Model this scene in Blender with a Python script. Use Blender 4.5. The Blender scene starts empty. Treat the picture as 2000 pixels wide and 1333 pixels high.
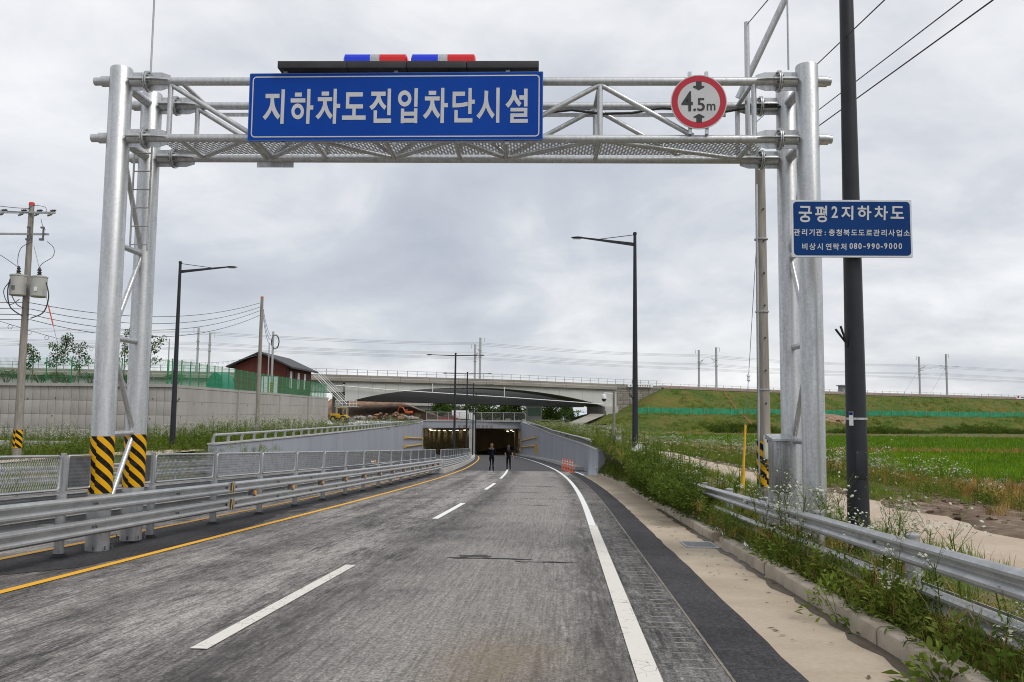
import bpy, bmesh, math, random
import numpy as np
from mathutils import Vector, Matrix
PI = math.pi
rnd = random.Random(7)
nrng = np.random.default_rng(11)
sc = bpy.context.scene
COL = sc.collection

# ------------------------------------------------------------------ camera
FPX, PITCH, ROLL, CAMZ = 1640.0, math.atan((806 - 666.5) / 1640.0), 0.011, 1.6
cam_d = bpy.data.cameras.new('camera')
cam_d.sensor_width = 36.0
cam_d.lens = 36.0 * FPX / 2000.0
cam_d.clip_start, cam_d.clip_end = 0.05, 6000
cam = bpy.data.objects.new('camera', cam_d)
COL.objects.link(cam)
CROT = (Matrix.Rotation(PI / 2 + PITCH, 3, 'X') @ Matrix.Rotation(ROLL, 3, 'Z'))
cam.matrix_world = Matrix.Translation((0, 0, CAMZ)) @ CROT.to_4x4()
sc.camera = cam

# ------------------------------------------------------------------ world, sun, exposure
SUN_EL, SUN_AZ = math.radians(52), math.radians(128)      # azimuth from +Y towards +X: behind the camera, to the right
world = bpy.data.worlds.new('World'); sc.world = world; world.use_nodes = True
wn, wl = world.node_tree.nodes, world.node_tree.links
wn.clear()
def wnode(t, **k):
    n = wn.new(t)
    for a, b in k.items(): setattr(n, a, b)
    return n
wo = wnode('ShaderNodeOutputWorld'); bg = wnode('ShaderNodeBackground'); wl.new(bg.outputs[0], wo.inputs[0])
sky = wnode('ShaderNodeTexSky', sky_type='NISHITA', sun_disc=False, sun_elevation=SUN_EL, sun_rotation=SUN_AZ)
tc = wnode('ShaderNodeTexCoord'); sep = wnode('ShaderNodeSeparateXYZ'); wl.new(tc.outputs['Generated'], sep.inputs[0])
def wmath(op, a, b=None, c=None):
    n = wnode('ShaderNodeMath', operation=op)
    for i, v in enumerate((a, b, c)):
        if v is None: continue
        if isinstance(v, (int, float)): n.inputs[i].default_value = v
        else: wl.new(v, n.inputs[i])
    return n.outputs[0]
zc = wmath('ADD', wmath('MAXIMUM', sep.outputs[2], 0.0), 0.30)      # a cloud layer overhead, compressed towards the horizon
cx, cy = wmath('DIVIDE', sep.outputs[0], zc), wmath('DIVIDE', sep.outputs[1], zc)
comb = wnode('ShaderNodeCombineXYZ'); wl.new(cx, comb.inputs[0]); wl.new(cy, comb.inputs[1]); comb.inputs[2].default_value = 3.7
def wnoise(scale, detail, rough, dist=0.0):
    n = wnode('ShaderNodeTexNoise'); n.inputs['Scale'].default_value = scale; n.inputs['Detail'].default_value = detail
    n.inputs['Roughness'].default_value = rough; n.inputs['Distortion'].default_value = dist
    wl.new(comb.outputs[0], n.inputs['Vector']); return n.outputs['Fac']
n1, n2 = wnoise(1.25, 6, 0.52, 0.5), wnoise(4.2, 6, 0.58, 0.35)
fac = wmath('ADD', wmath('MULTIPLY', n1, 0.74), wmath('MULTIPLY', n2, 0.26))
ramp = wnode('ShaderNodeValToRGB'); wl.new(fac, ramp.inputs[0])
cr = ramp.color_ramp
cr.elements[0].position, cr.elements[0].color = 0.27, (0.36, 0.385, 0.44, 1)
cr.elements[1].position, cr.elements[1].color = 0.63, (0.71, 0.715, 0.73, 1)
e = cr.elements.new(0.44); e.color = (0.465, 0.487, 0.53, 1)
e = cr.elements.new(0.53); e.color = (0.585, 0.597, 0.62, 1)
skyk = wnode('ShaderNodeVectorMath', operation='SCALE'); wl.new(sky.outputs[0], skyk.inputs[0]); skyk.inputs['Scale'].default_value = 0.12
mx = wnode('ShaderNodeMix', data_type='RGBA'); mx.inputs[0].default_value = 0.93
wl.new(skyk.outputs[0], mx.inputs[6]); wl.new(ramp.outputs[0], mx.inputs[7])
wl.new(mx.outputs[2], bg.inputs[0]); bg.inputs[1].default_value = 1.0
sun_d = bpy.data.lights.new('sun', 'SUN'); sun_d.energy = 1.5; sun_d.angle = math.radians(24); sun_d.color = (1.0, 0.965, 0.91)
sun = bpy.data.objects.new('sun', sun_d); COL.objects.link(sun)
sdir = Vector((math.sin(SUN_AZ) * math.cos(SUN_EL), math.cos(SUN_AZ) * math.cos(SUN_EL), math.sin(SUN_EL)))
sun.rotation_euler = sdir.to_track_quat('Z', 'Y').to_euler(); sun.location = sdir * 60
sc.view_settings.view_transform = 'Standard'; sc.view_settings.look = 'None'
sc.view_settings.exposure = 0.44; sc.view_settings.gamma = 1.0; sc.view_settings.use_curve_mapping = False
sc.render.engine = 'CYCLES'; sc.cycles.use_denoising = True
sc.cycles.filter_width = 1.05; sc.cycles.max_bounces = 6; sc.cycles.diffuse_bounces = 3; sc.cycles.glossy_bounces = 3; sc.cycles.transparent_max_bounces = 12

# ------------------------------------------------------------------ pixels to directions (depth always comes from a surface or a known size)
def ray(px, py):
    return CROT @ Vector(((px - 1000) / FPX, -(py - 666.5) / FPX, -1.0))
def atY(px, py, Y):
    d = ray(px, py); return Vector((0, 0, CAMZ)) + d * (Y / d.y)
def onz(px, py, z):
    d = ray(px, py); return Vector((0, 0, CAMZ)) + d * ((z - CAMZ) / d.z)

# ------------------------------------------------------------------ the road's line and profile: s along, u to the right of the median, metres
SLOPE = 0.041
def _curv(s):
    if s < 22: return 0.0
    if s < 70: return -0.0015
    if s < 176: return -0.00052
    if s < 186: return -0.00052 + (s - 176) / 10 * 0.0065
    if s < 330: return 0.006
    return 0.0
_S = np.arange(-40, 420.5, 0.5)
_X, _Y, _H = [], [], []
x0, y0, h0 = -7.42 - 0.0628 * 40, -40.0, math.atan(0.0628)
for _s in _S:
    _X.append(x0); _Y.append(y0); _H.append(h0)
    h0 += _curv(_s) * 0.5; x0 += math.sin(h0) * 0.5; y0 += math.cos(h0) * 0.5
_X, _Y, _H = map(np.array, (_X, _Y, _H))
def zprof(s):
    if s < 0: return -SLOPE * s * 0.5
    if s < 160: return -SLOPE * s
    if s < 250: return -SLOPE * 160 - SLOPE * (s - 160) + SLOPE * (s - 160) ** 2 / 180.0
    return -SLOPE * 160 - SLOPE * 45
def RP(s, u, dz=0.0):
    h = float(np.interp(s, _S, _H))
    return Vector((float(np.interp(s, _S, _X)) + u * math.cos(h), float(np.interp(s, _S, _Y)) - u * math.sin(h), zprof(s) + dz))
def RM(s, u, dz=0.0):
    """frame on the road: x right, y along, z up"""
    p = RP(s, u, dz); q = RP(s + 0.5, u, dz) - RP(s - 0.5, u, dz); f = q.normalized()
    r = f.cross(Vector((0, 0, 1))).normalized(); up = r.cross(f)
    return Matrix(((r.x, f.x, up.x, p.x), (r.y, f.y, up.y, p.y), (r.z, f.z, up.z, p.z), (0, 0, 0, 1)))
def edgeX(Y, u):
    s = float(np.interp(Y, _Y, _S))
    for _ in range(3):
        s += Y - RP(s, u).y
    return RP(s, u).x, s

# ------------------------------------------------------------------ mesh building
class MB:
    def __init__(self): self.v, self.f, self.m, self.uv = [], [], [], None
    def add(self, vs, fs, mi=0):
        b = len(self.v); self.v += [tuple(p) for p in vs]
        for f in fs: self.f.append(tuple(i + b for i in f)); self.m.append(mi)
        return b
    def box(self, c, s, R=None, mi=0, taper=1.0):
        hx, hy, hz = s[0] / 2, s[1] / 2, s[2] / 2
        vs = []
        for z in (-hz, hz):
            k = taper if z > 0 else 1.0
            vs += [Vector((-hx * k, -hy * k, z)), Vector((hx * k, -hy * k, z)), Vector((hx * k, hy * k, z)), Vector((-hx * k, hy * k, z))]
        if R is not None: vs = [R @ p for p in vs]
        self.add([p + Vector(c) for p in vs], [(3, 2, 1, 0), (4, 5, 6, 7), (0, 1, 5, 4), (1, 2, 6, 5), (2, 3, 7, 6), (3, 0, 4, 7)], mi)
        return self
    def bbox(self, c, s, b=0.01, R=None, mi=0):
        """box with chamfered edges"""
        bm = bmesh.new(); bmesh.ops.create_cube(bm, size=1.0)
        for v in bm.verts: v.co = Vector((v.co.x * s[0], v.co.y * s[1], v.co.z * s[2]))
        bmesh.ops.bevel(bm, geom=bm.edges[:], offset=b, segments=2, affect='EDGES', profile=0.6)
        self.bm(bm, Matrix.Translation(c) @ (R.to_4x4() if R is not None else Matrix()), mi); return self
    def bm(self, bm, M=None, mi=0):
        bm.verts.index_update()
        vs = [(M @ v.co if M is not None else v.co.copy()) for v in bm.verts]
        self.add(vs, [[v.index for v in f.verts] for f in bm.faces], mi); bm.free(); return self
    def tube(self, a, b, r0, r1=None, n=12, caps=True, mi=0):
        a, b = Vector(a), Vector(b); r1 = r0 if r1 is None else r1
        d = (b - a).normalized(); t = Vector((0, 0, 1)) if abs(d.z) < 0.9 else Vector((1, 0, 0))
        p = d.cross(t).normalized(); q = d.cross(p)
        vs = []
        for c, r in ((a, r0), (b, r1)):
            for i in range(n):
                w = 2 * PI * i / n; vs.append(c + p * (math.cos(w) * r) + q * (math.sin(w) * r))
        fs = [(i, (i + 1) % n, n + (i + 1) % n, n + i) for i in range(n)]
        if caps: fs += [tuple(range(n - 1, -1, -1)), tuple(range(n, 2 * n))]
        self.add(vs, fs, mi); return self
    def path(self, pts, r, n=8, mi=0, caps=True):
        pts = [Vector(p) for p in pts]; k = len(pts)
        rs = r if isinstance(r, (list, tuple)) else [r] * k
        d0 = (pts[1] - pts[0]).normalized(); t = Vector((0, 0, 1)) if abs(d0.z) < 0.9 else Vector((1, 0, 0))
        p = d0.cross(t).normalized(); vs = []
        for i in range(k):
            d = (pts[min(i + 1, k - 1)] - pts[max(i - 1, 0)]).normalized()
            p = (p - d * p.dot(d)).normalized(); q = d.cross(p)
            for j in range(n):
                w = 2 * PI * j / n; vs.append(pts[i] + p * (math.cos(w) * rs[i]) + q * (math.sin(w) * rs[i]))
        fs = [(i * n + j, i * n + (j + 1) % n, (i + 1) * n + (j + 1) % n, (i + 1) * n + j) for i in range(k - 1) for j in range(n)]
        if caps: fs += [tuple(range(n - 1, -1, -1)), tuple(range((k - 1) * n, k * n))]
        self.add(vs, fs, mi); return self
    def lathe(self, prof, c=(0, 0, 0), n=16, mi=0, M=None):
        vs, k = [], len(prof)
        for r, z in prof:
            for j in range(n):
                w = 2 * PI * j / n; p = Vector((r * math.cos(w), r * math.sin(w), z)); vs.append((M @ p if M is not None else p) + Vector(c))
        fs = [(i * n + j, i * n + (j + 1) % n, (i + 1) * n + (j + 1) % n, (i + 1) * n + j) for i in range(k - 1) for j in range(n)]
        fs += [tuple(range(n - 1, -1, -1)), tuple(range((k - 1) * n, k * n))]
        self.add(vs, fs, mi); return self
    def prism(self, poly, off, M=None, mi=0):
        """flat polygon (3D points) pushed along a vector"""
        o = Vector(off); n = len(poly); P = [Vector(p) for p in poly]; vs = P + [p + o for p in P]
        if M is not None: vs = [M @ p for p in vs]
        self.add(vs, [tuple(range(n - 1, -1, -1)), tuple(range(n, 2 * n))] + [(i, (i + 1) % n, n + (i + 1) % n, n + i) for i in range(n)], mi); return self
    def sweep(self, prof, frames, closed=True, mi=0, caps=True):
        """prof: (x, z) points; frames: 4x4 matrices with x right, z up"""
        n, k = len(prof), len(frames); vs = []
        for M in frames: vs += [M @ Vector((a, 0, b)) for a, b in prof]
        m = n if closed else n - 1
        fs = [(i * n + j, i * n + (j + 1) % n, (i + 1) * n + (j + 1) % n, (i + 1) * n + j) for i in range(k - 1) for j in range(m)]
        if caps and closed: fs += [tuple(range(n - 1, -1, -1)), tuple(range((k - 1) * n, k * n))]
        self.add(vs, fs, mi); return self
    def mesh(self, name, mats, smooth=35, origin=None, fixn=True):
        me = bpy.data.meshes.new(name)
        o = Vector(origin) if origin is not None else None
        me.from_pydata([tuple(Vector(p) - o) for p in self.v] if o is not None else self.v, [], self.f)
        if not isinstance(mats, (list, tuple)): mats = [mats]
        for m in mats: me.materials.append(m)
        if len(mats) > 1: me.polygons.foreach_set('material_index', self.m)
        if fixn:
            b = bmesh.new(); b.from_mesh(me); bmesh.ops.recalc_face_normals(b, faces=b.faces[:]); b.to_mesh(me); b.free()
        if smooth:
            me.polygons.foreach_set('use_smooth', [True] * len(me.polygons)); me.set_sharp_from_angle(angle=math.radians(smooth))
        me.update(); return me
    def build(self, name, mats, parent=None, smooth=35, fixn=True, **tags):
        """world (or parent-local when the parent carries a rotation) coordinates in; the parent's location is taken off"""
        org = parent.location if parent is not None and not parent.get('_local') else None
        return put(self.mesh(name, mats, smooth, org, fixn), name, parent, **tags)
def put(me, name, parent=None, M=None, **tags):
    o = bpy.data.objects.new(name, me); COL.objects.link(o)
    if M is not None:
        if parent is not None and not parent.get('_local'): M = Matrix.Translation(-parent.location) @ M
        o.matrix_basis = M
    if parent is not None: o.parent = parent
    for k, v in tags.items():
        if v is not None: o[k] = v
    return o
def thing(name, label, category, loc=(0, 0, 0), group=None, M=None, kind=None):
    o = bpy.data.objects.new(name, None); COL.objects.link(o); o.empty_display_size = 0.2
    if M is not None: o.matrix_basis = M; o['_local'] = 1
    else: o.location = Vector(loc)
    if label: o['label'] = label
    if category: o['category'] = category
    if group: o['group'] = group
    if kind: o['kind'] = kind
    return o
def copy_tree(src, M, label=None, group=None):
    def rec(o, par):
        c = o.copy(); COL.objects.link(c); c.parent = par
        for ch in list(o.children): rec(ch, c)
        return c
    r = rec(src, None); r.matrix_basis = M
    if label: r['label'] = label
    if group: r['group'] = group
    return r
def np_mesh(name, V, Fq, mats, mi=None, attr=None, uv=None, smooth=False):
    """fast quad mesh from arrays; attr: {name: per-vertex floats}"""
    me = bpy.data.meshes.new(name); V = np.asarray(V, np.float32); Fq = np.asarray(Fq, np.int32)
    me.vertices.add(len(V)); me.vertices.foreach_set('co', V.ravel())
    me.loops.add(Fq.size); me.loops.foreach_set('vertex_index', Fq.ravel())
    me.polygons.add(len(Fq)); me.polygons.foreach_set('loop_start', np.arange(0, Fq.size, Fq.shape[1], dtype=np.int32))
    for m in (mats if isinstance(mats, (list, tuple)) else [mats]): me.materials.append(m)
    if mi is not None: me.polygons.foreach_set('material_index', np.asarray(mi, np.int32))
    if smooth: me.polygons.foreach_set('use_smooth', np.ones(len(Fq), bool))
    for k, a in (attr or {}).items():
        at = me.attributes.new(k, 'FLOAT', 'POINT'); at.data.foreach_set('value', np.asarray(a, np.float32))
    if uv is not None:
        ul = me.uv_layers.new(name='UVMap'); ul.data.foreach_set('uv', np.asarray(uv, np.float32)[Fq.ravel()].ravel())
    me.update(calc_edges=True); me.validate(); return me

# ------------------------------------------------------------------ materials
class NT:
    def __init__(self, name):
        self.m = bpy.data.materials.new(name); self.m.use_nodes = True
        self.t = self.m.node_tree; self.n, self.l = self.t.nodes, self.t.links
        self.b = self.n['Principled BSDF']; self.out = self.n['Material Output']
    def new(self, t, **k):
        n = self.n.new(t)
        for a, v in k.items(): setattr(n, a, v)
        return n
    def con(self, v, s):
        if isinstance(v, (int, float)): s.default_value = v
        elif isinstance(v, (tuple, list)): s.default_value = tuple(v) + ((1,) if len(v) == 3 and len(s.default_value) == 4 else ())
        else: self.l.new(v, s)
    def math(self, op, a, b=None, c=None, clamp=False):
        n = self.new('ShaderNodeMath', operation=op, use_clamp=clamp)
        for i, v in enumerate((a, b, c)):
            if v is not None: self.con(v, n.inputs[i])
        return n.outputs[0]
    def coord(self, kind='Object', scale=(1, 1, 1), rot=(0, 0, 0), loc=(0, 0, 0)):
        t = self.new('ShaderNodeTexCoord'); m = self.new('ShaderNodeMapping'); self.l.new(t.outputs[kind], m.inputs[0])
        m.inputs['Scale'].default_value = scale; m.inputs['Rotation'].default_value = rot; m.inputs['Location'].default_value = loc
        return m.outputs[0]
    def world(self, scale=(1, 1, 1)):
        g = self.new('ShaderNodeNewGeometry'); m = self.new('ShaderNodeMapping'); self.l.new(g.outputs['Position'], m.inputs[0])
        m.inputs['Scale'].default_value = scale; return m.outputs[0]
    def noise(self, vec, scale, detail=4, rough=0.55, dist=0.0, out='Fac'):
        n = self.new('ShaderNodeTexNoise'); self.l.new(vec, n.inputs['Vector'])
        n.inputs['Scale'].default_value = scale; n.inputs['Detail'].default_value = detail; n.inputs['Roughness'].default_value = rough; n.inputs['Distortion'].default_value = dist
        return n.outputs[out]
    def voro(self, vec, scale, feature='F1', out='Distance'):
        n = self.new('ShaderNodeTexVoronoi', feature=feature); self.l.new(vec, n.inputs['Vector']); n.inputs['Scale'].default_value = scale
        return n.outputs[out]
    def ramp(self, fac, stops, interp='LINEAR'):
        r = self.new('ShaderNodeValToRGB'); self.l.new(fac, r.inputs[0]); c = r.color_ramp; c.interpolation = interp
        while len(c.elements) < len(stops): c.elements.new(0.5)
        for e, (p, col) in zip(c.elements, stops):
            e.position = p; e.color = (tuple(col) + (1,)) if not isinstance(col, (int, float)) else (col, col, col, 1)
        return r.outputs[0]
    def mix(self, f, a, b, mode='MIX'):
        n = self.new('ShaderNodeMix', data_type='RGBA', blend_type=mode)
        self.con(f, n.inputs[0]); self.con(a, n.inputs[6]); self.con(b, n.inputs[7]); return n.outputs[2]
    def rng(self, v, a, b, c, d):
        n = self.new('ShaderNodeMapRange'); self.l.new(v, n.inputs[0])
        for i, x in enumerate((a, b, c, d)): n.inputs[1 + i].default_value = x
        return n.outputs[0]
    def attr(self, name):
        n = self.new('ShaderNodeAttribute', attribute_name=name); return n.outputs['Fac']
    def bump(self, h, strength=0.3, dist=0.01):
        b = self.new('ShaderNodeBump'); b.inputs['Strength'].default_value = strength; b.inputs['Distance'].default_value = dist
        self.l.new(h, b.inputs['Height']); self.l.new(b.outputs[0], self.b.inputs['Normal'])
    def fin(self, color=None, rough=0.7, metal=0.0, spec=None):
        if color is not None: self.con(color, self.b.inputs['Base Color'])
        self.con(rough, self.b.inputs['Roughness']); self.con(metal, self.b.inputs['Metallic'])
        if spec is not None: self.b.inputs['Specular IOR Level'].default_value = spec
        return self.m
def mixed(name, c1, c2, scale=4.0, rough=0.7, metal=0.0, detail=5, bump=0.0, bscale=None, stretch=(1, 1, 1), lo=0.35, hi=0.65, world=True, spec=None, bdist=0.01):
    t = NT(name); v = t.world(stretch) if world else t.coord('Object', stretch)
    n = t.noise(v, scale, detail, 0.6); col = t.ramp(n, [(lo, c1), (hi, c2)])
    if bump: t.bump(t.noise(v, bscale or scale * 6, 4, 0.65), bump, bdist)
    return t.fin(col, rough, metal, spec)
def galv(name, lo=0.42, hi=0.62, rough=0.42, streak=(9, 9, 0.7), metal=0.8):
    t = NT(name); v = t.coord('Object', streak); w = t.coord('Object')
    n = t.noise(v, 1.6, 5, 0.6); sp = t.voro(w, 34, out='Color'); bw = t.new('ShaderNodeRGBToBW'); t.l.new(sp, bw.inputs[0])
    f = t.math('ADD', t.math('MULTIPLY', n, 0.8), t.math('MULTIPLY', bw.outputs[0], 0.2))
    d = t.noise(w, 2.2, 6, 0.7)
    col = t.ramp(f, [(0.3, (lo, lo * 1.015, lo * 1.02)), (0.7, (hi, hi * 1.02, hi * 1.03))])
    col = t.mix(t.math('MULTIPLY', t.ramp(d, [(0.58, 0.0), (0.75, 1.0)]), 0.35), col, (0.26, 0.255, 0.25))
    t.bump(n, 0.05, 0.004)
    return t.fin(col, t.rng(f, 0.3, 0.7, rough + 0.12, rough - 0.08), metal)
def stripes(name, ca, cb, pitch, slope=1.0, rough=0.45, duty=0.5):
    """diagonal warning stripes in UV metres"""
    t = NT(name); u = t.new('ShaderNodeUVMap'); s = t.new('ShaderNodeSeparateXYZ'); t.l.new(u.outputs[0], s.inputs[0])
    k = t.math('ADD', t.math('MULTIPLY', s.outputs[0], slope), s.outputs[1])
    f = t.math('GREATER_THAN', t.math('FRACT', t.math('DIVIDE', k, pitch)), duty)
    w = t.noise(t.world(), 9, 5, 0.7)
    col = t.mix(f, ca, cb); col = t.mix(t.math('MULTIPLY', t.ramp(w, [(0.5, 0.0), (0.8, 1.0)]), 0.25), col, (0.2, 0.18, 0.15))
    return t.fin(col, rough, 0, 0.15)
def leafmat(name, cols, rough=0.55, trans=0.25):
    """foliage: tint attribute picks the colour of each plant"""
    t = NT(name); a = t.attr('tint'); n = t.noise(t.world(), 3.0, 3, 0.6)
    f = t.math('ADD', t.math('MULTIPLY', a, 0.75), t.math('MULTIPLY', n, 0.25))
    k = len(cols); col = t.ramp(f, [(0.1 + 0.8 * i / (k - 1), c) for i, c in enumerate(cols)])
    t.con(col, t.b.inputs['Base Color']); t.b.inputs['Roughness'].default_value = rough; t.b.inputs['Specular IOR Level'].default_value = 0.1
    tr = t.new('ShaderNodeBsdfTranslucent'); t.l.new(t.mix(0.3, col, (0.3, 0.34, 0.06)), tr.inputs[0])
    ms = t.new('ShaderNodeMixShader'); ms.inputs[0].default_value = trans
    t.l.new(t.b.outputs[0], ms.inputs[1]); t.l.new(tr.outputs[0], ms.inputs[2]); t.l.new(ms.outputs[0], t.out.inputs[0])
    return t.m

M_galv = galv('galvanised_steel'); M_galv_dull = galv('weathered_galvanised_steel', 0.34, 0.5, 0.5, metal=0.65)
M_galv_rail = galv('guardrail_steel', 0.4, 0.56, 0.42, streak=(2, 2, 2), metal=0.75)
M_steel = galv('brushed_stainless_steel', 0.36, 0.6, 0.3, streak=(14, 14, 0.4), metal=0.9)
M_boxsteel = galv('box_steel', 0.2, 0.4, 0.34, streak=(14, 14, 0.4), metal=0.9)
M_dark = mixed('charcoal_pole_paint', (0.016, 0.017, 0.021), (0.023, 0.024, 0.029), 3, 0.45, spec=0.35)
M_black = mixed('black_housing', (0.018, 0.018, 0.02), (0.03, 0.03, 0.032), 4, 0.6)
M_rubber = mixed('black_rubber', (0.015, 0.015, 0.015), (0.03, 0.03, 0.03), 8, 0.7)
M_bolt = mixed('dark_bolt_steel', (0.1, 0.1, 0.1), (0.2, 0.2, 0.2), 20, 0.5, 0.6)
M_white = mixed('white_paint', (0.7, 0.71, 0.72), (0.8, 0.81, 0.82), 3, 0.5)
M_cable = mixed('cable_black', (0.02, 0.02, 0.02), (0.035, 0.035, 0.035), 6, 0.6)
M_wire = mixed('wire_grey', (0.16, 0.165, 0.17), (0.24, 0.245, 0.25), 6, 0.6)
M_letter = mixed('reflective_white_sheeting', (0.5, 0.5, 0.505), (0.56, 0.56, 0.565), 2, 0.5, spec=0.2)
M_blue = mixed('blue_sign_sheeting', (0.0005, 0.043, 0.29), (0.001, 0.052, 0.33), 1.2, 0.5, lo=0.3, hi=0.7, spec=0.15)
M_blue2 = mixed('deep_blue_sign_sheeting', (0.0005, 0.032, 0.145), (0.001, 0.04, 0.17), 1.5, 0.5, spec=0.15)
M_orange = mixed('orange_plastic', (0.62, 0.085, 0.02), (0.72, 0.12, 0.03), 6, 0.45)
M_amber = mixed('amber_reflector', (0.72, 0.27, 0.015), (0.82, 0.33, 0.03), 30, 0.3)
M_yellow = mixed('yellow_paint', (0.62, 0.36, 0.015), (0.72, 0.43, 0.03), 5, 0.45)
M_stripe = stripes('warning_stripes', (0.72, 0.37, 0.004), (0.008, 0.0075, 0.007), 0.2, 0.9)
M_stripe_r = stripes('warning_stripes_pole', (0.72, 0.37, 0.004), (0.008, 0.0075, 0.007), 0.3, 0.8)
M_pole = mixed('concrete_pole', (0.2, 0.18, 0.155), (0.31, 0.285, 0.25), 2.2, 0.85, stretch=(5, 5, 0.5), bump=0.3, bscale=30)
# ================================================================== the setting: road, ground, walls
UL, UK, UR = -9.2, 10.05, 9.12           # left wall face, kerb and right wall face, edge of the asphalt
S_WL, S_WR, S_PT = 41.0, 50.5, 166.0     # where the trough walls start and the portal stands

def asphalt(name, dark, light, streak=1.0, stain=True, patch=1.0):
    t = NT(name); uvn = t.new('ShaderNodeUVMap'); sp = t.new('ShaderNodeSeparateXYZ'); t.l.new(uvn.outputs[0], sp.inputs[0])
    def vec(a, b):
        c = t.new('ShaderNodeCombineXYZ'); t.l.new(t.math('MULTIPLY', sp.outputs[0], a), c.inputs[0]); t.l.new(t.math('MULTIPLY', sp.outputs[1], b), c.inputs[1]); return c.outputs[0]
    iso = vec(1, 1)
    agg = t.voro(iso, 52, out='Color'); bw = t.new('ShaderNodeRGBToBW'); t.l.new(agg, bw.inputs[0])
    fine = t.noise(iso, 38, 4, 0.8)
    tine = t.noise(vec(1, 0.03), 26, 3, 0.7)                       # lengthwise tining
    band = t.noise(vec(1, 0.045), 1.35, 5, 0.62)                     # worn and tarry lengthwise bands
    bandf = t.noise(vec(1, 0.16), 5.5, 5, 0.68)
    blot = t.noise(iso, 0.55, 6, 0.65, 0.6)
    brk = t.noise(vec(1, 0.12), 22, 4, 0.75)
    f = t.math('ADD', t.math('MULTIPLY', band, 0.40 * streak), t.math('MULTIPLY', bandf, 0.30 * streak))
    f = t.math('ADD', f, t.math('MULTIPLY', blot, 0.30))
    f = t.math('ADD', f, t.math('MULTIPLY', t.math('SUBTRACT', brk, 0.5), 0.42 * streak))
    lo, hi = (0.40, 0.57) if streak > 0.5 else (0.15, 0.3)
    col = t.ramp(f, [(lo, dark), ((lo + hi) / 2, tuple((a + b) / 2 * 0.95 for a, b in zip(dark, light))), (hi, light)])
    g = t.math('ADD', t.math('MULTIPLY', bw.outputs[0], 0.5), t.math('MULTIPLY', fine, 0.5))
    col = t.mix(0.85, col, t.ramp(g, [(0.25, 0.42), (0.5, 0.98), (0.75, 1.7)]), 'MULTIPLY')
    col = t.mix(0.6 * streak, col, t.ramp(tine, [(0.36, 0.5), (0.52, 1.05), (0.65, 1.2)]), 'MULTIPLY')
    if not stain: col = t.mix(0.7, col, t.ramp(t.noise(iso, 15, 5, 0.75), [(0.32, 0.45), (0.5, 0.95), (0.68, 1.7)]), 'MULTIPLY')
    if stain:
        calm = t.math('DIVIDE', t.math('SUBTRACT', sp.outputs[0], 6.45), 1.15); calm = t.math('POWER', 2.718, t.math('MULTIPLY', t.math('POWER', t.math('ABSOLUTE', calm), 4.0), -1.0))
        base = t.mix(0.85, tuple(c * 0.72 for c in light), t.ramp(g, [(0.25, 0.45), (0.5, 0.98), (0.75, 1.6)]), 'MULTIPLY'); base = t.mix(0.7, base, t.ramp(tine, [(0.36, 0.62), (0.52, 1.03), (0.65, 1.15)]), 'MULTIPLY')
        col = t.mix(t.math('MULTIPLY', calm, t.rng(blot, 0.3, 0.55, 0.45, 0.85)), col, base)
        # fresh tar beside the lane line and along the edge line; a rusty brown spill near the edge line
        def gauss(u0, w):
            d = t.math('DIVIDE', t.math('SUBTRACT', sp.outputs[0], u0), w); return t.math('POWER', 2.718, t.math('MULTIPLY', t.math('MULTIPLY', d, d), -1.0))
        tar = t.math('ADD', t.math('MULTIPLY', gauss(4.95, 0.42), 0.85), t.math('ADD', t.math('MULTIPLY', gauss(7.75, 0.22), 0.8), t.math('ADD', t.math('MULTIPLY', gauss(2.9, 0.3), 0.45), t.math('MULTIPLY', gauss(1.0, 0.6), 0.9))))
        tar = t.math('MULTIPLY', tar, t.rng(bandf, 0.36, 0.62, 0.1, 1.15), clamp=True)
        col = t.mix(tar, col, tuple(c * 0.72 for c in dark))
        ds = t.math('DIVIDE', t.math('SUBTRACT', sp.outputs[1], 6.4), 1.7); du = t.math('DIVIDE', t.math('SUBTRACT', sp.outputs[0], 7.0), 0.55)
        g2 = t.math('POWER', 2.718, t.math('MULTIPLY', t.math('ADD', t.math('MULTIPLY', ds, ds), t.math('MULTIPLY', du, du)), -1.0))
        col = t.mix(t.math('MULTIPLY', g2, t.rng(blot, 0.35, 0.65, 0.15, 0.75), clamp=True), col, (0.17, 0.115, 0.05))
    h = t.math('ADD', t.math('MULTIPLY', g, 0.7), t.math('MULTIPLY', tine, 0.6 * streak))
    t.bump(h, 0.55, 0.006)
    return t.fin(col, 0.86, 0, 0.3)
M_asph = asphalt('worn_asphalt', (0.06, 0.057, 0.056), (0.325, 0.302, 0.28))
M_asph_new = asphalt('new_asphalt', (0.05, 0.049, 0.052), (0.072, 0.07, 0.073), 0.25, False)
M_asph_tun = asphalt('tunnel_asphalt', (0.04, 0.034, 0.028), (0.07, 0.06, 0.048), 0.4, False)
M_tar = asphalt('fresh_edge_asphalt', (0.014, 0.0135, 0.015), (0.05, 0.048, 0.05), 0.3, False)

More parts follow.
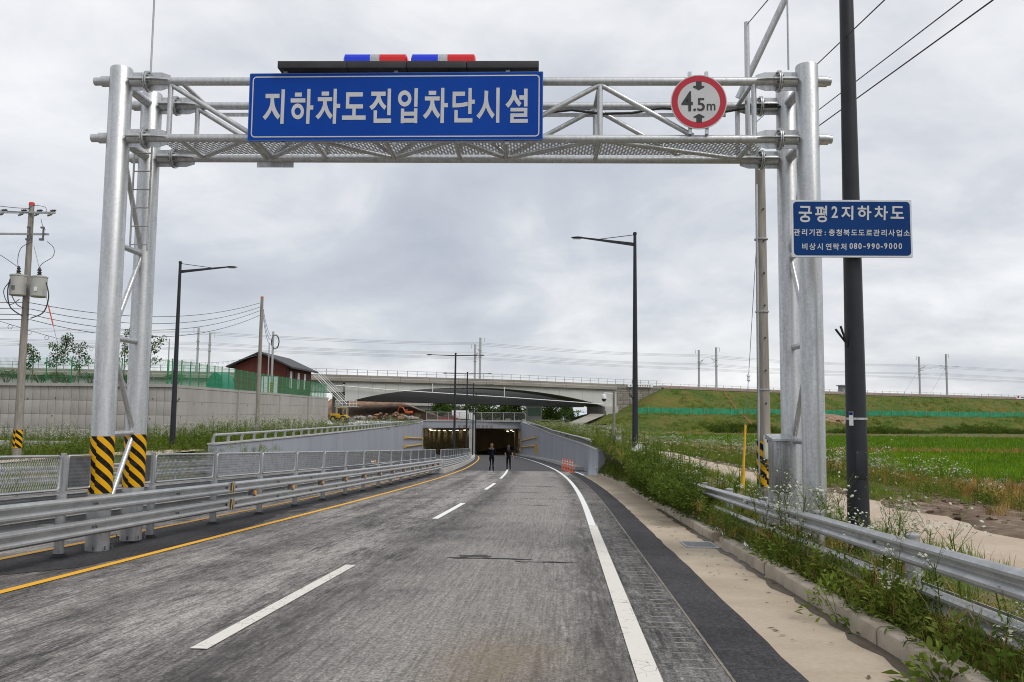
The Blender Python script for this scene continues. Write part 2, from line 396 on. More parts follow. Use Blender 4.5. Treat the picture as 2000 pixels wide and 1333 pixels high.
def strip(name, s0, s1, us, mat, dz=0.0, step=2.0, kind='structure', parent=None, thick=None, wob=0.0, **tags):
    ss = np.arange(s0, s1, step).tolist() + [s1]
    V, UV, F = [], [], []
    k = len(us)
    for i, s in enumerate(ss):
        for j, u in enumerate(us):
            uu = u + (nrng.normal() * wob if wob and j in (0, k - 1) else 0)
            V.append(tuple(RP(s, uu, dz))); UV.append((uu, s))
    F = [(i * k + j, i * k + j + 1, (i + 1) * k + j + 1, (i + 1) * k + j) for i in range(len(ss) - 1) for j in range(k - 1)]
    return put(np_mesh(name, V, F, mat, uv=UV, smooth=True), name, parent, kind=kind, **tags)
road = strip('road', -25, 58, [-12.5, UL, -6, -3, 0, 3, 6, UR], M_asph, 0.0)
strip('new_road_surface', 57.9, S_PT, [UL, -6, -3, 0, 3, 6, UK], M_asph_new, 0.003)
strip('tunnel_road', S_PT - 0.1, 330, [UL, -6, -3, 0, 3, 6, UK], M_asph_tun, 0.0)
strip('fresh_asphalt_patch', -6, S_WR + 5, [8.62, 8.87, UR + 0.02], M_tar, 0.006, 0.5, wob=0.008)
# black resurfaced island under the gantry posts; dark strip below the median rail
def patch(name, pts, mat, dz):
    m = MB(); m.add([RP(s, u, dz) for s, u in pts], [tuple(range(len(pts)))])
    me = m.mesh(name, mat, 0, None, False); ul = me.uv_layers.new(name='UVMap')
    for lp in me.loops: s, u = pts[lp.vertex_index]; ul.data[lp.index].uv = (u, s)
    return put(me, name, None, kind='structure')
patch('asphalt_patch', [(10.2, -0.25), (10.4, 0.55), (11.2, 1.15), (12.6, 1.25), (15.2, 1.27), (17.2, 1.2), (19.5, 0.9), (19.6, 0.1), (17.0, -0.18), (13.0, -0.2)], M_tar, 0.006)
strip('median_strip', 17.2, 58, [-0.14, 0.3, 0.72], M_tar, 0.004, 1.0, wob=0.05)

def paint(name, c, wear, crack=False):
    t = NT(name); w = t.world(); n = t.noise(w, 14, 6, 0.7); f = t.noise(w, 120, 3, 0.7)
    k = t.math('ADD', t.math('MULTIPLY', n, 0.6), t.math('MULTIPLY', f, 0.4))
    col = t.mix(t.ramp(k, [(0.56, 0.0), (0.66, wear)]), c, (0.13, 0.12, 0.11))
    if crack:
        v = t.voro(t.noise(w, 3, 2, 0.5, out='Color') if False else w, 9, 'DISTANCE_TO_EDGE')
        pat = t.noise(w, 1.7, 3, 0.6)
        cr = t.math('MULTIPLY', t.ramp(v, [(0.008, 1.0), (0.022, 0.0)]), t.ramp(pat, [(0.5, 0.0), (0.58, 0.9)]))
        col = t.mix(cr, col, (0.08, 0.075, 0.07))
    t.bump(k, 0.2, 0.003)
    return t.fin(col, 0.65)
M_yel = paint('yellow_road_paint', (0.82, 0.41, 0.012), 0.25); M_wht = paint('white_road_paint', (0.78, 0.775, 0.76), 0.25); M_wold = paint('worn_white_road_paint', (0.68, 0.645, 0.585), 0.5, True)
def line(name, s0, s1, u, w, mat, label=None, dz=0.009):
    return strip(name, s0, s1, [u - w / 2, u, u + w / 2], mat, dz, 1.0, 'structure', road)
line('yellow_edge_line', -8, 150, 1.39, 0.13, M_yel); line('yellow_edge_line', -8, 150, -0.3, 0.13, M_yel)
for a, b in ((-6, -1), (7.2, 12.0), (19.5, 24.9), (32.6, 38.4), (43.9, 61.0)):
    line('lane_dash', a, b, 4.53, 0.145, M_wold if b < 15 else M_wht)
for a, b in ((5, 10), (17, 21.6), (30, 36), (43, 49), (56, 62)):
    line('lane_dash', a, b, -3.15, 0.145, M_wht)
line('white_edge_line', -8, 18.45, 8.02, 0.175, M_wold); line('white_edge_line', 18.5, 166, 8.01, 0.15, M_wht); line('white_edge_line', -8, 166, -6.6, 0.15, M_wht)
for u in (8.0, 1.4): line('tunnel_line', 167, 330, u, 0.15, M_wht)
for u in (-0.3, -6.6): line('tunnel_line', 167, 330, u, 0.15, M_wht)
# tar smears and a thin cross crack
M_smear = asphalt('tar_smear', (0.03, 0.028, 0.028), (0.06, 0.056, 0.055), 0.3, False)
for s_, u_, L_, W_ in ((13.0, 6.35, 0.05, 0.75), (13.25, 6.1, 0.16, 0.28), (12.75, 7.15, 0.03, 0.45), (24.5, 6.3, 0.05, 0.9), (27.5, 6.9, 0.06, 0.8), (31, 6.0, 0.08, 1.1), (36, 6.4, 0.1, 0.9)):
    n_ = 18; patch('tar_smear', [(s_ + L_ * math.sin(2 * PI * k / n_) * (0.6 + 0.5 * rnd.random()) + 0.06 * math.sin(5 * k), u_ + W_ * math.cos(2 * PI * k / n_) * (0.8 + 0.2 * rnd.random())) for k in range(n_)], M_smear, 0.004)
# milled rumble grooves beside the edge line and the thin joint next to them
M_mill = mixed('milled_groove', (0.16, 0.15, 0.14), (0.34, 0.315, 0.285), 20, 0.95)
M_rumb = asphalt('rumble_asphalt', (0.04, 0.039, 0.04), (0.20, 0.19, 0.18), 0.95, False)
strip('rumble_strip', -6, 50, [8.12, 8.36, 8.6], M_rumb, 0.003, 1.0, None, road)
me_gr = MB().box((0, 0, 0), (0.38, 0.028, 0.008)).mesh('rumble_groove', M_mill, 0)
i = 0; s = 3.0
while s < 44:
    k = rnd.uniform(0.4, 1.0); put(me_gr, 'rumble_groove', road, RM(s, 8.15 + 0.42 - 0.19 * k - rnd.uniform(0.02, 0.09), 0.004) @ Matrix.Rotation(rnd.uniform(-0.05, 0.05), 4, 'Z') @ Matrix.Diagonal((k, rnd.uniform(0.3, 1.2), 1, 1)))
    s += rnd.uniform(0.17, 0.27) if s < 22 else 0.38
strip('pavement_joint', -6, 50, [8.6, 8.622], mixed('joint_filler', (0.16, 0.14, 0.115), (0.24, 0.21, 0.17), 6, 0.9), 0.008, 1.0, None, road)

# concrete shoulder, kerb stones, drain
def concrete(name, c1, c2, scale=1.2, bump=0.25, stainc=(0.12, 0.1, 0.08), sk=0.4, stretch=(1, 1, 1)):
    t = NT(name); w = t.world(stretch); a = t.noise(w, scale, 6, 0.65, 0.3); b = t.noise(w, scale * 25, 4, 0.7); d = t.noise(w, scale * 0.4, 5, 0.6, 0.8)
    col = t.ramp(a, [(0.32, c1), (0.68, c2)]); col = t.mix(0.35, col, t.ramp(b, [(0.3, 0.75), (0.7, 1.2)]), 'MULTIPLY')
    col = t.mix(t.math('MULTIPLY', t.ramp(d, [(0.55, 0.0), (0.72, 1.0)]), sk), col, stainc)
    t.bump(b, bump, 0.004); return t.fin(col, 0.88, 0, 0.3)
M_conc = concrete('shoulder_concrete', (0.36, 0.29, 0.21), (0.46, 0.385, 0.295), 0.9, sk=0.3, stainc=(0.25, 0.19, 0.13))
M_kerb = concrete('kerb_concrete', (0.33, 0.28, 0.215), (0.45, 0.39, 0.31), 2.5, 0.4, sk=0.55, stainc=(0.17, 0.13, 0.09))
M_path = concrete('side_road_concrete', (0.40, 0.315, 0.235), (0.50, 0.41, 0.325), 0.5, sk=0.25, stainc=(0.28, 0.2, 0.14))
M_wall = concrete('retaining_wall_concrete', (0.34, 0.315, 0.295), (0.43, 0.405, 0.385), 0.5, sk=0.45, stainc=(0.24, 0.21, 0.19), stretch=(1, 1, 0.35))
M_wallb = concrete('wall_joint_concrete', (0.2, 0.185, 0.17), (0.27, 0.25, 0.23), 0.8)
M_trough = concrete('grey_painted_concrete', (0.27, 0.285, 0.315), (0.32, 0.335, 0.365), 0.35, 0.12, sk=0.3, stainc=(0.23, 0.24, 0.26), stretch=(1, 1, 0.25))
M_lconc = concrete('light_concrete', (0.36, 0.35, 0.33), (0.46, 0.45, 0.43), 0.6, sk=0.35)
strip('shoulder', -8, S_WR + 0.5, [UR - 0.03, 9.5, 9.86, UK + 0.2], M_conc, 0.002, 2.0)
t = NT('wet_gutter_silt'); w_ = t.world(); n_ = t.noise(w_, 2.5, 5, 0.6)
M_silt = t.fin(t.ramp(n_, [(0.3, (0.05, 0.038, 0.026)), (0.7, (0.11, 0.085, 0.06))]), t.rng(n_, 0.4, 0.6, 0.25, 0.7), 0, 0.5)
strip('gutter_silt', -8, 24, [9.92, 9.98, UK + 0.01], M_silt, 0.005, 0.3, wob=0.03)
kerb = thing('kerb', None, None, RP(10, UK), kind='structure')
prof = [(0, -0.15), (0, 0.12), (0.012, 0.145), (0.04, 0.16), (0.17, 0.16), (0.19, 0.15), (0.2, -0.15)]
me_k = MB().sweep(prof, [Matrix.Translation((0, -0.494, 0)), Matrix.Translation((0, 0.494, 0))]).mesh('kerb_stone', M_kerb, 30)
for k in range(-6, 51):
    rec = 0.13 if k == 15 else 0.0                                   # set back at the drop inlet behind the grate
    put(me_k, 'kerb_stone', kerb, RM(k + 0.5, UK + rec + rnd.uniform(-0.008, 0.008), rnd.uniform(-0.008, 0.008) - 0.05 * (rec > 0)))
dr = thing('drain_grate', 'steel drain grate with parallel bars set in the concrete shoulder', 'drain', RP(15.3, 9.75))
m = MB()
for a, b in (((-0.26, -0.42), (-0.26, 0.42)), ((0.26, -0.42), (0.26, 0.42)), ((-0.26, -0.42), (0.26, -0.42)), ((-0.26, 0.42), (0.26, 0.42))):
    Mx = RM(15.3, 9.72, 0.012); p, q = Mx @ Vector((a[0], a[1], 0)), Mx @ Vector((b[0], b[1], 0)); m.tube(p, q, 0.014, n=6)
m.build('frame', M_galv_dull, dr)
MB().add; mm = MB(); mm.add([RM(15.3, 9.72, 0.007) @ Vector(p) for p in ((-0.26, -0.42, 0), (0.26, -0.42, 0), (0.26, 0.42, 0), (-0.26, 0.42, 0))], [(0, 1, 2, 3)]); mm.build('pit', mixed('pit_shade', (0.004, 0.004, 0.004), (0.008, 0.008, 0.008), 5, 1.0, spec=0.0), dr)  # flat sheet without depth; the dark of the hollow is put into its colour
for k in range(11):
    Mx = RM(15.3, 9.72, 0.014); y = -0.38 + k * 0.076; MB().box(Mx @ Vector((0, y, 0)), (0.5, 0.016, 0.016), Mx.to_3x3()).build('bar', M_galv_dull, dr)

# ------------------------------------------------------------------ ground heights
def sstep(a, b, x):
    t = min(1.0, max(0.0, (x - a) / (b - a))); return t * t * (3 - 2 * t)
def zside(Y): return -0.3 - 0.45 * sstep(38, 62, Y) + 0.4 * sstep(120, 165, Y)
def gz(X, Y):
    if Y < 166:
        eR, sR = edgeX(Y, UK + 0.2); eL, sL = edgeX(Y, UL - 0.1)
    else:
        eR, sR, eL, sL = -7, 166, -7, 166
    if X >= eR:
        z = zside(Y) - 1.65 * sstep(8.6, 21, X - 0.02 * max(0, Y - 60) + 4 * sstep(100, 150, Y))
        if Y < 52:
            kt = zprof(sR) + 0.12; z = kt + (z - kt) * sstep(0, 1.3, X - eR)
        return z
    if X <= eL:
        z = -0.62 - 0.5 * sstep(19, 27, -X)
        if Y < 45:
            kt = zprof(sL) - 0.02; z = kt + (z - kt) * sstep(0.4, 3.5, eL - X) * (0.35 + 0.65 * sstep(18, 40, Y))
        return z
    return -0.35
def hit(px, py, far=400):
    """walk a camera ray down to the ground"""
    d = ray(px, py); d = d / d.y; Y = 3.0; prev = None
    while Y < far:
        p = Vector((0, 0, CAMZ)) + d * Y; g = gz(p.x, p.y)
        if p.z <= g:
            return Vector((p.x, p.y, g))
        Y *= 1.01
    return None
def ground_mat():
    t = NT('verge_soil'); w = t.world(); a = t.noise(w, 0.35, 6, 0.62, 0.5); b = t.noise(w, 6, 5, 0.7); c = t.noise(w, 1.3, 5, 0.65)
    col = t.ramp(a, [(0.36, (0.045, 0.075, 0.018)), (0.5, (0.085, 0.11, 0.03)), (0.62, (0.17, 0.125, 0.06))])
    col = t.mix(t.ramp(c, [(0.5, 0.0), (0.7, 0.7)]), col, (0.19, 0.14, 0.09)); col = t.mix(0.6, col, t.ramp(b, [(0.3, 0.6), (0.7, 1.35)]), 'MULTIPLY')
    t.bump(b, 0.6, 0.05); return t.fin(col, 0.95, 0, 0.2)
M_ground = ground_mat()
rows = [-60, -30] + list(np.arange(-16, 66, 2.0)) + list(np.arange(66, 166, 4.0)) + [165.9]
V, F = [], []
offs = [0, 0.4, 0.8, 1.3, 2, 2.8, 3.6, 4.6, 6, 8, 10, 12, 14.5, 17, 20, 26, 34, 45, 60, 90, 140, 240, 500, 1400, 3500]
for sgn, uu in ((1, UK + 0.19), (-1, UL - 0.1)):
    b = len(V); k = len(offs)
    for Y in rows:
        e, _ = edgeX(Y, uu)
        for o in offs: V.append((e + sgn * o, Y, gz(e + sgn * (o + 0.002), Y)))
    for i in range(len(rows) - 1):
        for j in range(k - 1): F.append((b + i * k + j, b + i * k + j + 1, b + (i + 1) * k + j + 1, b + (i + 1) * k + j))
xs = [-3500, -900, -300, -120, -60, -40, -30, -20, -10, 0, 5, 10, 15, 20, 25, 30, 40, 60, 90, 140, 240, 500, 1400, 3500]; ys = [165.9, 172, 180, 190, 205, 240, 320, 600, 1500, 4500]
b = len(V)
for Y in ys:
    for X in xs: V.append((X, Y, -0.35 if X < 8 else gz(X, Y)))
k = len(xs)
for i in range(len(ys) - 1):
    for j in range(k - 1): F.append((b + i * k + j, b + i * k + j + 1, b + (i + 1) * k + j + 1, b + (i + 1) * k + j))
put(np_mesh('ground', V, F, M_ground, smooth=True), 'ground', None, kind='structure')

# side road of pale concrete beyond the right guardrail
V, F, UV = [], [], []
def side_edges(Y): return 5.65 + 0.03 * Y + 0.12 * math.sin(Y * 0.31), 8.05 + 0.1 * math.sin(Y * 0.5) - 0.012 * max(0, Y - 30)
ysr = list(np.arange(-12, 60, 0.6))
for Y in ysr:
    a, b_ = side_edges(Y)
    a += nrng.normal() * 0.05; b_ += nrng.normal() * 0.07
    for q in (0, 0.33, 0.66, 1.0):
        X = a + (b_ - a) * q; V.append((X, Y, max(gz(X, Y), zside(Y)) + 0.03))
F = [(i * 4 + j, i * 4 + j + 1, (i + 1) * 4 + j + 1, (i + 1) * 4 + j) for i in range(len(ysr) - 1) for j in range(3)]
put(np_mesh('side_road', V, F, M_path, smooth=True), 'side_road', None, kind='structure')

# rice fields, the bund between them, bare wet soil beside the side road
M_mud = mixed('paddy_mud', (0.03, 0.055, 0.012), (0.05, 0.09, 0.015), 1.5, 0.9)
def poly_sheet(name, pts, mat, dz, kind='structure', n=14, **tags):
    """sheet over four corner points (x, y), draped on the ground"""
    P = [Vector((p[0], p[1], 0)) for p in pts]; V, F = [], []
    for i in range(n + 1):
        for j in range(n + 1):
            a = P[0].lerp(P[1], j / n); c = P[3].lerp(P[2], j / n); q = a.lerp(c, i / n); V.append((q.x, q.y, gz(q.x, q.y) + dz))
    F = [(i * (n + 1) + j, i * (n + 1) + j + 1, (i + 1) * (n + 1) + j + 1, (i + 1) * (n + 1) + j) for i in range(n) for j in range(n)]
    return put(np_mesh(name, V, F, mat, smooth=True), name, None, kind=kind, **tags)
FIELD_A = [(14.0, 62), (50, 31), (95, 92), (15.5, 92)]
FIELD_B = [(14.0, 97), (100, 97), (125, 150), (15, 150)]
poly_sheet('rice_field', FIELD_A, M_mud, 0.05); poly_sheet('rice_field', FIELD_B, M_mud, 0.05)
def soil_mat():
    t = NT('wet_bare_soil'); w = t.world(); a = t.noise(w, 1.1, 6, 0.65, 0.6); b = t.noise(w, 12, 5, 0.7)
    col = t.ramp(a, [(0.35, (0.09, 0.058, 0.035)), (0.55, (0.19, 0.13, 0.085)), (0.7, (0.33, 0.25, 0.18))]); col = t.mix(0.6, col, t.ramp(b, [(0.3, 0.55), (0.7, 1.3)]), 'MULTIPLY')
    t.bump(b, 0.9, 0.06); return t.fin(col, t.rng(a, 0.35, 0.6, 0.95, 0.7), 0, 0.3)
M_soil = soil_mat()
m = MB(); k = 24; nn = 60                                            # rough strip of soil with a ragged edge
V, F = [], []
for i in range(nn + 1):
    Y = 5 + i * 0.55; x0_, x1_ = 7.95 + 0.25 * math.sin(Y * 1.7) + nrng.normal() * 0.06, 12.5 + 0.8 * math.sin(Y * 0.6)
    for j in range(k + 1):
        X = x0_ + (x1_ - x0_) * j / k; V.append((X, Y, gz(X, Y) + 0.035 + (0.05 * nrng.random() if 0 < j < k else -0.02)))
F = [(i * (k + 1) + j, i * (k + 1) + j + 1, (i + 1) * (k + 1) + j + 1, (i + 1) * (k + 1) + j) for i in range(nn) for j in range(k)]
put(np_mesh('bare_soil', V, F, M_soil, smooth=False), 'bare_soil', None, kind='structure')
t = NT('muddy_puddle_water'); M_water = t.fin((0.24, 0.19, 0.135), 0.04, 0, 0.6)
def puddle(pts, z):
    m = MB(); m.add([(x, y, max(gz(x, y) + 0.06, zside(y) + 0.036)) for x, y in pts], [tuple(range(len(pts)))]); m.build('puddle', M_water, None, 0, False, kind='structure')
for cx_, cy_, rx_, ry_ in ((8.15, 17.4, 0.22, 0.6), (8.12, 11.6, 0.1, 0.8)):
    pts = [(cx_ + rx_ * (1 + 0.25 * math.sin(3 * w + cx_)) * math.cos(w), cy_ + ry_ * (1 + 0.2 * math.sin(2 * w + cy_)) * math.sin(w)) for w in np.linspace(0, 2 * PI, 22)[:-1]]
    puddle(pts, None)

# ------------------------------------------------------------------ trough walls with panels, coping and pipe railing
def trough_wall(name, label, u, s0, s1, ztop, sgn, seglen, npost, rail_label):
    """sgn +1: wall to the right of its face"""
    root = thing(name, label, 'wall', RP(s0, u))
    s = s0
    while s < s1 - 0.5:
        e_ = min(s + seglen, s1); m = MB(); fr = []
        for q in np.linspace(s + 0.015, e_ - 0.015, 5):
            M0 = RM(q, u); M0 = Matrix.Translation(M0.translation) @ Matrix(((M0[0][0], M0[0][1], 0, 0), (M0[1][0], M0[1][1], 0, 0), (0, 0, 1, 0), (0, 0, 0, 1))); M0[2][3] = 0
            fr.append((M0, zprof(q) - 0.3, ztop(q)))
        n = len(fr); vs = []
        for M0, zb, zt in fr:
            for x, z in ((0, zb), (0.03 * sgn, zt), (0.42 * sgn, zt), (0.42 * sgn, zb)): vs.append(M0 @ Vector((x, 0, z)))
        fs = [(i * 4 + j, i * 4 + (j + 1) % 4, (i + 1) * 4 + (j + 1) % 4, (i + 1) * 4 + j) for i in range(n - 1) for j in range(4)] + [(0, 1, 2, 3), tuple(range(4 * n - 4, 4 * n))]
        m.add(vs, fs); m.build('panel', M_trough, root, 0)
        s = e_
    # coping
    m = MB(); fr = []
    for q in np.linspace(s0 - 0.02, s1, 40):
        p = RP(q, u); h = float(np.interp(q, _S, _H)); fr.append(Matrix.Translation((p.x, p.y, ztop(q))) @ Matrix.Rotation(-h, 4, 'Z'))
    a, b_ = sorted((-0.03 * sgn, 0.45 * sgn)); m.sweep([(a, 0.002), (a, 0.07), (b_, 0.07), (b_, 0.002)], fr); m.build('coping', M_lconc, root)
    # railing: leaning curved brackets carrying one pipe
    rl = thing('parapet_railing', rail_label, 'railing', RP(s0, u + 0.2 * sgn) + Vector((0, 0, ztop(s0) - zprof(s0))))
    mm = MB(); pp = []
    for q in np.linspace(s0 + 0.1, s1, 60):
        p = RP(q, u + 0.16 * sgn); pp.append(Vector((p.x, p.y, ztop(q) + 0.47)))
    mm.path(pp, 0.06, 10); mm.build('pipe', M_galv, rl)
    mb = MB(); pr = [(0.28, 0), (0.13, 0), (0.14, 0.16), (0.10, 0.30), (-0.02, 0.40), (0.06, 0.46), (0.2, 0.36), (0.28, 0.2)]
    mb.prism([(x * sgn, -0.03, z) for x, z in pr], (0, 0.06, 0)); me = mb.mesh('bracket', M_galv_dull, 30)
    for i in range(npost):
        q = s0 + 0.35 + (s1 - s0 - 1) * i / (npost - 1); p = RP(q, u + 0.1 * sgn); h = float(np.interp(q, _S, _H))
        put(me, 'bracket', rl, Matrix.Translation((p.x, p.y, ztop(q) + 0.06)) @ Matrix.Rotation(-h, 4, 'Z'))
    return root
zl_top = lambda s: -0.12 - 0.0028 * (s - 41)
zr_top = lambda s: float(np.interp(s, [50, 76, 101, 131, 166], [-0.62, -0.82, -0.92, -0.68, -0.3]))
trough_wall('trough_wall', 'long light grey painted concrete wall on the opposite carriageway, rising to the tunnel mouth', UL, S_WL, S_PT, zl_top, -1, 9.0, 62, 'leaning pipe railing along the top of the lighter trough wall')
trough_wall('trough_wall', 'curving dark grey painted concrete wall behind the orange lane posts', UK, S_WR, S_PT, zr_top, 1, 10.5, 66, 'leaning pipe railing along the top of the curving dark trough wall')
# raised concrete foot along the right wall
m = MB(); fr = [RM(q, UK - 0.6) for q in np.linspace(62, S_PT, 30)]
m.sweep([(0, -0.1), (0.02, 0.26), (0.59, 0.26), (0.59, -0.1)], fr); m.build('walkway', M_lconc, None, 30, kind='structure')

# ------------------------------------------------------------------ portal and tunnel
def tun_mat():
    t = NT('tunnel_wall_concrete'); w = t.world((1, 1, 0.2)); a = t.noise(w, 1.2, 5, 0.6); b = t.noise(t.world(), 5, 5, 0.7)
    col = t.ramp(a, [(0.3, (0.3, 0.24, 0.15)), (0.7, (0.5, 0.42, 0.28))]); col = t.mix(0.4, col, t.ramp(b, [(0.3, 0.6), (0.7, 1.2)]), 'MULTIPLY'); return t.fin(col, 0.8)
M_tun = tun_mat()
zp = zprof(S_PT); ZB0, ZB1 = -1.55, -0.28
pr = thing('tunnel_portal', 'grey concrete underpass portal with two dark openings and metal letters on its beam', 'tunnel portal', RP(S_PT, 0.5))
pL, pR_, pC = RP(S_PT, UL), RP(S_PT, UK), RP(S_PT, 0.4)
def wallbox(m, a, b_, z0, z1, th):
    a, b_ = Vector((a.x, a.y, 0)), Vector((b_.x, b_.y, 0)); d = (b_ - a).normalized(); nrm = Vector((-d.y, d.x, 0)) * th
    m.prism([a + Vector((0, 0, z0)), b_ + Vector((0, 0, z0)), b_ + Vector((0, 0, z1)), a + Vector((0, 0, z1))], nrm); return m
wallbox(MB(), pL, pR_, ZB0, ZB1, 1.0).build('beam', M_trough, pr)
wallbox(MB(), pL + Vector((-0.1, -0.12, 0)), pR_ + Vector((0.1, -0.12, 0)), ZB1, ZB1 + 0.18, 1.2).build('beam_cap', M_lconc, pr)
MB().box((pC.x, pC.y + 0.8, (zp + ZB0) / 2 - 0.15), (1.1, 1.5, ZB0 - zp + 0.3)).build('pier', M_lconc, pr)
tn = thing('tunnel_box', None, None, RP(S_PT, 0), kind='structure')
def tun_strip(name, prof, s0, s1, mat):
    m = MB(); fr = [RM(q, 0) for q in np.linspace(s0, s1, 60)]; m.sweep(prof, fr, closed=True); return m.build(name, mat, tn, 20)
CL = 5.2
tun_strip('tunnel_wall', [(UL - 0.5, -0.2), (UL, -0.2), (UL, CL), (UL - 0.5, CL)], S_PT + 0.9, 328, M_tun)
tun_strip('tunnel_wall', [(UK, -0.2), (UK + 0.5, -0.2), (UK + 0.5, CL), (UK, CL)], S_PT + 0.9, 328, M_tun)
tun_strip('tunnel_wall', [(0.15, -0.2), (0.75, -0.2), (0.75, CL), (0.15, CL)], S_PT + 1.6, 328, M_tun)
tun_strip('tunnel_ceiling', [(UL - 0.5, CL), (UK + 0.5, CL), (UK + 0.5, CL + 0.6), (UL - 0.5, CL + 0.6)], S_PT + 0.9, 328, M_tun)
tun_strip('tunnel_kerb', [(UK - 0.9, -0.1), (UK, -0.1), (UK, 0.3), (UK - 0.9, 0.3)], S_PT, 328, M_lconc)
tun_strip('tunnel_kerb', [(UL, -0.1), (UL + 0.9, -0.1), (UL + 0.9, 0.3), (UL, 0.3)], S_PT, 328, M_lconc)
t = NT('tunnel_lamp_glow'); t.fin((0.9, 0.85, 0.7), 0.5); t.b.inputs['Emission Color'].default_value = (1, 0.9, 0.68, 1); t.b.inputs['Emission Strength'].default_value = 6.0; M_lamp = t.m
me_l = MB().box((0, 0, 0), (0.2, 2.2, 0.07)).mesh('tunnel_lamp', M_lamp, 0)
for i in range(14):
    for u, k_ in ((UL + 1.2, 0), (UK - 1.6, 1)):
        if k_ and i % 2: continue
        q = S_PT + 5 + i * 7.5; o = put(me_l, 'tunnel_lamp', None, RM(q, u, CL - 0.25)); o['category'] = 'lamp'; o['group'] = 'tunnel ceiling lamps'
        o['label'] = 'small lit strip lamp under the tunnel ceiling'
# delineators on tunnel walls
M_delin = mixed('pale_green_reflector', (0.5, 0.66, 0.58), (0.6, 0.76, 0.66), 3, 0.3)
me_d = MB().box((0, 0, 0), (0.06, 0.2, 0.55)).mesh('delineator', M_delin, 0)
for i in range(9):
    for u in (UL + 0.05, UK - 0.05):
        o = put(me_d, 'wall_delineator', None, RM(S_PT + 3 + i * 6, u, 1.3)); o['category'] = 'reflector'; o['label'] = 'small pale upright reflector fixed to the tunnel wall'; o['group'] = 'reflectors on the tunnel walls'
# ================================================================== guardrails
def wprof(z0, side, off=0.0, H=0.225):
    """double-wave beam as a closed thin profile; side +1 bulges towards +x"""
    o = [(0.0, 0), (0.045, 0.012), (0.066, 0.035), (0.066, 0.06), (0.045, 0.085), (0.012, 0.104), (0.012, 0.121), (0.045, 0.14), (0.066, 0.165), (0.066, 0.19), (0.045, 0.213), (0.0, 0.225)]
    i = [(x - 0.006, z + (0.004 if z < 0.1 else -0.004) * (x < 0.02)) for x, z in reversed(o)]
    return [(off + side * x, z0 + z * H / 0.225) for x, z in o + i]
def rail_beams(root, u, side, z0, s0, s1, seg, mat, name='rail_beam'):
    s = s0; k = 0
    while s < s1 - 0.1:
        e_ = min(s + seg, s1); n = 2 if e_ < 22 else 4
        m = MB(); m.sweep(wprof(z0, side, 0.004 * (k % 2)), [RM(q, u) for q in np.linspace(s, e_ + 0.14, n)]); m.build(name, mat, root, 40); s = e_; k += 1
me_bolt = MB().tube((0, 0, 0), (0.02, 0, 0), 0.018, 0.012, 8).mesh('bolt', M_bolt, 40)

gr = thing('guardrail', 'galvanised double beam guardrail overgrown with weeds beside the concrete shoulder', 'guardrail', RP(10, 10.75))
UG = 10.6
for z0 in (0.6, 0.235): rail_beams(gr, UG, -1, z0, -3, 49.8, 4.0, M_galv_rail)
mp = MB().lathe([(0.07, -0.3), (0.07, 0.822), (0.08, 0.822), (0.08, 0.84), (0.06, 0.85)], n=14).mesh('post', M_galv_rail, 40)
mblk = MB().box((-0.08, 0, 0.71), (0.1, 0.09, 0.16)).box((-0.08, 0, 0.345), (0.1, 0.09, 0.16)).mesh('spacer', M_galv_dull, 0)
for s in np.arange(-3, 50, 3.0):
    if 12.2 < s < 12.2: continue
    M0 = RM(float(s), 10.76); Mz = Matrix.Translation(M0.translation)
    put(mp, 'post', gr, Mz); put(mblk, 'spacer', gr, M0)
    for z in (0.712, 0.347): put(me_bolt, 'bolt', gr, RM(float(s) + 0.5, UG - 0.014, z) @ Matrix.Rotation(PI, 4, 'Z'))
m = MB(); m.sweep([(0, 0.3), (0.012, 0.3), (0.012, 0.39), (0, 0.39)], [RM(q, 10.86) for q in np.linspace(-3, 49.5, 20)]); m.build('back_strap', M_galv_dull, gr, 0)

# median barrier: beams on both sides of one row of posts, mesh glare screen above
mg = thing('median_guardrail', 'galvanised double beam median barrier with amber reflectors between its beams', 'guardrail', RP(10, 0.3))
UM = 0.35; SP0, SPD = 1.7, 2.6; OFM = 0.31
for side in (1, -1):
    for z0 in (0.62, 0.29): rail_beams(mg, UM + OFM * side, side, z0, -3, 51, 5.2, M_galv_rail)
mp2 = MB().lathe([(0.066, -0.02), (0.066, 0.87)], n=12).box((0, 0, 0.73), (2 * OFM - 0.02, 0.1, 0.1)).box((0, 0, 0.4), (2 * OFM - 0.02, 0.1, 0.1)).mesh('post', M_galv_dull, 40)
mcl = MB().lathe([(0.12, 0.0), (0.115, 0.03), (0.08, 0.055), (0.067, 0.06)], n=12).mesh('base_collar', M_rubber, 40)
mpt = MB().box((0, 0, 1.14), (0.05, 0.07, 0.62)).mesh('screen_post', M_galv_dull, 0)
mblk2 = MB().bbox((0, 0, 0), (0.12, 0.16, 0.13), 0.01).mesh('spacer', mixed('dark_steel_block', (0.1, 0.1, 0.105), (0.17, 0.17, 0.175), 8, 0.6, 0.4), 40)
mdisc = MB().tube((0, 0, 0), (0.02, 0, 0), 0.052, 0.05, 16).mesh('reflector', M_amber, 40)
posts = [SP0 + SPD * i for i in range(20)]
posts = [p for p in posts if p < 51]
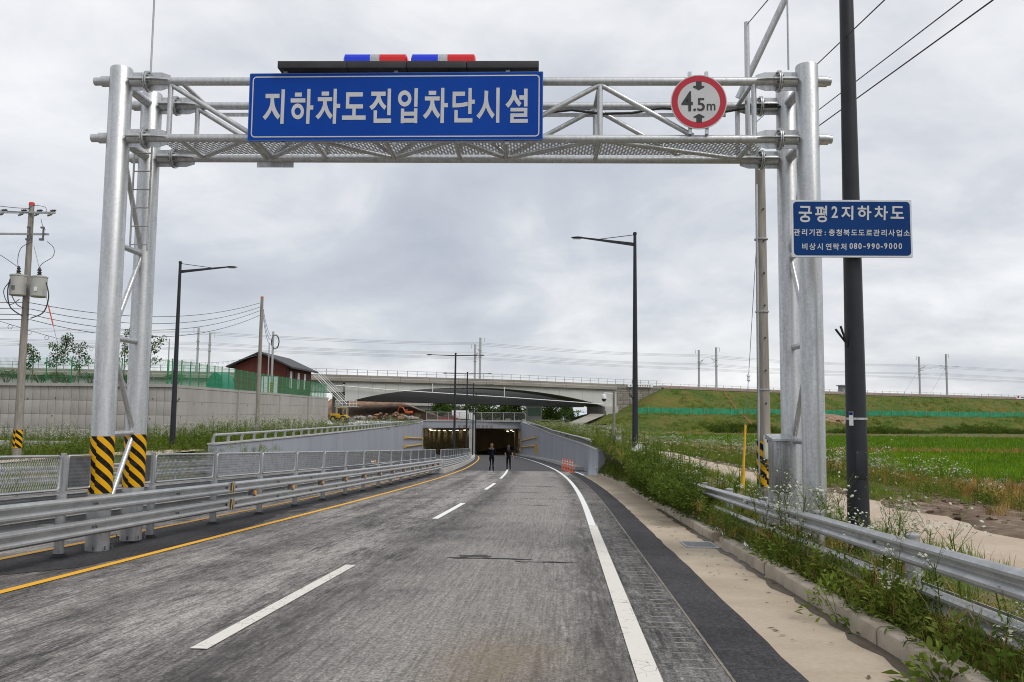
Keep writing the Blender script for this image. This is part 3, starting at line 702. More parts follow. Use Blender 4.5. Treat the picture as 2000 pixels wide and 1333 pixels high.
for i, s in enumerate(posts):
    Mz = Matrix.Translation(RM(s, UM).translation)
    if abs(s - 13.6) > 0.9: put(mp2, 'post', mg, Mz @ Matrix.Rotation(-float(np.interp(s, _S, _H)), 4, 'Z')); put(mcl, 'base_collar', mg, Mz)
    for z in (0.73, 0.40): put(me_bolt, 'bolt', mg, RM(s + 0.35, UM + OFM + 0.015, z)); put(me_bolt, 'bolt', mg, RM(s + 0.27, UM + OFM + 0.015, z))
    if s > 16:
        Mb = RM(s + SPD / 2, UM + OFM, 0.565); put(mblk2, 'spacer', mg, Mb); put(mdisc, 'reflector', mg, Mb @ Matrix.Translation((0.062, 0, 0)))
# striped joint plates
for z in (0.735, 0.405):
    m = MB(); Mx = RM(17.3, UM + OFM + 0.055, z); m.add([Mx @ Vector(p) for p in ((0.012, -0.13, -0.1), (0.012, 0.13, -0.1), (0.012, 0.13, 0.1), (0.012, -0.13, 0.1))], [(0, 1, 2, 3)])
    MB().box(Mx @ Vector((0, 0, 0)), (0.02, 0.34, 0.21), Mx.to_3x3()).build('joint_plate', M_galv_rail, mg, 0)
    MB().box(Mx @ Vector((0.013, 0, 0)), (0.006, 0.16, 0.2), Mx.to_3x3()).build('plate_sticker', M_black, mg, 0)
    mm = MB(); mm.prism([(0.018, -0.045, -0.1), (0.018, 0.0, -0.1), (0.018, 0.05, 0.1), (0.018, 0.0, 0.1)], (0.003, 0, 0), Mx); mm.build('plate_stripe', M_yellow, mg, 0)
def diamond(L, H, dx, dz, w, mat, name='mesh_infill'):
    m = MB(); sl = dx / dz / 1.0
    sh = H * sl
    for fam in (1, -1):
        n = int((L + sh) / dx) + 2
        for i in range(-1, n):
            x0_ = i * dx - (sh if fam > 0 else 0)
            a, b_ = (x0_, 0.0), (x0_ + fam * sh, H)
            if fam < 0: a, b_ = (x0_, 0.0), (x0_ - sh, H)
            (ax, az), (bx, bz) = a, b_
            pts = []
            def clip(ax, az, bx, bz):
                t0, t1 = 0.0, 1.0; d = bx - ax
                for lim, sg in ((0.0, 1), (L, -1)):
                    p = -sg * d; q = sg * (ax - lim)
                    if abs(p) < 1e-9:
                        if q < 0: return None
                        continue
                    r = q / p
                    if p < 0: t0 = max(t0, r)
                    else: t1 = min(t1, r)
                return (t0, t1) if t1 - t0 > 0.02 else None
            c = clip(ax, az, bx, bz)
            if not c: continue
            P = Vector((ax + (bx - ax) * c[0], fam * 0.002, H * c[0])); Q = Vector((ax + (bx - ax) * c[1], fam * 0.002, H * c[1]))
            d = (Q - P).normalized(); nrm = Vector((-d.z, 0, d.x)) * (w / 2); th = Vector((0, 0.004, 0))
            m.add([P - nrm - th * fam, P + nrm + th * fam, Q + nrm + th * fam, Q - nrm - th * fam], [(0, 1, 2, 3)])
    return m.mesh(name, mat, 0, None, False)
PL, PH = 2.42, 0.47
me_inf = diamond(PL - 0.06, PH - 0.05, 0.05, 0.105, 0.0075, mixed('expanded_metal', (0.17, 0.175, 0.18), (0.25, 0.255, 0.26), 6, 0.55, 0.4))
mf = MB(); c_ = 0.06
fp = [(c_, 0), (PL - c_, 0), (PL - 0.015, 0.015), (PL, c_), (PL, PH - c_), (PL - 0.015, PH - 0.015), (PL - c_, PH), (c_, PH), (0.015, PH - 0.015), (0, PH - c_), (0, c_), (0.015, 0.015), (c_, 0)]
mf.path([(x, 0, z) for x, z in fp], 0.019, 8); me_frm = mf.mesh('screen_frame', M_galv_rail, 45)
mh = MB().box((-0.055, 0, 0.1), (0.1, 0.012, 0.07)).box((-0.055, 0, PH - 0.1), (0.1, 0.012, 0.07)).mesh('hinge_plate', M_galv_dull, 0)
gs = thing('glare_screen', 'row of framed expanded metal mesh panels standing on the median barrier', 'screen', RP(10, UM) + Vector((0, 0, 0.93)))
scr_posts = [p for p in posts if p < 51] + [53.2 + SPD * i for i in range(20)]
for i, s in enumerate(scr_posts[:-1]):
    if s > 100: break
    u_ = UM if s < 51 else UM + 0.1
    put(mpt, 'screen_post', gs, Matrix.Translation(RM(s, u_).translation + Vector((0, 0, 0 if s < 51 else -0.02))) @ Matrix.Rotation(-float(np.interp(s, _S, _H)), 4, 'Z'))
    a, L_ = s + 0.09, PL
    spans = [(a, 1.0)]
    if s < 13.2 < s + SPD: spans = [(a, 0.24), (s + SPD - 0.09 - PL * 0.2, 0.2)]
    if 50 < s < 53: spans = []
    for a, k in spans:
        Mx = RM(a, u_, 0.94) @ Matrix.Rotation(PI / 2, 4, 'Z') @ Matrix.Diagonal((k, 1, 1, 1))
        fo = put(me_frm, 'screen_frame', gs, Mx)
        put(me_inf, 'mesh_infill', gs, Mx @ Matrix.Translation((0.03, 0, 0.025))); put(mh, 'hinge_plate', gs, Mx)
o_ = thing('round_reflector', 'amber round reflector on a stub arm clipped to the median mesh screen', 'reflector', RM(31.6, UM + 0.1, 1.0).translation)
Mx = RM(31.6, UM + 0.12, 1.02); mm = MB(); mm.tube(Mx @ Vector((0, 0, 0)), Mx @ Vector((0.03, 0, 0)), 0.06, n=16); mm.build('lens', M_amber, o_)
MB().box(Mx @ Vector((-0.06, -0.06, 0)), (0.1, 0.14, 0.05), Mx.to_3x3()).build('arm', M_white, o_)
# beyond: low concrete base with one beam, bending with the road
mg2 = thing('median_barrier', 'low concrete median kerb carrying a curving steel beam near the tunnel', 'barrier', RP(56, 0.4))
m = MB(); m.sweep([(-0.45, -0.05), (-0.42, 0.28), (0.42, 0.28), (0.45, -0.05)], [RM(q, 0.4) for q in np.linspace(51.2, S_PT - 1, 50)]); m.build('base', M_lconc, mg2)
for side in (1, -1): rail_beams(mg2, 0.4 + 0.2 * side, side, 0.56, 52.2, 100, 6, M_galv_rail); rail_beams(mg2, 0.4 + 0.2 * side, side, 0.32, 52.2, 100, 6, M_galv_rail)
mm = MB(); Mx = RM(51.9, 0.52); mm.bbox(Mx @ Vector((0, 0, 0.55)), (0.5, 0.5, 0.6), 0.03, Mx.to_3x3()); mm.build('end_block', M_galv_rail, mg2)
# outer guardrail of the opposite carriageway
gl = thing('guardrail', 'galvanised guardrail on the far side of the opposite carriageway, seen through the mesh', 'guardrail', RP(15, UL))
for z0 in (0.6, 0.27): rail_beams(gl, UL - 0.15, 1, z0, 1, 41, 4.0, M_galv_rail)
for s in np.arange(1, 41, 4.0): put(mp2, 'post', gl, Matrix.Translation(RM(float(s), UL - 0.27).translation))

# ================================================================== the sign gantry
GL, GR = Vector((-6.18, 12.8, -0.5)), Vector((4.48, 12.5, -0.5)); SPAN = (GR - GL).length; GA = math.atan2(GR.y - GL.y, GR.x - GL.x)
GM = Matrix.Translation(GL) @ Matrix.Rotation(GA, 4, 'Z'); GI = GM.inverted()
ga = thing('sign_gantry', 'galvanised tubular steel gantry spanning the road on four columns', 'gantry', M=GM)
def gloc(px, py, Y): return GI @ atY(px, py, Y)
DEP, ZT, ZB = 1.05, 7.21, 6.30
def col_part(x, y, z0, z1, name='column', r=0.168):
    MB().lathe([(r, z0), (r, z1 - 0.02), (r - 0.01, z1), (0.02, z1 + 0.01)], (x, y, 0), 24).build(name, M_galv, ga, 40)
for x, z0 in ((0, 0.0), (SPAN, -0.05)):
    for y in (0, DEP): col_part(x, y, z0 - 0.02 if x == 0 else z0, 7.42 if x == 0 else 7.46)
# striped wraps on the left columns
zs0, zs1 = gloc(200, 963, 12.8).z, gloc(200, 852, 12.8).z
for y in (0, DEP):
    n = 32; V, F, UV = [], [], []
    for z in (zs0, zs1):
        for j in range(n + 1):
            w = -PI / 2 + 2 * PI * j / n; V.append((0.172 * math.cos(w), y + 0.172 * math.sin(w), z)); UV.append((0.172 * w + y * 0.13, z))
    F = [(j, j + 1, n + 2 + j, n + 1 + j) for j in range(n)]
    put(np_mesh('stripe_wrap', V, F, M_stripe, uv=UV, smooth=True), 'stripe_wrap', ga)
m_base = MB().box((0, 0, 0.012), (0.46, 0.46, 0.024)).mesh('base_plate', M_galv_dull, 0)
for y in (0, DEP):
    for k in range(8):
        w = 2 * PI * k / 8 + 0.2; MB().lathe([(0.012, 0), (0.012, 0.06), (0.02, 0.02)][:2], (0.215 * math.cos(w), y + 0.215 * math.sin(w), 0), 6).build('anchor_bolt', M_bolt, ga)
# leg bracing between front and back columns
lv = [gloc(200, p, 12.8).z for p in (1030, 849, 658, 474)] + [ZB, ZT]
for x in (0, SPAN):
    for i, z in enumerate(lv): MB().tube((x, 0.1, z), (x, DEP - 0.1, z), 0.075 if i in (0, 5) or i == 4 else 0.045, n=14).build('brace', M_galv, ga, 40)
    for i in range(1 if x else 0, len(lv) - 2):
        f, b_ = (0.12, DEP - 0.12) if i % 2 else (DEP - 0.12, 0.12)
        # zigzag: back-front going up alternates
        a0, a1 = ((0.12, DEP - 0.12) if i % 2 == 0 else (DEP - 0.12, 0.12))
        MB().tube((x, a0, lv[i] + 0.06), (x, a1, lv[i + 1] - 0.06), 0.04, n=12).build('diagonal_brace', M_galv, ga, 40)
# ladder inside the left leg
zl0, zl1 = gloc(245, 490, 13.3).z, ZB + 0.3
mm = MB()
for x in (0.02, 0.3): mm.tube((x, 0.5, zl0), (x, 0.5, zl1), 0.016, n=8)
z = zl0 + 0.1
while z < zl1: mm.tube((0.02, 0.5, z), (0.3, 0.5, z), 0.01, n=6); z += 0.3
mm.build('ladder', M_galv_dull, ga)
# chords, end flanges and gussets
for y in (0, DEP):
    for z in (ZT, ZB):
        MB().tube((-0.42, y, z), (SPAN + 0.36, y, z), 0.064, n=18).build('chord', M_galv, ga, 40)
        for x, sg in ((0, -1), (SPAN, 1)):
            MB().tube((x + sg * 0.15, y, z), (x + sg * 0.3, y, z), 0.084, n=18).build('chord_stub', M_galv, ga, 40)
            mm = MB(); L0, L1 = x - sg * 0.16, x - sg * 0.78
            mm.tube((L0, y, z), (x - sg * 0.5, y, z), 0.085, n=18)
            mm.build('chord_sleeve', M_galv, ga, 40)
            mm = MB()
            for d in ((0, 1), (0, -1), (1, 0), (-1, 0)):
                dv = Vector((0, d[0], d[1])); nv = Vector((0, d[1], d[0])) * 0.012
                P = [Vector((L0, y, z)) + dv * 0.06, Vector((L0, y, z)) + dv * 0.145, Vector((L1 + sg * 0.14, y, z)) + dv * 0.145, Vector((L1, y, z)) + dv * 0.1, Vector((L1, y, z)) + dv * 0.06]
                mm.prism([p - nv / 2 for p in P], nv)
            mm.build('gusset', M_galv, ga, 0)
            xf = x - sg * 0.43
            MB().tube((xf - 0.022, y, z), (xf - 0.004, y, z), 0.165, n=24).tube((xf + 0.004, y, z), (xf + 0.022, y, z), 0.165, n=24).build('flange', M_galv, ga, 40)
            mm = MB()
            for k in range(8):
                w = 2 * PI * (k + 0.5) / 8; c = Vector((xf, y + 0.125 * math.cos(w), z + 0.125 * math.sin(w))); mm.tube(c - Vector((0.05, 0, 0)), c + Vector((0.05, 0, 0)), 0.014, n=6)
            mm.build('flange_bolts', M_bolt, ga, 40, kind='stuff')
# web members
xt = [gloc(p, 160, 12.7).x for p in (330, 610, 890, 1171, 1466)]; xb = [gloc(p, 268, 12.7).x for p in (492, 750, 985, 1350)]
for y in (0, DEP):
    for x in xt: MB().tube((x, y, ZB + 0.04), (x, y, ZT - 0.04), 0.04, n=12).build('vertical', M_galv, ga, 40)
    for i in range(4):
        MB().tube((xt[i], y, ZT - 0.05), (xb[i], y, ZB + 0.05), 0.04, n=12).build('diagonal', M_galv, ga, 40)
        if i < 3: MB().tube((xb[i], y, ZB + 0.05), (xt[i + 1], y, ZT - 0.05), 0.04, n=12).build('diagonal', M_galv, ga, 40)
nodes = sorted([xt[0] + 0.15, xb[0] - 0.1] + xb[:3] + xt[1:])
for i, x in enumerate(nodes):
    for z in (ZB, ZT): MB().tube((x, 0.05, z), (x, DEP - 0.05, z), 0.036, n=12).build('crosspiece', M_galv, ga, 40)
    if i < len(nodes) - 1:
        a0, a1 = ((0.06, DEP - 0.06) if i % 2 else (DEP - 0.06, 0.06))
        MB().tube((x, a0, ZB), (nodes[i + 1], a1, ZB), 0.036, n=12).build('crosspiece', M_galv, ga, 40)
me = diamond(SPAN - 1.1, DEP - 0.14, 0.10, 0.07, 0.011, M_galv_dull, 'walkway_mesh')
put(me, 'walkway_mesh', ga, Matrix.Translation((0.55, 0.07, ZB + 0.055)) @ Matrix.Rotation(-PI / 2, 4, 'X'))
for x in (2.15,): MB().box((x, DEP - 0.005, ZB - 0.1), (0.62, 0.014, 0.1)).build('splice_plate', M_galv, ga, 0)
for z, y in ((7.13, DEP + 0.02), (6.98, DEP + 0.06)):
    MB().box((SPAN / 2 + 0.1, y, z + 0.11), (SPAN - 2.2, 0.1, 0.012)).box((SPAN / 2 + 0.1, y - 0.05, z + 0.08), (SPAN - 2.2, 0.008, 0.06)).build('cable_tray', M_galv_dull, ga, 0)
mm = MB(); mm.path([(6.6 + 0.5 * i, DEP - 0.1, 7.05 + 0.05 * math.sin(i * 1.9) + 0.012 * i) for i in range(9)], 0.022, 6); mm.build('cable', M_cable, ga)
# lightning rods, mast pipe and the raking pole at the right
for px, py0, Y in ((294, 150, 12.8), (1540, 136, 12.9)):
    a, b_ = gloc(px, py0, Y), gloc(px, py0 - 10, Y); MB().tube(a, (a.x, a.y, a.z + 2.6), 0.016, 0.014, 8).build('lightning_rod', M_galv_dull, ga)
a = gloc(1461, 260, 13.3); b_ = gloc(1461, 44, 13.3); MB().tube((a.x, a.y, ZB), (a.x, a.y, b_.z), 0.042, n=14).build('mast_pipe', M_galv, ga, 40)
a = gloc(1442, 192, 13.75); b_ = gloc(1533, 0, 13.3); MB().tube(a, a + (b_ - a) * 1.5, 0.056, n=14).build('raking_pole', M_galv, ga, 40)

# ------------------------------------------------------------------ flat lettering
class Plane:
    """sign face from four photo corners at the depth of its support"""
    def __init__(s, q, YL, YR):
        s.q = q; tl, tr, br, bl = q
        L0, R0 = atY(bl[0], bl[1], YL), atY(br[0], br[1], YR); LT, RT = atY(tl[0], tl[1], YL), atY(tr[0], tr[1], YR)
        zb, zt = (L0.z + R0.z) / 2, (LT.z + RT.z) / 2; xl, xr = (L0.x + LT.x) / 2, (R0.x + RT.x) / 2
        s.o = Vector((xl, YL, zb)); s.ux = Vector((xr - xl, YR - YL, 0)); s.w = s.ux.length; s.ux /= s.w; s.h = zt - zb
        s.n = Vector((s.ux.y, -s.ux.x, 0))
    def ab(s, px, py):
        tl, tr, br, bl = s.q
        v = (py - tl[1]) / (bl[1] - tl[1]); xl = tl[0] + (bl[0] - tl[0]) * v; xr = tr[0] + (br[0] - tr[0]) * v; a = (px - xl) / (xr - xl)
        yt = tl[1] + (tr[1] - tl[1]) * a; yb = bl[1] + (br[1] - bl[1]) * a; return a, (yb - py) / (yb - yt)
    def P(s, a, b, d=0.0): return s.o + s.ux * (a * s.w) + Vector((0, 0, b * s.h)) + s.n * d
    def px(s, x, y, d=0.0): return s.P(*s.ab(x, y), d)
    def R(s): return Matrix((s.ux, -s.n, Vector((0, 0, 1)))).transposed()
    def board(s, th, r, name, mat, parent, inset=0.0, d0=0.0):
        pts = []; W_, H_ = s.w, s.h
        for cx, cy, a0 in ((inset + r, inset + r, PI), (W_ - inset - r, inset + r, 1.5 * PI), (W_ - inset - r, H_ - inset - r, 0), (inset + r, H_ - inset - r, PI / 2)):
            for k in range(5):
                w = a0 + k * PI / 8; pts.append(s.o + s.ux * (cx + r * math.cos(w)) + Vector((0, 0, cy + r * math.sin(w))) + s.n * d0)
        return MB().prism(pts, s.n * th).build(name, mat, parent, 0)
    def outline(s, inset, w, r, d, name, mat, parent):
        m = MB(); A, B = [], []
        for ins, L in ((inset, A), (inset + w, B)):
            rr = max(0.001, r - (ins - inset))
            for cx, cy, a0 in ((ins + rr, ins + rr, PI), (s.w - ins - rr, ins + rr, 1.5 * PI), (s.w - ins - rr, s.h - ins - rr, 0), (ins + rr, s.h - ins - rr, PI / 2)):
                for k in range(6):
                    q = a0 + k * PI / 10; L.append(s.o + s.ux * (cx + rr * math.cos(q)) + Vector((0, 0, cy + rr * math.sin(q))) + s.n * d)
        n = len(A); m.add(A + B, [(i, (i + 1) % n, n + (i + 1) % n, n + i) for i in range(n)]); return m.build(name, mat, parent, 0, False)
_glyph = {}
def glyph(ch, off):
    if (ch, off) not in _glyph:
        c = bpy.data.curves.new('glyph', 'FONT'); c.body = ch; c.offset = off; c.resolution_u = 4
        o = bpy.data.objects.new('glyph', c); COL.objects.link(o); bpy.context.view_layer.update()
        me = o.to_mesh(); vs = [v.co.copy() for v in me.vertices]; fs = [tuple(p.vertices) for p in me.polygons]; o.to_mesh_clear()
        bpy.data.objects.remove(o); bpy.data.curves.remove(c); _glyph[(ch, off)] = (vs, fs)
    return _glyph[(ch, off)]
def put_glyph(pl, ch, cxp, basep, size, parent, mat, off=0.018, xs=1.0, d=0.004, box=None, name='letter'):
    """size and position in photo pixels on the sign plane; box = x0, y0, x1, y1 fits the glyph into a box"""
    vs, fs = glyph(ch, off); x0_ = min(v.x for v in vs); x1_ = max(v.x for v in vs); y0_ = min(v.y for v in vs); y1_ = max(v.y for v in vs)
    m = MB(); P = []
    for v in vs:
        if box: px = box[0] + (v.x - x0_) / (x1_ - x0_) * (box[2] - box[0]); py = box[3] - (v.y - y0_) / (y1_ - y0_) * (box[3] - box[1])
        else: px = cxp + (v.x - (x0_ + x1_) / 2) * size * xs; py = basep - v.y * size
        P.append(pl.px(px, py, d))
    m.add(P, fs); return m.build(name, mat, parent, 0, False)

big = Plane([(488, 145), (1061, 139), (1060, 273), (483, 276)], 12.46, 12.26)
bs = thing('direction_sign', 'wide blue overhead sign with ten large white Korean syllables', 'sign', big.P(0.5, 0))
big.board(-0.035, 0.015, 'panel', M_blue, bs)
big.outline(0.0, 0.012, 0.02, 0.001, 'edge_trim', mixed('sign_edge', (0.03, 0.1, 0.36), (0.05, 0.13, 0.4), 3, 0.4), bs)
big.outline(0.05, 0.018, 0.06, 0.003, 'border_line', M_letter, bs)
for a in (0.12, 0.5, 0.88): MB().box(big.P(a, 0.5, -0.075), (0.06, 0.06, big.h + 0.1), big.R()).build('bracket', M_galv, bs, 0)
ZK = 15.68
LET = [
 (505, [[(225,312),(658,308),(655,440),(222,442)], [(380,440),(488,440),(492,560),(510,680),(560,800),(620,900),(680,985),(600,1095),(520,1000),(460,900),(418,800),(370,900),(300,1010),(212,1108),(135,1015),(220,920),(300,800),(350,690),(375,560)], [(722,172),(828,172),(782,1225),(678,1225)]]),
 (505, [[(1138,270),(1350,268),(1345,393),(1133,393)], [(1005,448),(1460,445),(1458,572),(1003,575)], (1220,845,195,240,97,115), [(1520,158),(1618,158),(1608,660),(1705,660),(1700,790),(1600,790),(1580,1222),(1478,1222)]]),
 (612, [[(285,237),(512,235),(508,360),(282,360)], [(165,410),(608,408),(605,530),(162,533)], [(330,533),(440,533),(445,620),(480,740),(530,850),(620,965),(550,1080),(480,1000),(420,900),(372,805),(320,900),(250,1010),(172,1088),(92,995),(190,900),(270,780),(320,650)], [(655,150),(755,150),(745,612),(855,612),(852,738),(740,738),(722,1220),(622,1220)]]),
 (612, [[(1040,255),(1552,252),(1550,383),(1140,388),(1130,625),(1555,622),(1555,750),(1027,755)], [(1232,751),(1335,751),(1328,967),(1225,967)], [(912,968),(1637,962),(1635,1095),(910,1100)]]),
 (718, [[(150,235),(592,232),(588,362),(148,365)], [(318,362),(432,362),(450,450),(490,540),(550,620),(615,682),(548,790),(470,710),(410,630),(368,555),(320,640),(250,730),(163,798),(90,690),(180,620),(250,530),(300,440)], [(655,140),(757,140),(740,955),(635,955)], [(222,808),(328,808),(318,1060),(757,1055),(755,1190),(218,1192)]]),
 (718, [(1172,440,205,248,103,112), [(1475,125),(1578,125),(1562,695),(1460,695)], [(1058,752),(1160,752),(1150,1197),(1050,1200)], [(1460,738),(1562,738),(1555,1195),(1452,1195)], [(1155,848),(1460,845),(1455,968),(1155,972)], [(1152,1052),(1455,1050),(1452,1180),(1152,1182)]]),
 (822, [[(275,203),(505,203),(500,325),(275,327)], [(158,378),(610,376),(606,500),(158,502)], [(330,500),(440,500),(448,590),(480,700),(535,810),(625,940),(558,1055),(480,960),(420,870),(378,775),(320,890),(250,990),(178,1065),(95,965),(190,870),(270,750),(320,620)], [(655,112),(755,112),(750,580),(860,580),(860,708),(745,708),(737,1192),(630,1192)]]),
 (822, [[(1005,228),(1382,225),(1380,355),(1105,360),(1095,585),(1200,580),(1330,565),(1458,535),(1465,660),(1330,690),(1150,708),(998,712)], [(1488,112),(1587,112),(1585,472),(1678,470),(1676,600),(1582,600),(1578,908),(1475,910)], [(1060,790),(1160,790),(1158,1045),(1608,1040),(1605,1170),(1055,1172)]]),
 (926, [[(343,190),(456,203),(445,400),(460,560),(500,690),(560,810),(650,930),(572,1050),(500,940),(430,820),(385,705),(340,810),(270,940),(188,1060),(97,965),(190,850),(270,710),(320,570),(340,400)], [(703,100),(803,100),(790,1177),(690,1177)]]),
 (926, [[(1185,155),(1298,178),(1290,290),(1330,390),(1390,490),(1462,572),(1385,682),(1300,580),(1232,462),(1180,560),(1120,650),(1057,718),(975,618),(1060,530),(1130,420),(1175,300)], [(1540,128),(1647,128),(1643,677),(1537,677),(1538,467),(1398,470),(1395,335),(1540,332)], [(1128,720),(1640,718),(1635,998),(1225,1000),(1225,1062),(1652,1058),(1650,1175),(1120,1177),(1128,890),(1535,888),(1537,828),(1128,832)]])]
for ox, strokes in LET:
    m = MB()
    for k, st in enumerate(strokes):
        d = 0.003 + 0.0006 * k
        f = lambda x, y: big.px(ox + x / ZK, 165 + y / ZK, d)
        if isinstance(st, tuple):
            cx_, cy_, rx_, ry_, ix, iy = st; n = 36
            A = [f(cx_ + rx_ * math.cos(2 * PI * i / n), cy_ + ry_ * math.sin(2 * PI * i / n)) for i in range(n)]; B = [f(cx_ + ix * math.cos(2 * PI * i / n), cy_ + iy * math.sin(2 * PI * i / n)) for i in range(n)]
            m.add(A + B, [(i, (i + 1) % n, n + (i + 1) % n, n + i) for i in range(n)])
        else: m.add([f(x, y) for x, y in st], [tuple(range(len(st)))])
    m.build('syllable', M_letter, bs, 0, False)

# display housing and beacon bars on the top chord
hz0 = GL.z + ZT + 0.066
hb = thing('display_housing', 'long black sign housing lying on the gantry above the blue sign', 'housing', (-1.8, 12.65, hz0))
lim = [552, 686, 800, 915, 1053]
def on_chord(px, py=125, dy=0.0): p = gloc(px, py, 12.62); return p.x, p.z
zt_h = gloc(800, 117.5, 12.27).z
for a, b_ in zip(lim[:-1], lim[1:]):
    xa, xb_ = on_chord(a)[0], on_chord(b_)[0]
    mm = MB(); mm.bbox(((xa + xb_) / 2, -0.12, (ZT + 0.066 + zt_h) / 2), (xb_ - xa - 0.008, 0.5, zt_h - ZT - 0.066), 0.008)
    for i, v in enumerate(mm.v): mm.v[i] = tuple(GM @ Vector(v))
    mm.build('module', M_black, hb)
t = NT('blue_lens'); t.b.inputs['Transmission Weight'].default_value = 0.25; M_bl = t.fin((0.01, 0.05, 0.85), 0.12)
t = NT('red_lens'); t.b.inputs['Transmission Weight'].default_value = 0.25; M_rl = t.fin((0.8, 0.012, 0.02), 0.12)
for (a, b_, nm) in ((678, 800, 'blue and red beacon bar on the black housing, above the fourth syllable'), (808, 931, 'blue and red beacon bar on the black housing, above the seventh syllable')):
    xa, xb_ = on_chord(a, 112)[0], on_chord(b_, 112)[0]; L_ = xb_ - xa; R3 = GM.to_3x3()
    lb = thing('beacon_bar', nm, 'beacon light', GM @ Vector(((xa + xb_) / 2, -0.15, zt_h)))
    def seg(x0_, x1_, mat, name, cap0, cap1):
        mm = MB(); pts, rs = [], []
        pr_ = [(-0.13, 0), (-0.14, 0.07), (-0.11, 0.125), (-0.05, 0.14), (0.05, 0.14), (0.11, 0.125), (0.14, 0.07), (0.13, 0)]
        fr = [];
        st = [(x0_, 0.8 if cap0 else 1.0)] + ([(x0_ + 0.02, 1.0)] if cap0 else []) + ([(x1_ - 0.02, 1.0)] if cap1 else []) + [(x1_, 0.8 if cap1 else 1.0)]
        for x, k in st: fr.append(GM @ Matrix.Translation((x, -0.2, zt_h + 0.002)) @ Matrix.Rotation(PI / 2, 4, 'Z') @ Matrix.Diagonal((k, 1, k, 1)))
        mm.sweep(pr_, fr); mm.build(name, mat, lb, 40)
    seg(xa, xa + 0.42 * L_, M_bl, 'blue_lens', 1, 0); seg(xa + 0.421 * L_, xa + 0.57 * L_, M_steel, 'speaker', 0, 0); seg(xa + 0.571 * L_, xb_, M_rl, 'red_lens', 0, 1)

# round height limit sign
hc = Plane([(1310, 146), (1420, 146), (1420, 253), (1310, 253)], 12.44, 12.4)
hs = thing('height_limit_sign', 'round white height limit sign with red ring reading 4.5m', 'sign', hc.P(0.5, 0))
def disc(pl, r0, r1, d, th, name, mat, parent, n=48):
    c = pl.P(0.5, 0.5, d); R_ = pl.w / 2; m = MB()
    A = [c + pl.ux * (R_ * r1 * math.cos(2 * PI * i / n)) + Vector((0, 0, R_ * r1 * math.sin(2 * PI * i / n))) for i in range(n)]
    if r0 > 0:
        B = [c + pl.ux * (R_ * r0 * math.cos(2 * PI * i / n)) + Vector((0, 0, R_ * r0 * math.sin(2 * PI * i / n))) for i in range(n)]; m.add(A + B, [(i, (i + 1) % n, n + (i + 1) % n, n + i) for i in range(n)]); return m.build(name, mat, parent, 0, False)
    return m.prism(A, pl.n * th).build(name, mat, parent, 30)
M_red = mixed('red_sign_sheeting', (0.42, 0.006, 0.02), (0.48, 0.01, 0.028), 3, 0.4); M_ink = mixed('black_sign_print', (0.02, 0.02, 0.024), (0.03, 0.03, 0.034), 5, 0.5)
disc(hc, 0, 1.0, -0.02, 0.02, 'plate', M_letter, hs); disc(hc, 0.755, 0.965, 0.002, 0, 'ring', M_red, hs)
HZ = 1444 / 130.0
hb_ = lambda x0_, y0_, x1_, y1_: (1300 + x0_ / HZ, 140 + y0_ / HZ, 1300 + x1_ / HZ, 140 + y1_ / HZ)
for ch, bx_ in (('4', hb_(345, 430, 592, 865)), ('5', hb_(685, 580, 852, 860)), ('m', hb_(893, 705, 1080, 850)), ('.', hb_(600, 803, 660, 863))):
    put_glyph(hc, ch, 0, 0, 1, hs, M_ink, 0.012, 1, 0.004, bx_)
for pts in ([(665,215),(785,215),(785,315),(842,315),(846,345),(724,410),(600,345),(604,315),(665,315)], [(665,1112),(785,1112),(785,1010),(842,1000),(846,985),(724,918),(600,985),(604,1000),(665,1010)]):
    m = MB(); m.add([hc.px(1300 + x / HZ, 140 + y / HZ, 0.004) for x, y in pts], [tuple(range(len(pts)))]); m.build('arrow', M_ink, hs, 0, False)
for a in (0.35, 0.65): MB().box(hc.P(a, 0.5, -0.06), (0.05, 0.06, hc.h + 0.12), hc.R()).build('bracket', M_galv, hs, 0)
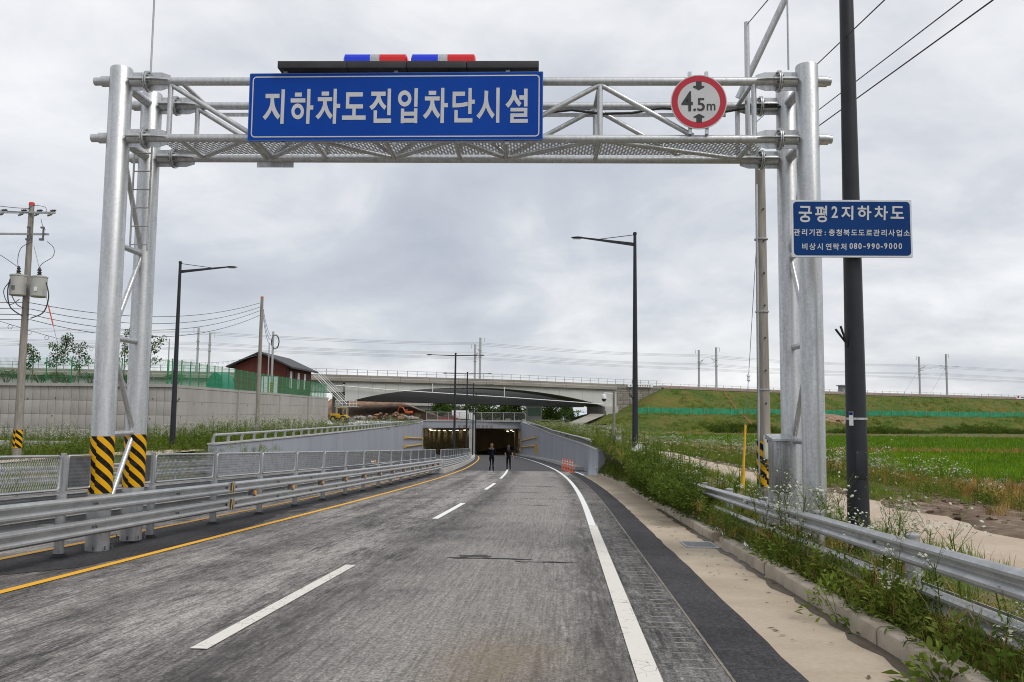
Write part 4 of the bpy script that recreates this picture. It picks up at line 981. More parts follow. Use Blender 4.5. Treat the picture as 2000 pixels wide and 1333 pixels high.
# ================================================================== street lamps
def lamp_parts(root, H, arm, r0, r1, two=False, side=1):
    """pole along z, arms along +-x in local coordinates"""
    o = [(r0 * 1.9, 0), (r0 * 1.9, 0.03), (r0 * 1.02, 0.035), (r0, 0.1)] + [(r0 + (r1 - r0) * k / 4, 0.1 + (H - 0.1) * k / 4) for k in range(1, 5)] + [(r1 * 1.25, H), (r1 * 1.25, H + 0.09), (r1 * 0.8, H + 0.12)]
    MB().lathe(o, n=18).build('pole', M_dark, root, 40)
    MB().box((0, 0, 0.015), (r0 * 4.2, r0 * 4.2, 0.03)).build('base_plate', M_dark, root, 0)
    for sg in ((1, -1) if two else (side,)):
        za = H - (0.16 if two else 0.5); zb = H - (0.1 if two else 0.2)
        m = MB(); n_ = 6; pts = [(sg * (r1 * 0.5 + (arm - 0.62) * k / n_), 0, za + (zb - za) * (k / n_)) for k in range(n_ + 1)]
        h0_, h1_ = (0.05, 0.035) if two else (0.085, 0.035)
        fr = [Matrix.Translation(p) @ Matrix.Rotation(PI / 2, 4, 'Z') @ Matrix.Diagonal((0.7, 1, 1, 1)) @ Matrix.Diagonal((1, 1, (h0_ + (h1_ - h0_) * k / n_) / 0.05, 1)) for k, p in enumerate(pts)]
        m.sweep([(-0.05, -0.05), (0.05, -0.05), (0.05, 0.05), (-0.05, 0.05)], fr); m.build('arm', M_dark, root, 0)
        if not two: MB().tube((sg * r1 * 0.6, 0, H - 0.02), (sg * arm * 0.6, 0, za + (zb - za) * 0.6 + 0.05), 0.018, n=8).build('tie_rod', M_dark, root)
        x0_ = arm - 0.66; prof_ = [(0.05, 0.028), (0.12, 0.055), (0.3, 0.07), (0.5, 0.062), (0.62, 0.04), (0.68, 0.008)]
        mm = MB(); vs, n_ = [], 12
        for x, h in prof_:
            for j in range(n_):
                w = 2 * PI * j / n_; vs.append((sg * (x0_ + x), math.cos(w) * h * 2.3, zb + math.sin(w) * h + (0.02 if math.sin(w) < 0 else 0)))
        mm.add(vs, [(i * n_ + j, i * n_ + (j + 1) % n_, (i + 1) * n_ + (j + 1) % n_, (i + 1) * n_ + j) for i in range(len(prof_) - 1) for j in range(n_)] + [tuple(range(n_ - 1, -1, -1)), tuple(range((len(prof_) - 1) * n_, len(prof_) * n_))])
        hd = mm.build('lamp_head', M_dark, root, 50)
        MB().box((sg * (x0_ + 0.38), 0, zb - 0.052), (0.36, 0.17, 0.012)).build('lens', M_white, hd, 0)
def fork(root, z, r, sg):
    m = MB(); a = Vector((sg * r, -r * 0.4, z)); m.tube(a, a + Vector((sg * 0.16, -0.02, 0.2)), 0.016, n=8); m.tube(a, a + Vector((sg * 0.10, -0.05, 0.24)), 0.016, n=8); m.tube(a + Vector((0, 0, -0.04)), a + Vector((0, 0, 0.03)), 0.02, n=8); m.build('flag_holder', M_dark, root)
# the near lamp whose head stands above the frame
b0 = Vector((4.83, 11.8, -0.32)); ln = thing('street_lamp', 'thick charcoal lamp pole carrying the small blue information sign', 'street lamp', M=Matrix.Translation(b0))
lamp_parts(ln, 11.2, 3.2, 0.15, 0.075, side=-1); fork(ln, gloc(1637, 672, 11.8).z - 0.5 + 0.32 - 0.0, 0.13, -1)
zd0, zd1 = atY(1668, 936, 11.7).z - b0.z, atY(1668, 880, 11.7).z - b0.z
MB().bbox((0.0, -0.139, (zd0 + zd1) / 2), (0.15, 0.02, zd1 - zd0), 0.008).build('access_door', M_dark, ln)
for x in (-0.06, 0.06):
    for z in (zd0 + 0.03, zd1 - 0.03): MB().tube((x, -0.149, z), (x, -0.157, z), 0.01, n=8).build('bolt', M_bolt, ln)
zpl = atY(1646, 818, 11.7).z - b0.z
MB().lathe([(0.147, zpl - 0.015), (0.147, zpl + 0.015)], n=20).build('band', M_galv, ln, 40)
MB().box((-0.115, -0.11, zpl), (0.055, 0.006, 0.19), Matrix.Rotation(-0.7, 3, 'Z')).build('number_plate', M_white, ln, 0)
MB().box((-0.1165, -0.1125, zpl + 0.07), (0.05, 0.006, 0.04), Matrix.Rotation(-0.7, 3, 'Z')).build('plate_print', M_blue2, ln, 0)
l1 = thing('street_lamp', 'charcoal street lamp with a single arm behind the guardrail near the dome camera', 'street lamp', M=Matrix.Translation((6.03, 41, -0.75)))
lamp_parts(l1, 11.2, 3.15, 0.16, 0.075, side=-1); fork(l1, 3.1, 0.14, -1)
for M_ in (Matrix.Translation((6.03, 40.8, -0.75)),):
    nb = thing('solar_marker', 'white slanted panel box on a black stand at the foot of the street lamp', 'marker', atY(1243, 884, 40.2))
    p_ = atY(1243, 878, 40.2); MB().prism([p_ + Vector(q) for q in ((-0.32, 0, -0.1), (0.28, 0, -0.1), (0.28, 0, 0.22), (0.12, 0, 0.22))], (0, 0.4, 0)).build('panel_box', M_white, nb, 0)
    MB().box(p_ + Vector((0, 0.2, -0.5)), (0.5, 0.35, 0.8)).build('stand', M_black, nb, 0)
lL = copy_tree(l1, Matrix.Translation((-18.42, 46, -0.95)) @ Matrix.Rotation(PI, 4, 'Z') @ Matrix.Diagonal((1, 1, 0.945, 1)), 'charcoal street lamp with a single arm, standing in weeds before the panelled retaining wall')
dbl = None
for i, (px, py, s_) in enumerate(((890, 690, 84), (913, 727, 112), (925, 749, 138), (930, 766, 160))):
    base = RP(s_, 0.4, 0.25); top = atY(px, py, base.y); base.x = top.x
    H_ = top.z - base.z - 0.1
    lab = ['charcoal double arm lamp on the median, tallest in the row before the tunnel', 'charcoal double arm lamp on the median, second in the row to the tunnel', 'charcoal double arm lamp on the median, third in the row to the tunnel', 'charcoal double arm lamp on the median right at the tunnel mouth'][i]
    r_ = thing('double_street_lamp', lab, 'street lamp', M=Matrix.Translation(base), group='double lamps along the median')
    lamp_parts(r_, H_, (57, 48, 40, 33)[i] / 1640 * base.y, 0.125, 0.085, two=True)

# ------------------------------------------------------------------ small blue information sign
sm = Plane([(1545, 393), (1779, 389), (1784, 501), (1548, 505)], 11.62, 11.56)
ss_ = thing('information_sign', 'blue sign with three lines of white Korean text on the thick lamp pole', 'sign', sm.P(0.5, 0))
sm.board(-0.03, 0.01, 'frame', mixed('aluminium_frame', (0.55, 0.56, 0.57), (0.66, 0.67, 0.68), 3, 0.4, 0.5), ss_); sm.board(0.002, 0.05, 'panel', M_blue2, ss_, 0.025, 0.001)
KZ = 2000 / 260.0
def row(chars, yb0, slope, size, off, xs=1.0, d=0.006):
    for ch, cx_ in chars: put_glyph(sm, ch, 1540 + cx_ / KZ, 380 + (yb0 + slope * (cx_ - 1000) / 1000) / KZ, size / KZ, ss_, M_letter, off, xs, d)
for ch, bx_ in (('궁', (150, 190, 347, 437)), ('평', (398, 180, 577, 432)), ('2', (643, 185, 738, 363)), ('지', (790, 175, 970, 387)), ('하', (1033, 168, 1240, 385)), ('차', (1285, 165, 1487, 381)), ('도', (1530, 167, 1730, 355))):
    put_glyph(sm, ch, 0, 0, 1, ss_, M_letter, 0.022, 1, 0.006, tuple((1540 if k % 2 == 0 else 380) + v / KZ for k, v in enumerate(bx_)))
row(zip('관리기관:충청북도도로관리사업소', (127, 240, 350, 460, 552, 652, 760, 873, 987, 1097, 1211, 1322, 1435, 1547, 1660, 1774)), 618, -13, 108, 0.018)
row(zip('비상시연락처', (247, 362, 475, 605, 720, 830)), 832, -12, 108, 0.018)
row(zip('080990', (945, 1010, 1077, 1205, 1275, 1345)), 818, -9, 118, 0.02, 0.9); row(zip('9000', (1462, 1535, 1607, 1680)), 812, -9, 118, 0.02, 0.9); row(zip('--', (1145, 1405)), 812, -9, 118, 0.02, 1.1)
for b_ in (0.25, 0.75): MB().box(sm.P(0.5, b_, -0.05), (0.5, 0.035, 0.05), sm.R()).build('clamp', M_galv, ss_, 0)

# ================================================================== poles, boxes and wires
def pole(root, base, H, r0, r1, mat=None): MB().lathe([(r0, -0.3), (r0, 0)] + [(r0 + (r1 - r0) * k / 4, H * k / 4) for k in range(1, 5)], base, 16).build('shaft', mat or M_pole, root, 40)
def band_uv(root, c, r, z0, z1, mat, name='stripe_band'):
    n = 20; V, UV = [], []
    for z in (z0, z1):
        for j in range(n + 1):
            w = -PI / 2 + 2 * PI * j / n; V.append((c[0] + r * math.cos(w) - root.location.x, c[1] + r * math.sin(w) - root.location.y, z - root.location.z)); UV.append((r * w, z))
    put(np_mesh(name, V, [(j, j + 1, n + 2 + j, n + 1 + j) for j in range(n)], mat, uv=UV, smooth=True), name, root)
def wire(p, q, sag, r, mat, name, label, group=None, n=18, cat='wire'):
    p, q = Vector(p), Vector(q); pts = [p.lerp(q, i / n) - Vector((0, 0, sag * 4 * (i / n) * (1 - i / n))) for i in range(n + 1)]
    o = thing(name, label, cat, p, group) if False else None
    o = MB().path(pts, r, 5, caps=False).build(name, mat, None, 60, False); o['label'] = label; o['category'] = cat
    if group: o['group'] = group
    return o
# right: bare concrete pole behind the gantry
cb = Vector((5.78, 19.3, -0.33)); cp = thing('utility_pole', 'weathered concrete utility pole with conduit standing behind the steel control box', 'utility pole', cb)
ctop = atY(1489, 322, 19.3).z; pole(cp, cb, ctop - cb.z, 0.155, 0.112)
MB().tube(cb + Vector((-0.14, -0.09, 0.3)), Vector((cb.x - 0.1, cb.y - 0.075, ctop - 0.5)), 0.022, n=8).build('conduit', M_galv, cp)
for z in (0.9, 2.5, 4.3, 6.0): MB().lathe([(0.158, 0), (0.158, 0.03)], cb + Vector((0, 0, z)), 14).build('clamp_band', M_galv_dull, cp)
band_uv(cp, cb, 0.165, atY(1495, 952, 19).z, atY(1495, 862, 19).z, M_stripe_r)
for i in range(7): MB().tube((cb.x + 0.02, cb.y - 0.16, cb.z + 2.2 + i * 0.75), (cb.x + 0.02, cb.y - 0.12, cb.z + 2.2 + i * 0.75), 0.02, n=8).build('step_hole', M_black, cp)
mbx = thing('meter_box', 'off white plastic meter box strapped to the concrete pole', 'meter box', atY(1503, 897, 19.05))
c_ = atY(1503, 874, 19.05); MB().bbox(c_, (0.25, 0.16, 0.55), 0.04).build('case', mixed('cream_plastic', (0.55, 0.53, 0.44), (0.64, 0.62, 0.53), 3, 0.5), mbx, 50)
MB().bbox(c_ + Vector((0.0, -0.085, 0.17)), (0.15, 0.02, 0.12), 0.006).build('window', M_black, mbx)
MB().path([c_ + Vector((-0.08, -0.02, -0.27)), c_ + Vector((-0.12, -0.04, -0.42)), c_ + Vector((-0.05, -0.05, -0.5)), c_ + Vector((-0.19, -0.02, -0.2))], 0.02, 6).build('cable_loop', M_cable, mbx)
gg = atY(1450, 955, 21.6); gy = thing('guy_wire_guard', 'orange yellow guy wire guard standing beside the pale side road', 'wire guard', gg)
g2 = atY(1456, 830, 21.6); gd = (g2 - gg).normalized()
MB().tube(gg - gd * 0.1, gg + gd * 0.52, 0.058, 0.052, 12).build('sleeve', M_yellow, gy); MB().tube(gg + gd * 0.52, g2, 0.032, 0.028, 10).build('upper_sleeve', M_yellow, gy)
gi = atY(1462, 738, 21.4); wire(g2, gi, 0, 0.008, M_wire, 'guy_wire', 'lower guy wire between the yellow guard and the white insulator'); wire(gi, atY(1486, 335, 19.4), 0.0, 0.008, M_wire, 'guy_wire', 'upper guy wire from the white insulator to the concrete pole top')
io_ = MB().lathe([(0.02, -0.1), (0.05, -0.06), (0.03, 0), (0.055, 0.05), (0.02, 0.1)], gi, 10).build('insulator', M_white, None, 50); io_['label'] = 'small white guy insulator hanging in the wire beside the concrete pole'; io_['category'] = 'insulator'
bxo = thing('control_box', 'brushed stainless control box with sloping lid beside the gantry column', 'control box', atY(1521, 985, 13.2))
c_ = atY(1522, 911, 13.2); hgt = atY(1522, 862, 13.2).z - atY(1522, 962, 13.2).z
MB().bbox(c_, (0.25, 0.3, hgt), 0.01).build('cabinet', M_boxsteel, bxo); MB().prism([c_ + Vector(q) for q in ((-0.16, -0.19, hgt / 2), (-0.16, 0.19, hgt / 2 + 0.02), (-0.16, 0.19, hgt / 2 + 0.1), (-0.16, -0.19, hgt / 2 + 0.03))], (0.32, 0, 0)).build('lid', M_steel, bxo, 0)
MB().box(c_ + Vector((-0.02, -0.152, 0)), (0.006, 0.004, hgt * 0.96)).build('door_seam', M_bolt, bxo, 0); MB().box(c_ + Vector((0.02, 0.02, -hgt / 2 - 0.25)), (0.3, 0.3, 0.49)).build('plinth', M_galv_dull, bxo, 0)
# right overhead wires running back over the camera
for i, (a, b_) in enumerate((((1500, 318), (1940, 0)), ((1500, 291), (1880, 0)), ((1476, 240), (1728, 0)))):
    p = atY(a[0], a[1], 19.3); d = ray(*b_); q = Vector((0, 0, CAMZ)) + d * (10.0 / d.y); e_ = p + (q - p) * 1.9
    wire(p, e_, 0.0, 0.009 if i else 0.011, M_cable, 'power_line', ['lowest power line rising to the right behind the lamp pole', 'middle power line rising to the right behind the lamp pole', 'short steep power line rising from the gantry top'][i], 'power lines over the right verge')
p = atY(1461, 46, 13.3); q = atY(1500, 0, 10.5); wire(p, p + (q - p) * 2, 0, 0.008, M_cable, 'stay_wire', 'thin stay wire rising from the mast pipe top')

# left: pole with two transformers
tb = Vector((-23.34, 40, -0.95)); tp = thing('utility_pole', 'tall concrete utility pole carrying two grey transformers and crossarms', 'utility pole', tb)
TH = atY(62, 402, 40).z - tb.z; pole(tp, tb, TH, 0.2, 0.12)
MB().lathe([(0.13, 0), (0.13, 0.12), (0.1, 0.16)], tb + Vector((0, 0, TH)), 14).build('red_cap', mixed('red_cap', (0.5, 0.03, 0.03), (0.6, 0.05, 0.04), 3, 0.5), tp)
band_uv(tp, tb, 0.205, atY(34, 876, 39.8).z, atY(34, 840, 39.8).z, M_stripe_r)
z1_, z2_ = atY(60, 417, 40).z, atY(58, 459, 40).z
M_arm = M_galv_dull
MB().box((tb.x - 0.25, tb.y - 0.16, z1_), (3.0, 0.08, 0.09)).build('crossarm', M_arm, tp, 0); MB().box((tb.x - 0.3, tb.y - 0.16, z2_), (2.6, 0.08, 0.09)).build('crossarm', M_arm, tp, 0)
def insul(c, R=None): return MB().lathe([(0.02, -0.14), (0.06, -0.12), (0.03, -0.07), (0.065, -0.03), (0.035, 0.02), (0.065, 0.06), (0.03, 0.11), (0.02, 0.14)], c, 10, M=R)
for x in (-1.3, -0.35, 0.4, 1.05): insul(Vector((tb.x + x, tb.y - 0.25, z1_ - 0.12)), Matrix.Rotation(1.2, 3, 'Y')).build('insulator', M_bolt, tp, 50); insul(Vector((tb.x + x + 0.1, tb.y - 0.16, z1_ + 0.1)), Matrix.Rotation(1.5, 3, 'Y')).build('insulator', M_cable, tp, 50)
for x in (-1.45, 0.15, 0.8):
    MB().box((tb.x + x, tb.y - 0.28, z2_ + 0.02), (0.07, 0.06, 0.62)).box((tb.x + x - 0.07, tb.y - 0.28, z2_ - 0.28), (0.2, 0.1, 0.1)).box((tb.x + x - 0.05, tb.y - 0.28, z2_ + 0.3), (0.16, 0.1, 0.08)).build('fuse_switch', M_bolt, tp, 0)
M_tr = mixed('transformer_grey', (0.36, 0.355, 0.33), (0.42, 0.415, 0.39), 2, 0.5)
for x0_, px, pz0, pz1 in ((0, 35, 578, 538), (1, 76, 581, 541)):
    cx_ = atY(px, 560, 39.6); za, zb = atY(px, pz0, 39.6).z, atY(px, pz1, 39.6).z; r_ = 0.36
    tf = thing('transformer', ['wider grey pole transformer on the side of the pole away from the gantry', 'narrower grey pole transformer on the side of the pole towards the gantry'][x0_], 'transformer', (cx_.x, 39.6, za), 'transformers on the utility pole')
    MB().lathe([(r_ * 0.9, za), (r_, za + 0.04), (r_, zb - 0.05), (r_ * 1.06, zb - 0.05), (r_ * 1.06, zb), (r_ * 0.8, zb + 0.04)], (cx_.x, 39.6, 0), 18).build('tank', M_tr, tf, 40)
    MB().lathe([(0.05, 0), (0.12, 0.04), (0.06, 0.1), (0.11, 0.15), (0.05, 0.22), (0.09, 0.27), (0.03, 0.4)], (cx_.x + 0.05, 39.5, zb + 0.03), 10).build('bushing', M_cable, tf, 50)
    MB().box((cx_.x + (-0.02 if x0_ == 0 else 0.05), 39.6 - r_ - 0.002, za + 0.35), (0.16, 0.02, 0.2)).build('rating_plate', M_white if x0_ else M_bolt, tf, 0)
    MB().box(((cx_.x + tb.x) / 2, 39.75, zb - 0.35), (abs(cx_.x - tb.x), 0.1, 0.1)).build('hanger', M_galv_dull, tf, 0)
def pcurve(pts, r, nm):
    P = [atY(x, y, Yd) for x, y, Yd in pts]; Q = []
    for i in range(len(P) - 1):
        a, b_, c, d = P[max(i - 1, 0)], P[i], P[i + 1], P[min(i + 2, len(P) - 1)]
        for k in range(6):
            u = k / 6; Q.append(0.5 * ((2 * b_) + (c - a) * u + (2 * a - 5 * b_ + 4 * c - d) * u * u + (3 * b_ - a - 3 * c + d) * u ** 3))
    Q.append(P[-1]); MB().path(Q, r, 6).build(nm, M_cable, tp, 60)
pcurve([(62, 473, 39.7), (42, 484, 39.6), (35, 505, 39.6), (36, 530, 39.6)], 0.014, 'lead_cable'); pcurve([(92, 472, 39.7), (105, 485, 39.6), (103, 502, 39.6), (83, 515, 39.6), (72, 530, 39.6)], 0.014, 'lead_cable')
pcurve([(0, 498, 39.7), (18, 510, 39.6), (38, 524, 39.6)], 0.014, 'lead_cable'); pcurve([(90, 552, 39.3), (95, 580, 39.3), (85, 610, 39.4), (60, 622, 39.7)], 0.028, 'lead_cable')
pcurve([(20, 545, 39.3), (15, 570, 39.3), (20, 600, 39.4), (44, 618, 39.7)], 0.028, 'lead_cable'); pcurve([(23, 578, 39.3), (33, 595, 39.4), (46, 602, 39.7)], 0.022, 'lead_cable'); pcurve([(18, 551, 39.2), (7, 570, 39.2), (18, 595, 39.3), (38, 585, 39.6)], 0.018, 'lead_cable')
pcurve([(54, 410, 39.8), (66, 402, 39.7), (88, 405, 39.7), (90, 415, 39.7)], 0.012, 'lead_cable'); pcurve([(80, 428, 39.7), (83, 440, 39.7), (89, 450, 39.7)], 0.012, 'lead_cable')
# wires from this pole to the next one by the wall
p2 = Vector((-18.95, 63, -0.75)); up = thing('utility_pole', 'leaning plain concrete utility pole between the retaining wall and the trough wall', 'utility pole', p2)
t2 = atY(512, 582, 63); mm = MB(); mm.tube(p2 - Vector((0, 0, 0.3)), t2, 0.17, 0.11, 14); mm.build('shaft', M_pole, up, 40)
MB().tube(t2, t2 + Vector((0.0, 0, 0.09)), 0.115, n=12).build('red_cap', M_orange, up)
ds = (t2 - p2); c_ = p2 + ds * 0.09
mm = MB(); mm.tube(p2 + ds * 0.03, p2 + ds * 0.075, 0.178, 0.175, 14); mm.build('stripe_band', M_black, up); mm = MB(); mm.tube(p2 + ds * 0.042, p2 + ds * 0.056, 0.181, 0.18, 14); mm.build('stripe', M_yellow, up)
for i, (ya, yb) in enumerate(((592, 592), (604, 600), (615, 607), (625, 616))):
    a = atY(60, ya, 40); b_ = atY(508, yb, 63); wire(a, b_, 0.85 + 0.12 * i, 0.016, M_cable, 'power_line', ['topmost power line sagging between the transformer pole and the leaning pole', 'second power line from the top sagging between the transformer pole and the leaning pole', 'third power line from the top sagging between the transformer pole and the leaning pole', 'lowest power line sagging between the transformer pole and the leaning pole'][i], 'power lines sagging to the leaning pole')
    wire(a, Vector((a.x - 30, 28, a.z + 0.6)), 0.5, 0.016, M_cable, 'power_line', 'power line running out of view from the transformer pole', 'power lines leaving the transformer pole')
for ya, yb in ((408, 396), (416, 403)): wire(atY(60, ya, 40), atY(-200, yb - 40, 30), 0.2, 0.014, M_cable, 'high_line', 'thin line at the very top of the transformer pole', 'lines at the transformer pole top')
a = atY(66, 480, 40); b_ = atY(158, 858, 41.5); wire(a, b_, 0, 0.01, M_wire, 'guy_wire', 'long slanting guy wire from the transformer pole to the weeds')
gsl = MB().tube(a.lerp(b_, 0.305), a.lerp(b_, 0.41), 0.028, n=8).build('guy_marker', M_orange, None); gsl['label'] = 'orange tube marker halfway down the slanting guy wire'; gsl['category'] = 'marker'
# spiral-marked telephone cable with loops
p, q = atY(0, 628, 39), atY(520, 688, 100)
wire(p, q, 1.6, 0.014, M_wire, 'telephone_cable', 'cable with small hanging loops sagging across behind the columns')
MB_l = MB().path([Vector((0.11 * math.sin(w), 0, -0.11 + 0.11 * math.cos(w))) for w in np.linspace(0, 2 * PI, 9)], 0.012, 5).mesh('cable_loop', M_wire, 60)
lp = thing('cable_loop_row', 'row of small round loops hanging under the sagging telephone cable', 'cable loops', p)
for i in range(24):
    f = (i + 0.5) / 24 * 0.75; c_ = p.lerp(q, f) - Vector((0, 0, 1.6 * 4 * f * (1 - f))); put(MB_l, 'cable_loop', lp, Matrix.Translation(c_))
# ================================================================== dome camera pole and cabinet by the right wall
cb_ = Vector((6.5, 53.5, -0.75)); cc = thing('camera_pole', 'brown grey camera pole with a white and black dome camera on its arm', 'camera pole', cb_)
ct = atY(1199, 763, 53.5); cb_.x = ct.x; M_brn = mixed('bronze_paint', (0.17, 0.155, 0.135), (0.23, 0.21, 0.19), 3, 0.5)
MB().lathe([(0.09, -0.3), (0.08, ct.z - cb_.z)], (cb_.x, cb_.y, cb_.z), 12).build('pole', M_brn, cc, 40)
ca = atY(1180, 769, 53.3); MB().tube((cb_.x, cb_.y, ct.z - 0.2), (ca.x, cb_.y - 0.1, ct.z - 0.18), 0.03, n=8).build('arm', M_white, cc)
dcz = atY(1180, 779, 53.3).z; dm = MB().lathe([(0.05, 0.28), (0.14, 0.22), (0.155, 0.05), (0.155, 0.0)], (ca.x, cb_.y - 0.1, dcz), 16).build('dome_housing', M_white, cc, 50); MB().lathe([(0.15, 0.0), (0.14, -0.08), (0.09, -0.16), (0.01, -0.19)], (ca.x, cb_.y - 0.1, dcz), 16).build('dome_window', M_black, cc, 50)
kb = atY(1208, 874, 53.2); kc = thing('camera_cabinet', 'small bronze equipment cabinet with a white label beside the camera pole', 'cabinet', kb)
MB().bbox(kb + Vector((0, 0, 0.37)), (0.45, 0.3, 0.76), 0.015).build('cabinet', M_brn, kc); MB().box(kb + Vector((0, -0.153, 0.58)), (0.3, 0.004, 0.18)).build('label_plate', M_white, kc, 0); MB().box(kb + Vector((0, -0.153, 0.36)), (0.1, 0.004, 0.1)).build('lock', M_kerb, kc, 0); MB().box(kb + Vector((0, 0, -0.4)), (0.4, 0.28, 0.8)).build('plinth', M_conc, kc, 0)

# orange flexible lane posts
mo = MB().lathe([(0.13, 0), (0.13, 0.03), (0.06, 0.05), (0.045, 0.08), (0.045, 0.78), (0.03, 0.8)], n=14).mesh('body', M_orange, 40); mw = MB().lathe([(0.047, 0), (0.047, 0.06)], n=14).mesh('reflective_band', M_white, 40)
for i in range(5):
    s_ = 55.4 + i * 2.0; b_ = RP(s_, UK - 1.35 - 0.05 * i + 0.12, 0.004); lo = thing('lane_post', 'orange flexible lane post, ' + ['first', 'second', 'third', 'fourth', 'fifth'][i] + ' of the row counted from the dark wall end', 'lane post', b_, 'orange lane posts in a short row')
    put(mo, 'body', lo, Matrix.Translation(b_))
    for z in (0.45, 0.62): put(mw, 'reflective_band', lo, Matrix.Translation(b_ + Vector((0, 0, z))))
# yellow barrier arms on the trough walls
def arm(label, u, s0, s1, pyl, bracket):
    ro = thing('barrier_arm', label, 'barrier', RP(s0, u)); P = [RP(q, u, pyl(q) - zprof(q)) for q in np.linspace(s0, s1, 8)]
    MB().path(P, 0.09, 8).build('tube', M_yellow, ro, 50)
    if bracket: p = P[0]; MB().box(p + Vector((0, 0, -0.5)), (0.35, 0.5, 1.5)).build('motor_post', M_yellow, ro, 0)
    else: MB().box(P[0], (0.25, 0.4, 0.35)).build('end_bracket', M_yellow, ro, 0)
def zpx(pxs, pys, u):
    def f(s):
        p = RP(s, u); px = 1000 + 1640 * p.x / p.y; py = np.interp(px, pxs, pys) if pxs[0] < pxs[-1] else np.interp(px, pxs[::-1], pys[::-1]); return atY(px, float(py), p.y).z
    return f
arm('yellow barrier tube fixed high on the dark trough wall', UK - 0.15, 126, 164, zpx([1010, 1075], [864, 848], UK - 0.15), False); arm('yellow barrier tube with a motor post low on the dark trough wall', UK - 0.15, 126, 164, zpx([1010, 1075], [875, 868], UK - 0.15), True)
arm('yellow barrier tube fixed high on the lighter trough wall', UL + 0.15, 120, 164, zpx([777, 832], [854, 857], UL + 0.15), False); arm('yellow barrier tube low on the lighter trough wall', UL + 0.15, 120, 164, zpx([777, 832], [875, 868], UL + 0.15), False)
# portal lettering and its small round sign
pp = Plane([(832, 825), (1020, 825), (1020, 838), (832, 838)], pL.y - 0.03, pR_.y - 0.03)
for ch, x in zip('궁평2지하차도', (897, 907, 917, 934, 943, 951, 960)): put_glyph(pp, ch, x, 835.6, 6.5, pr, mixed('bronze_letter_' + str(x), (0.2, 0.17, 0.12), (0.26, 0.22, 0.16), 3, 0.5, 0.4), 0.02, 1, 0.05)
ps = Plane([(967, 828), (975, 828), (975, 836), (967, 836)], pR_.y - 0.25, pR_.y - 0.25); pso = thing('height_limit_sign', 'tiny round height limit sign on the tunnel portal beam', 'sign', ps.P(0.5, 0))
disc(ps, 0, 1.0, -0.02, 0.02, 'plate', M_letter, pso, 24); disc(ps, 0.7, 0.97, 0.01, 0, 'ring', M_red, pso, 24)
for ch, bx_ in (('4', (968.6, 829.8, 970.4, 834)), ('5', (971.2, 830.5, 972.6, 834)), ('.', (970.5, 833.4, 970.9, 834)), ('m', (972.8, 831.8, 973.9, 834))): put_glyph(ps, ch, 0, 0, 1, pso, M_ink, 0.02, 1, 0.014, bx_)
# ================================================================== left retaining wall, fence, platform, house
ZW = 3.62; WX = -28.2
def wx(Y): return WX - 0.9 * (Y - 70) / 64.0
wl_ = thing('retaining_wall', 'tall pale concrete retaining wall scored into panels, topped by the green fence', 'retaining wall', (WX, 70, -1.3))
MB().box((WX - 25, 70.35, ZW / 2 - 1.2), (50, 0.5, ZW + 2.1)).build('backing', M_wallb, wl_, 0)
rowsz = [(ZW - 0.24, ZW), (2.22, ZW - 0.26), (1.06, 2.2), (-0.12, 1.04), (-1.6, -0.14)]
me_pn = {}
for ri, (z0, z1) in enumerate(rowsz):
    if ri == 0:
        MB().box((WX - 25, 70.0, (z0 + z1) / 2), (50.2, 0.32, z1 - z0)).build('coping', M_wall, wl_, 0); continue
    me_pn[ri] = MB().bbox((0, 0, 0), (0.622, 0.12, z1 - z0), 0.008).mesh('panel', M_wall, 40)
    for c in range(26): put(me_pn[ri], 'panel', wl_, Matrix.Translation((WX - 0.33 - c * 0.645, 70.05, (z0 + z1) / 2)))
MB().box((WX - 17.2 - 16.4, 70.06, (ZW - 1.9) / 2 - 0.1), (32.6, 0.1, ZW + 1.3)).build('panel', M_wall, wl_, 0)
bays = [70.2, 87.5, 104.2, 119.6, 134.0]
for a, b_ in zip(bays[:-1], bays[1:]):
    A, B = Vector((wx(a), a, 0)), Vector((wx(b_), b_, 0))
    wallbox(MB(), A + Vector((-0.12, 0, 0)), B + Vector((-0.12, 0, 0)), -1.7, ZW - 0.25, 0.5).build('backing', M_wallb, wl_, 0)
    for ri, (z0, z1) in enumerate(rowsz):
        d = (B - A).normalized(); wallbox(MB(), A + d * (0.25 if ri else -0.1) + Vector((0.03 if ri == 0 else 0, 0, 0)), B - d * (0.25 if ri else -0.1) + Vector((0.03 if ri == 0 else 0, 0, 0)), z0, z1, 0.11 if ri else 0.4).build('panel' if ri else 'coping', M_wall, wl_, 0)
    MB().box(A + Vector((0.04, 0.0, ZW / 2 - 1.0)), (0.3, 0.42, ZW + 1.6)).build('pilaster', M_wall, wl_, 0)
mhole = MB().tube((0, 0, 0), (0, -0.02, 0), 0.05, n=10).mesh('weep_hole', M_black, 40)
for x, z in ((-1.8, 0.75), (-5.2, 1.7), (-9.7, 2.4), (-5.4, 0.2), (-9.9, 0.9), (-14.6, 1.75), (-14.7, 0.3), (-1.6, 2.4), (-12, 2.3)): put(mhole, 'weep_hole', wl_, Matrix.Translation((WX + x, 69.985, z)))
for Y in (72, 75, 77, 80, 84, 86, 91, 96, 99): put(mhole, 'weep_hole', wl_, Matrix.Translation((wx(Y) + 0.005, Y, 2.05 if int(Y) % 2 else 0.9)) @ Matrix.Rotation(-PI / 2, 4, 'Z') @ Matrix.Rotation(PI, 4, 'Z'))
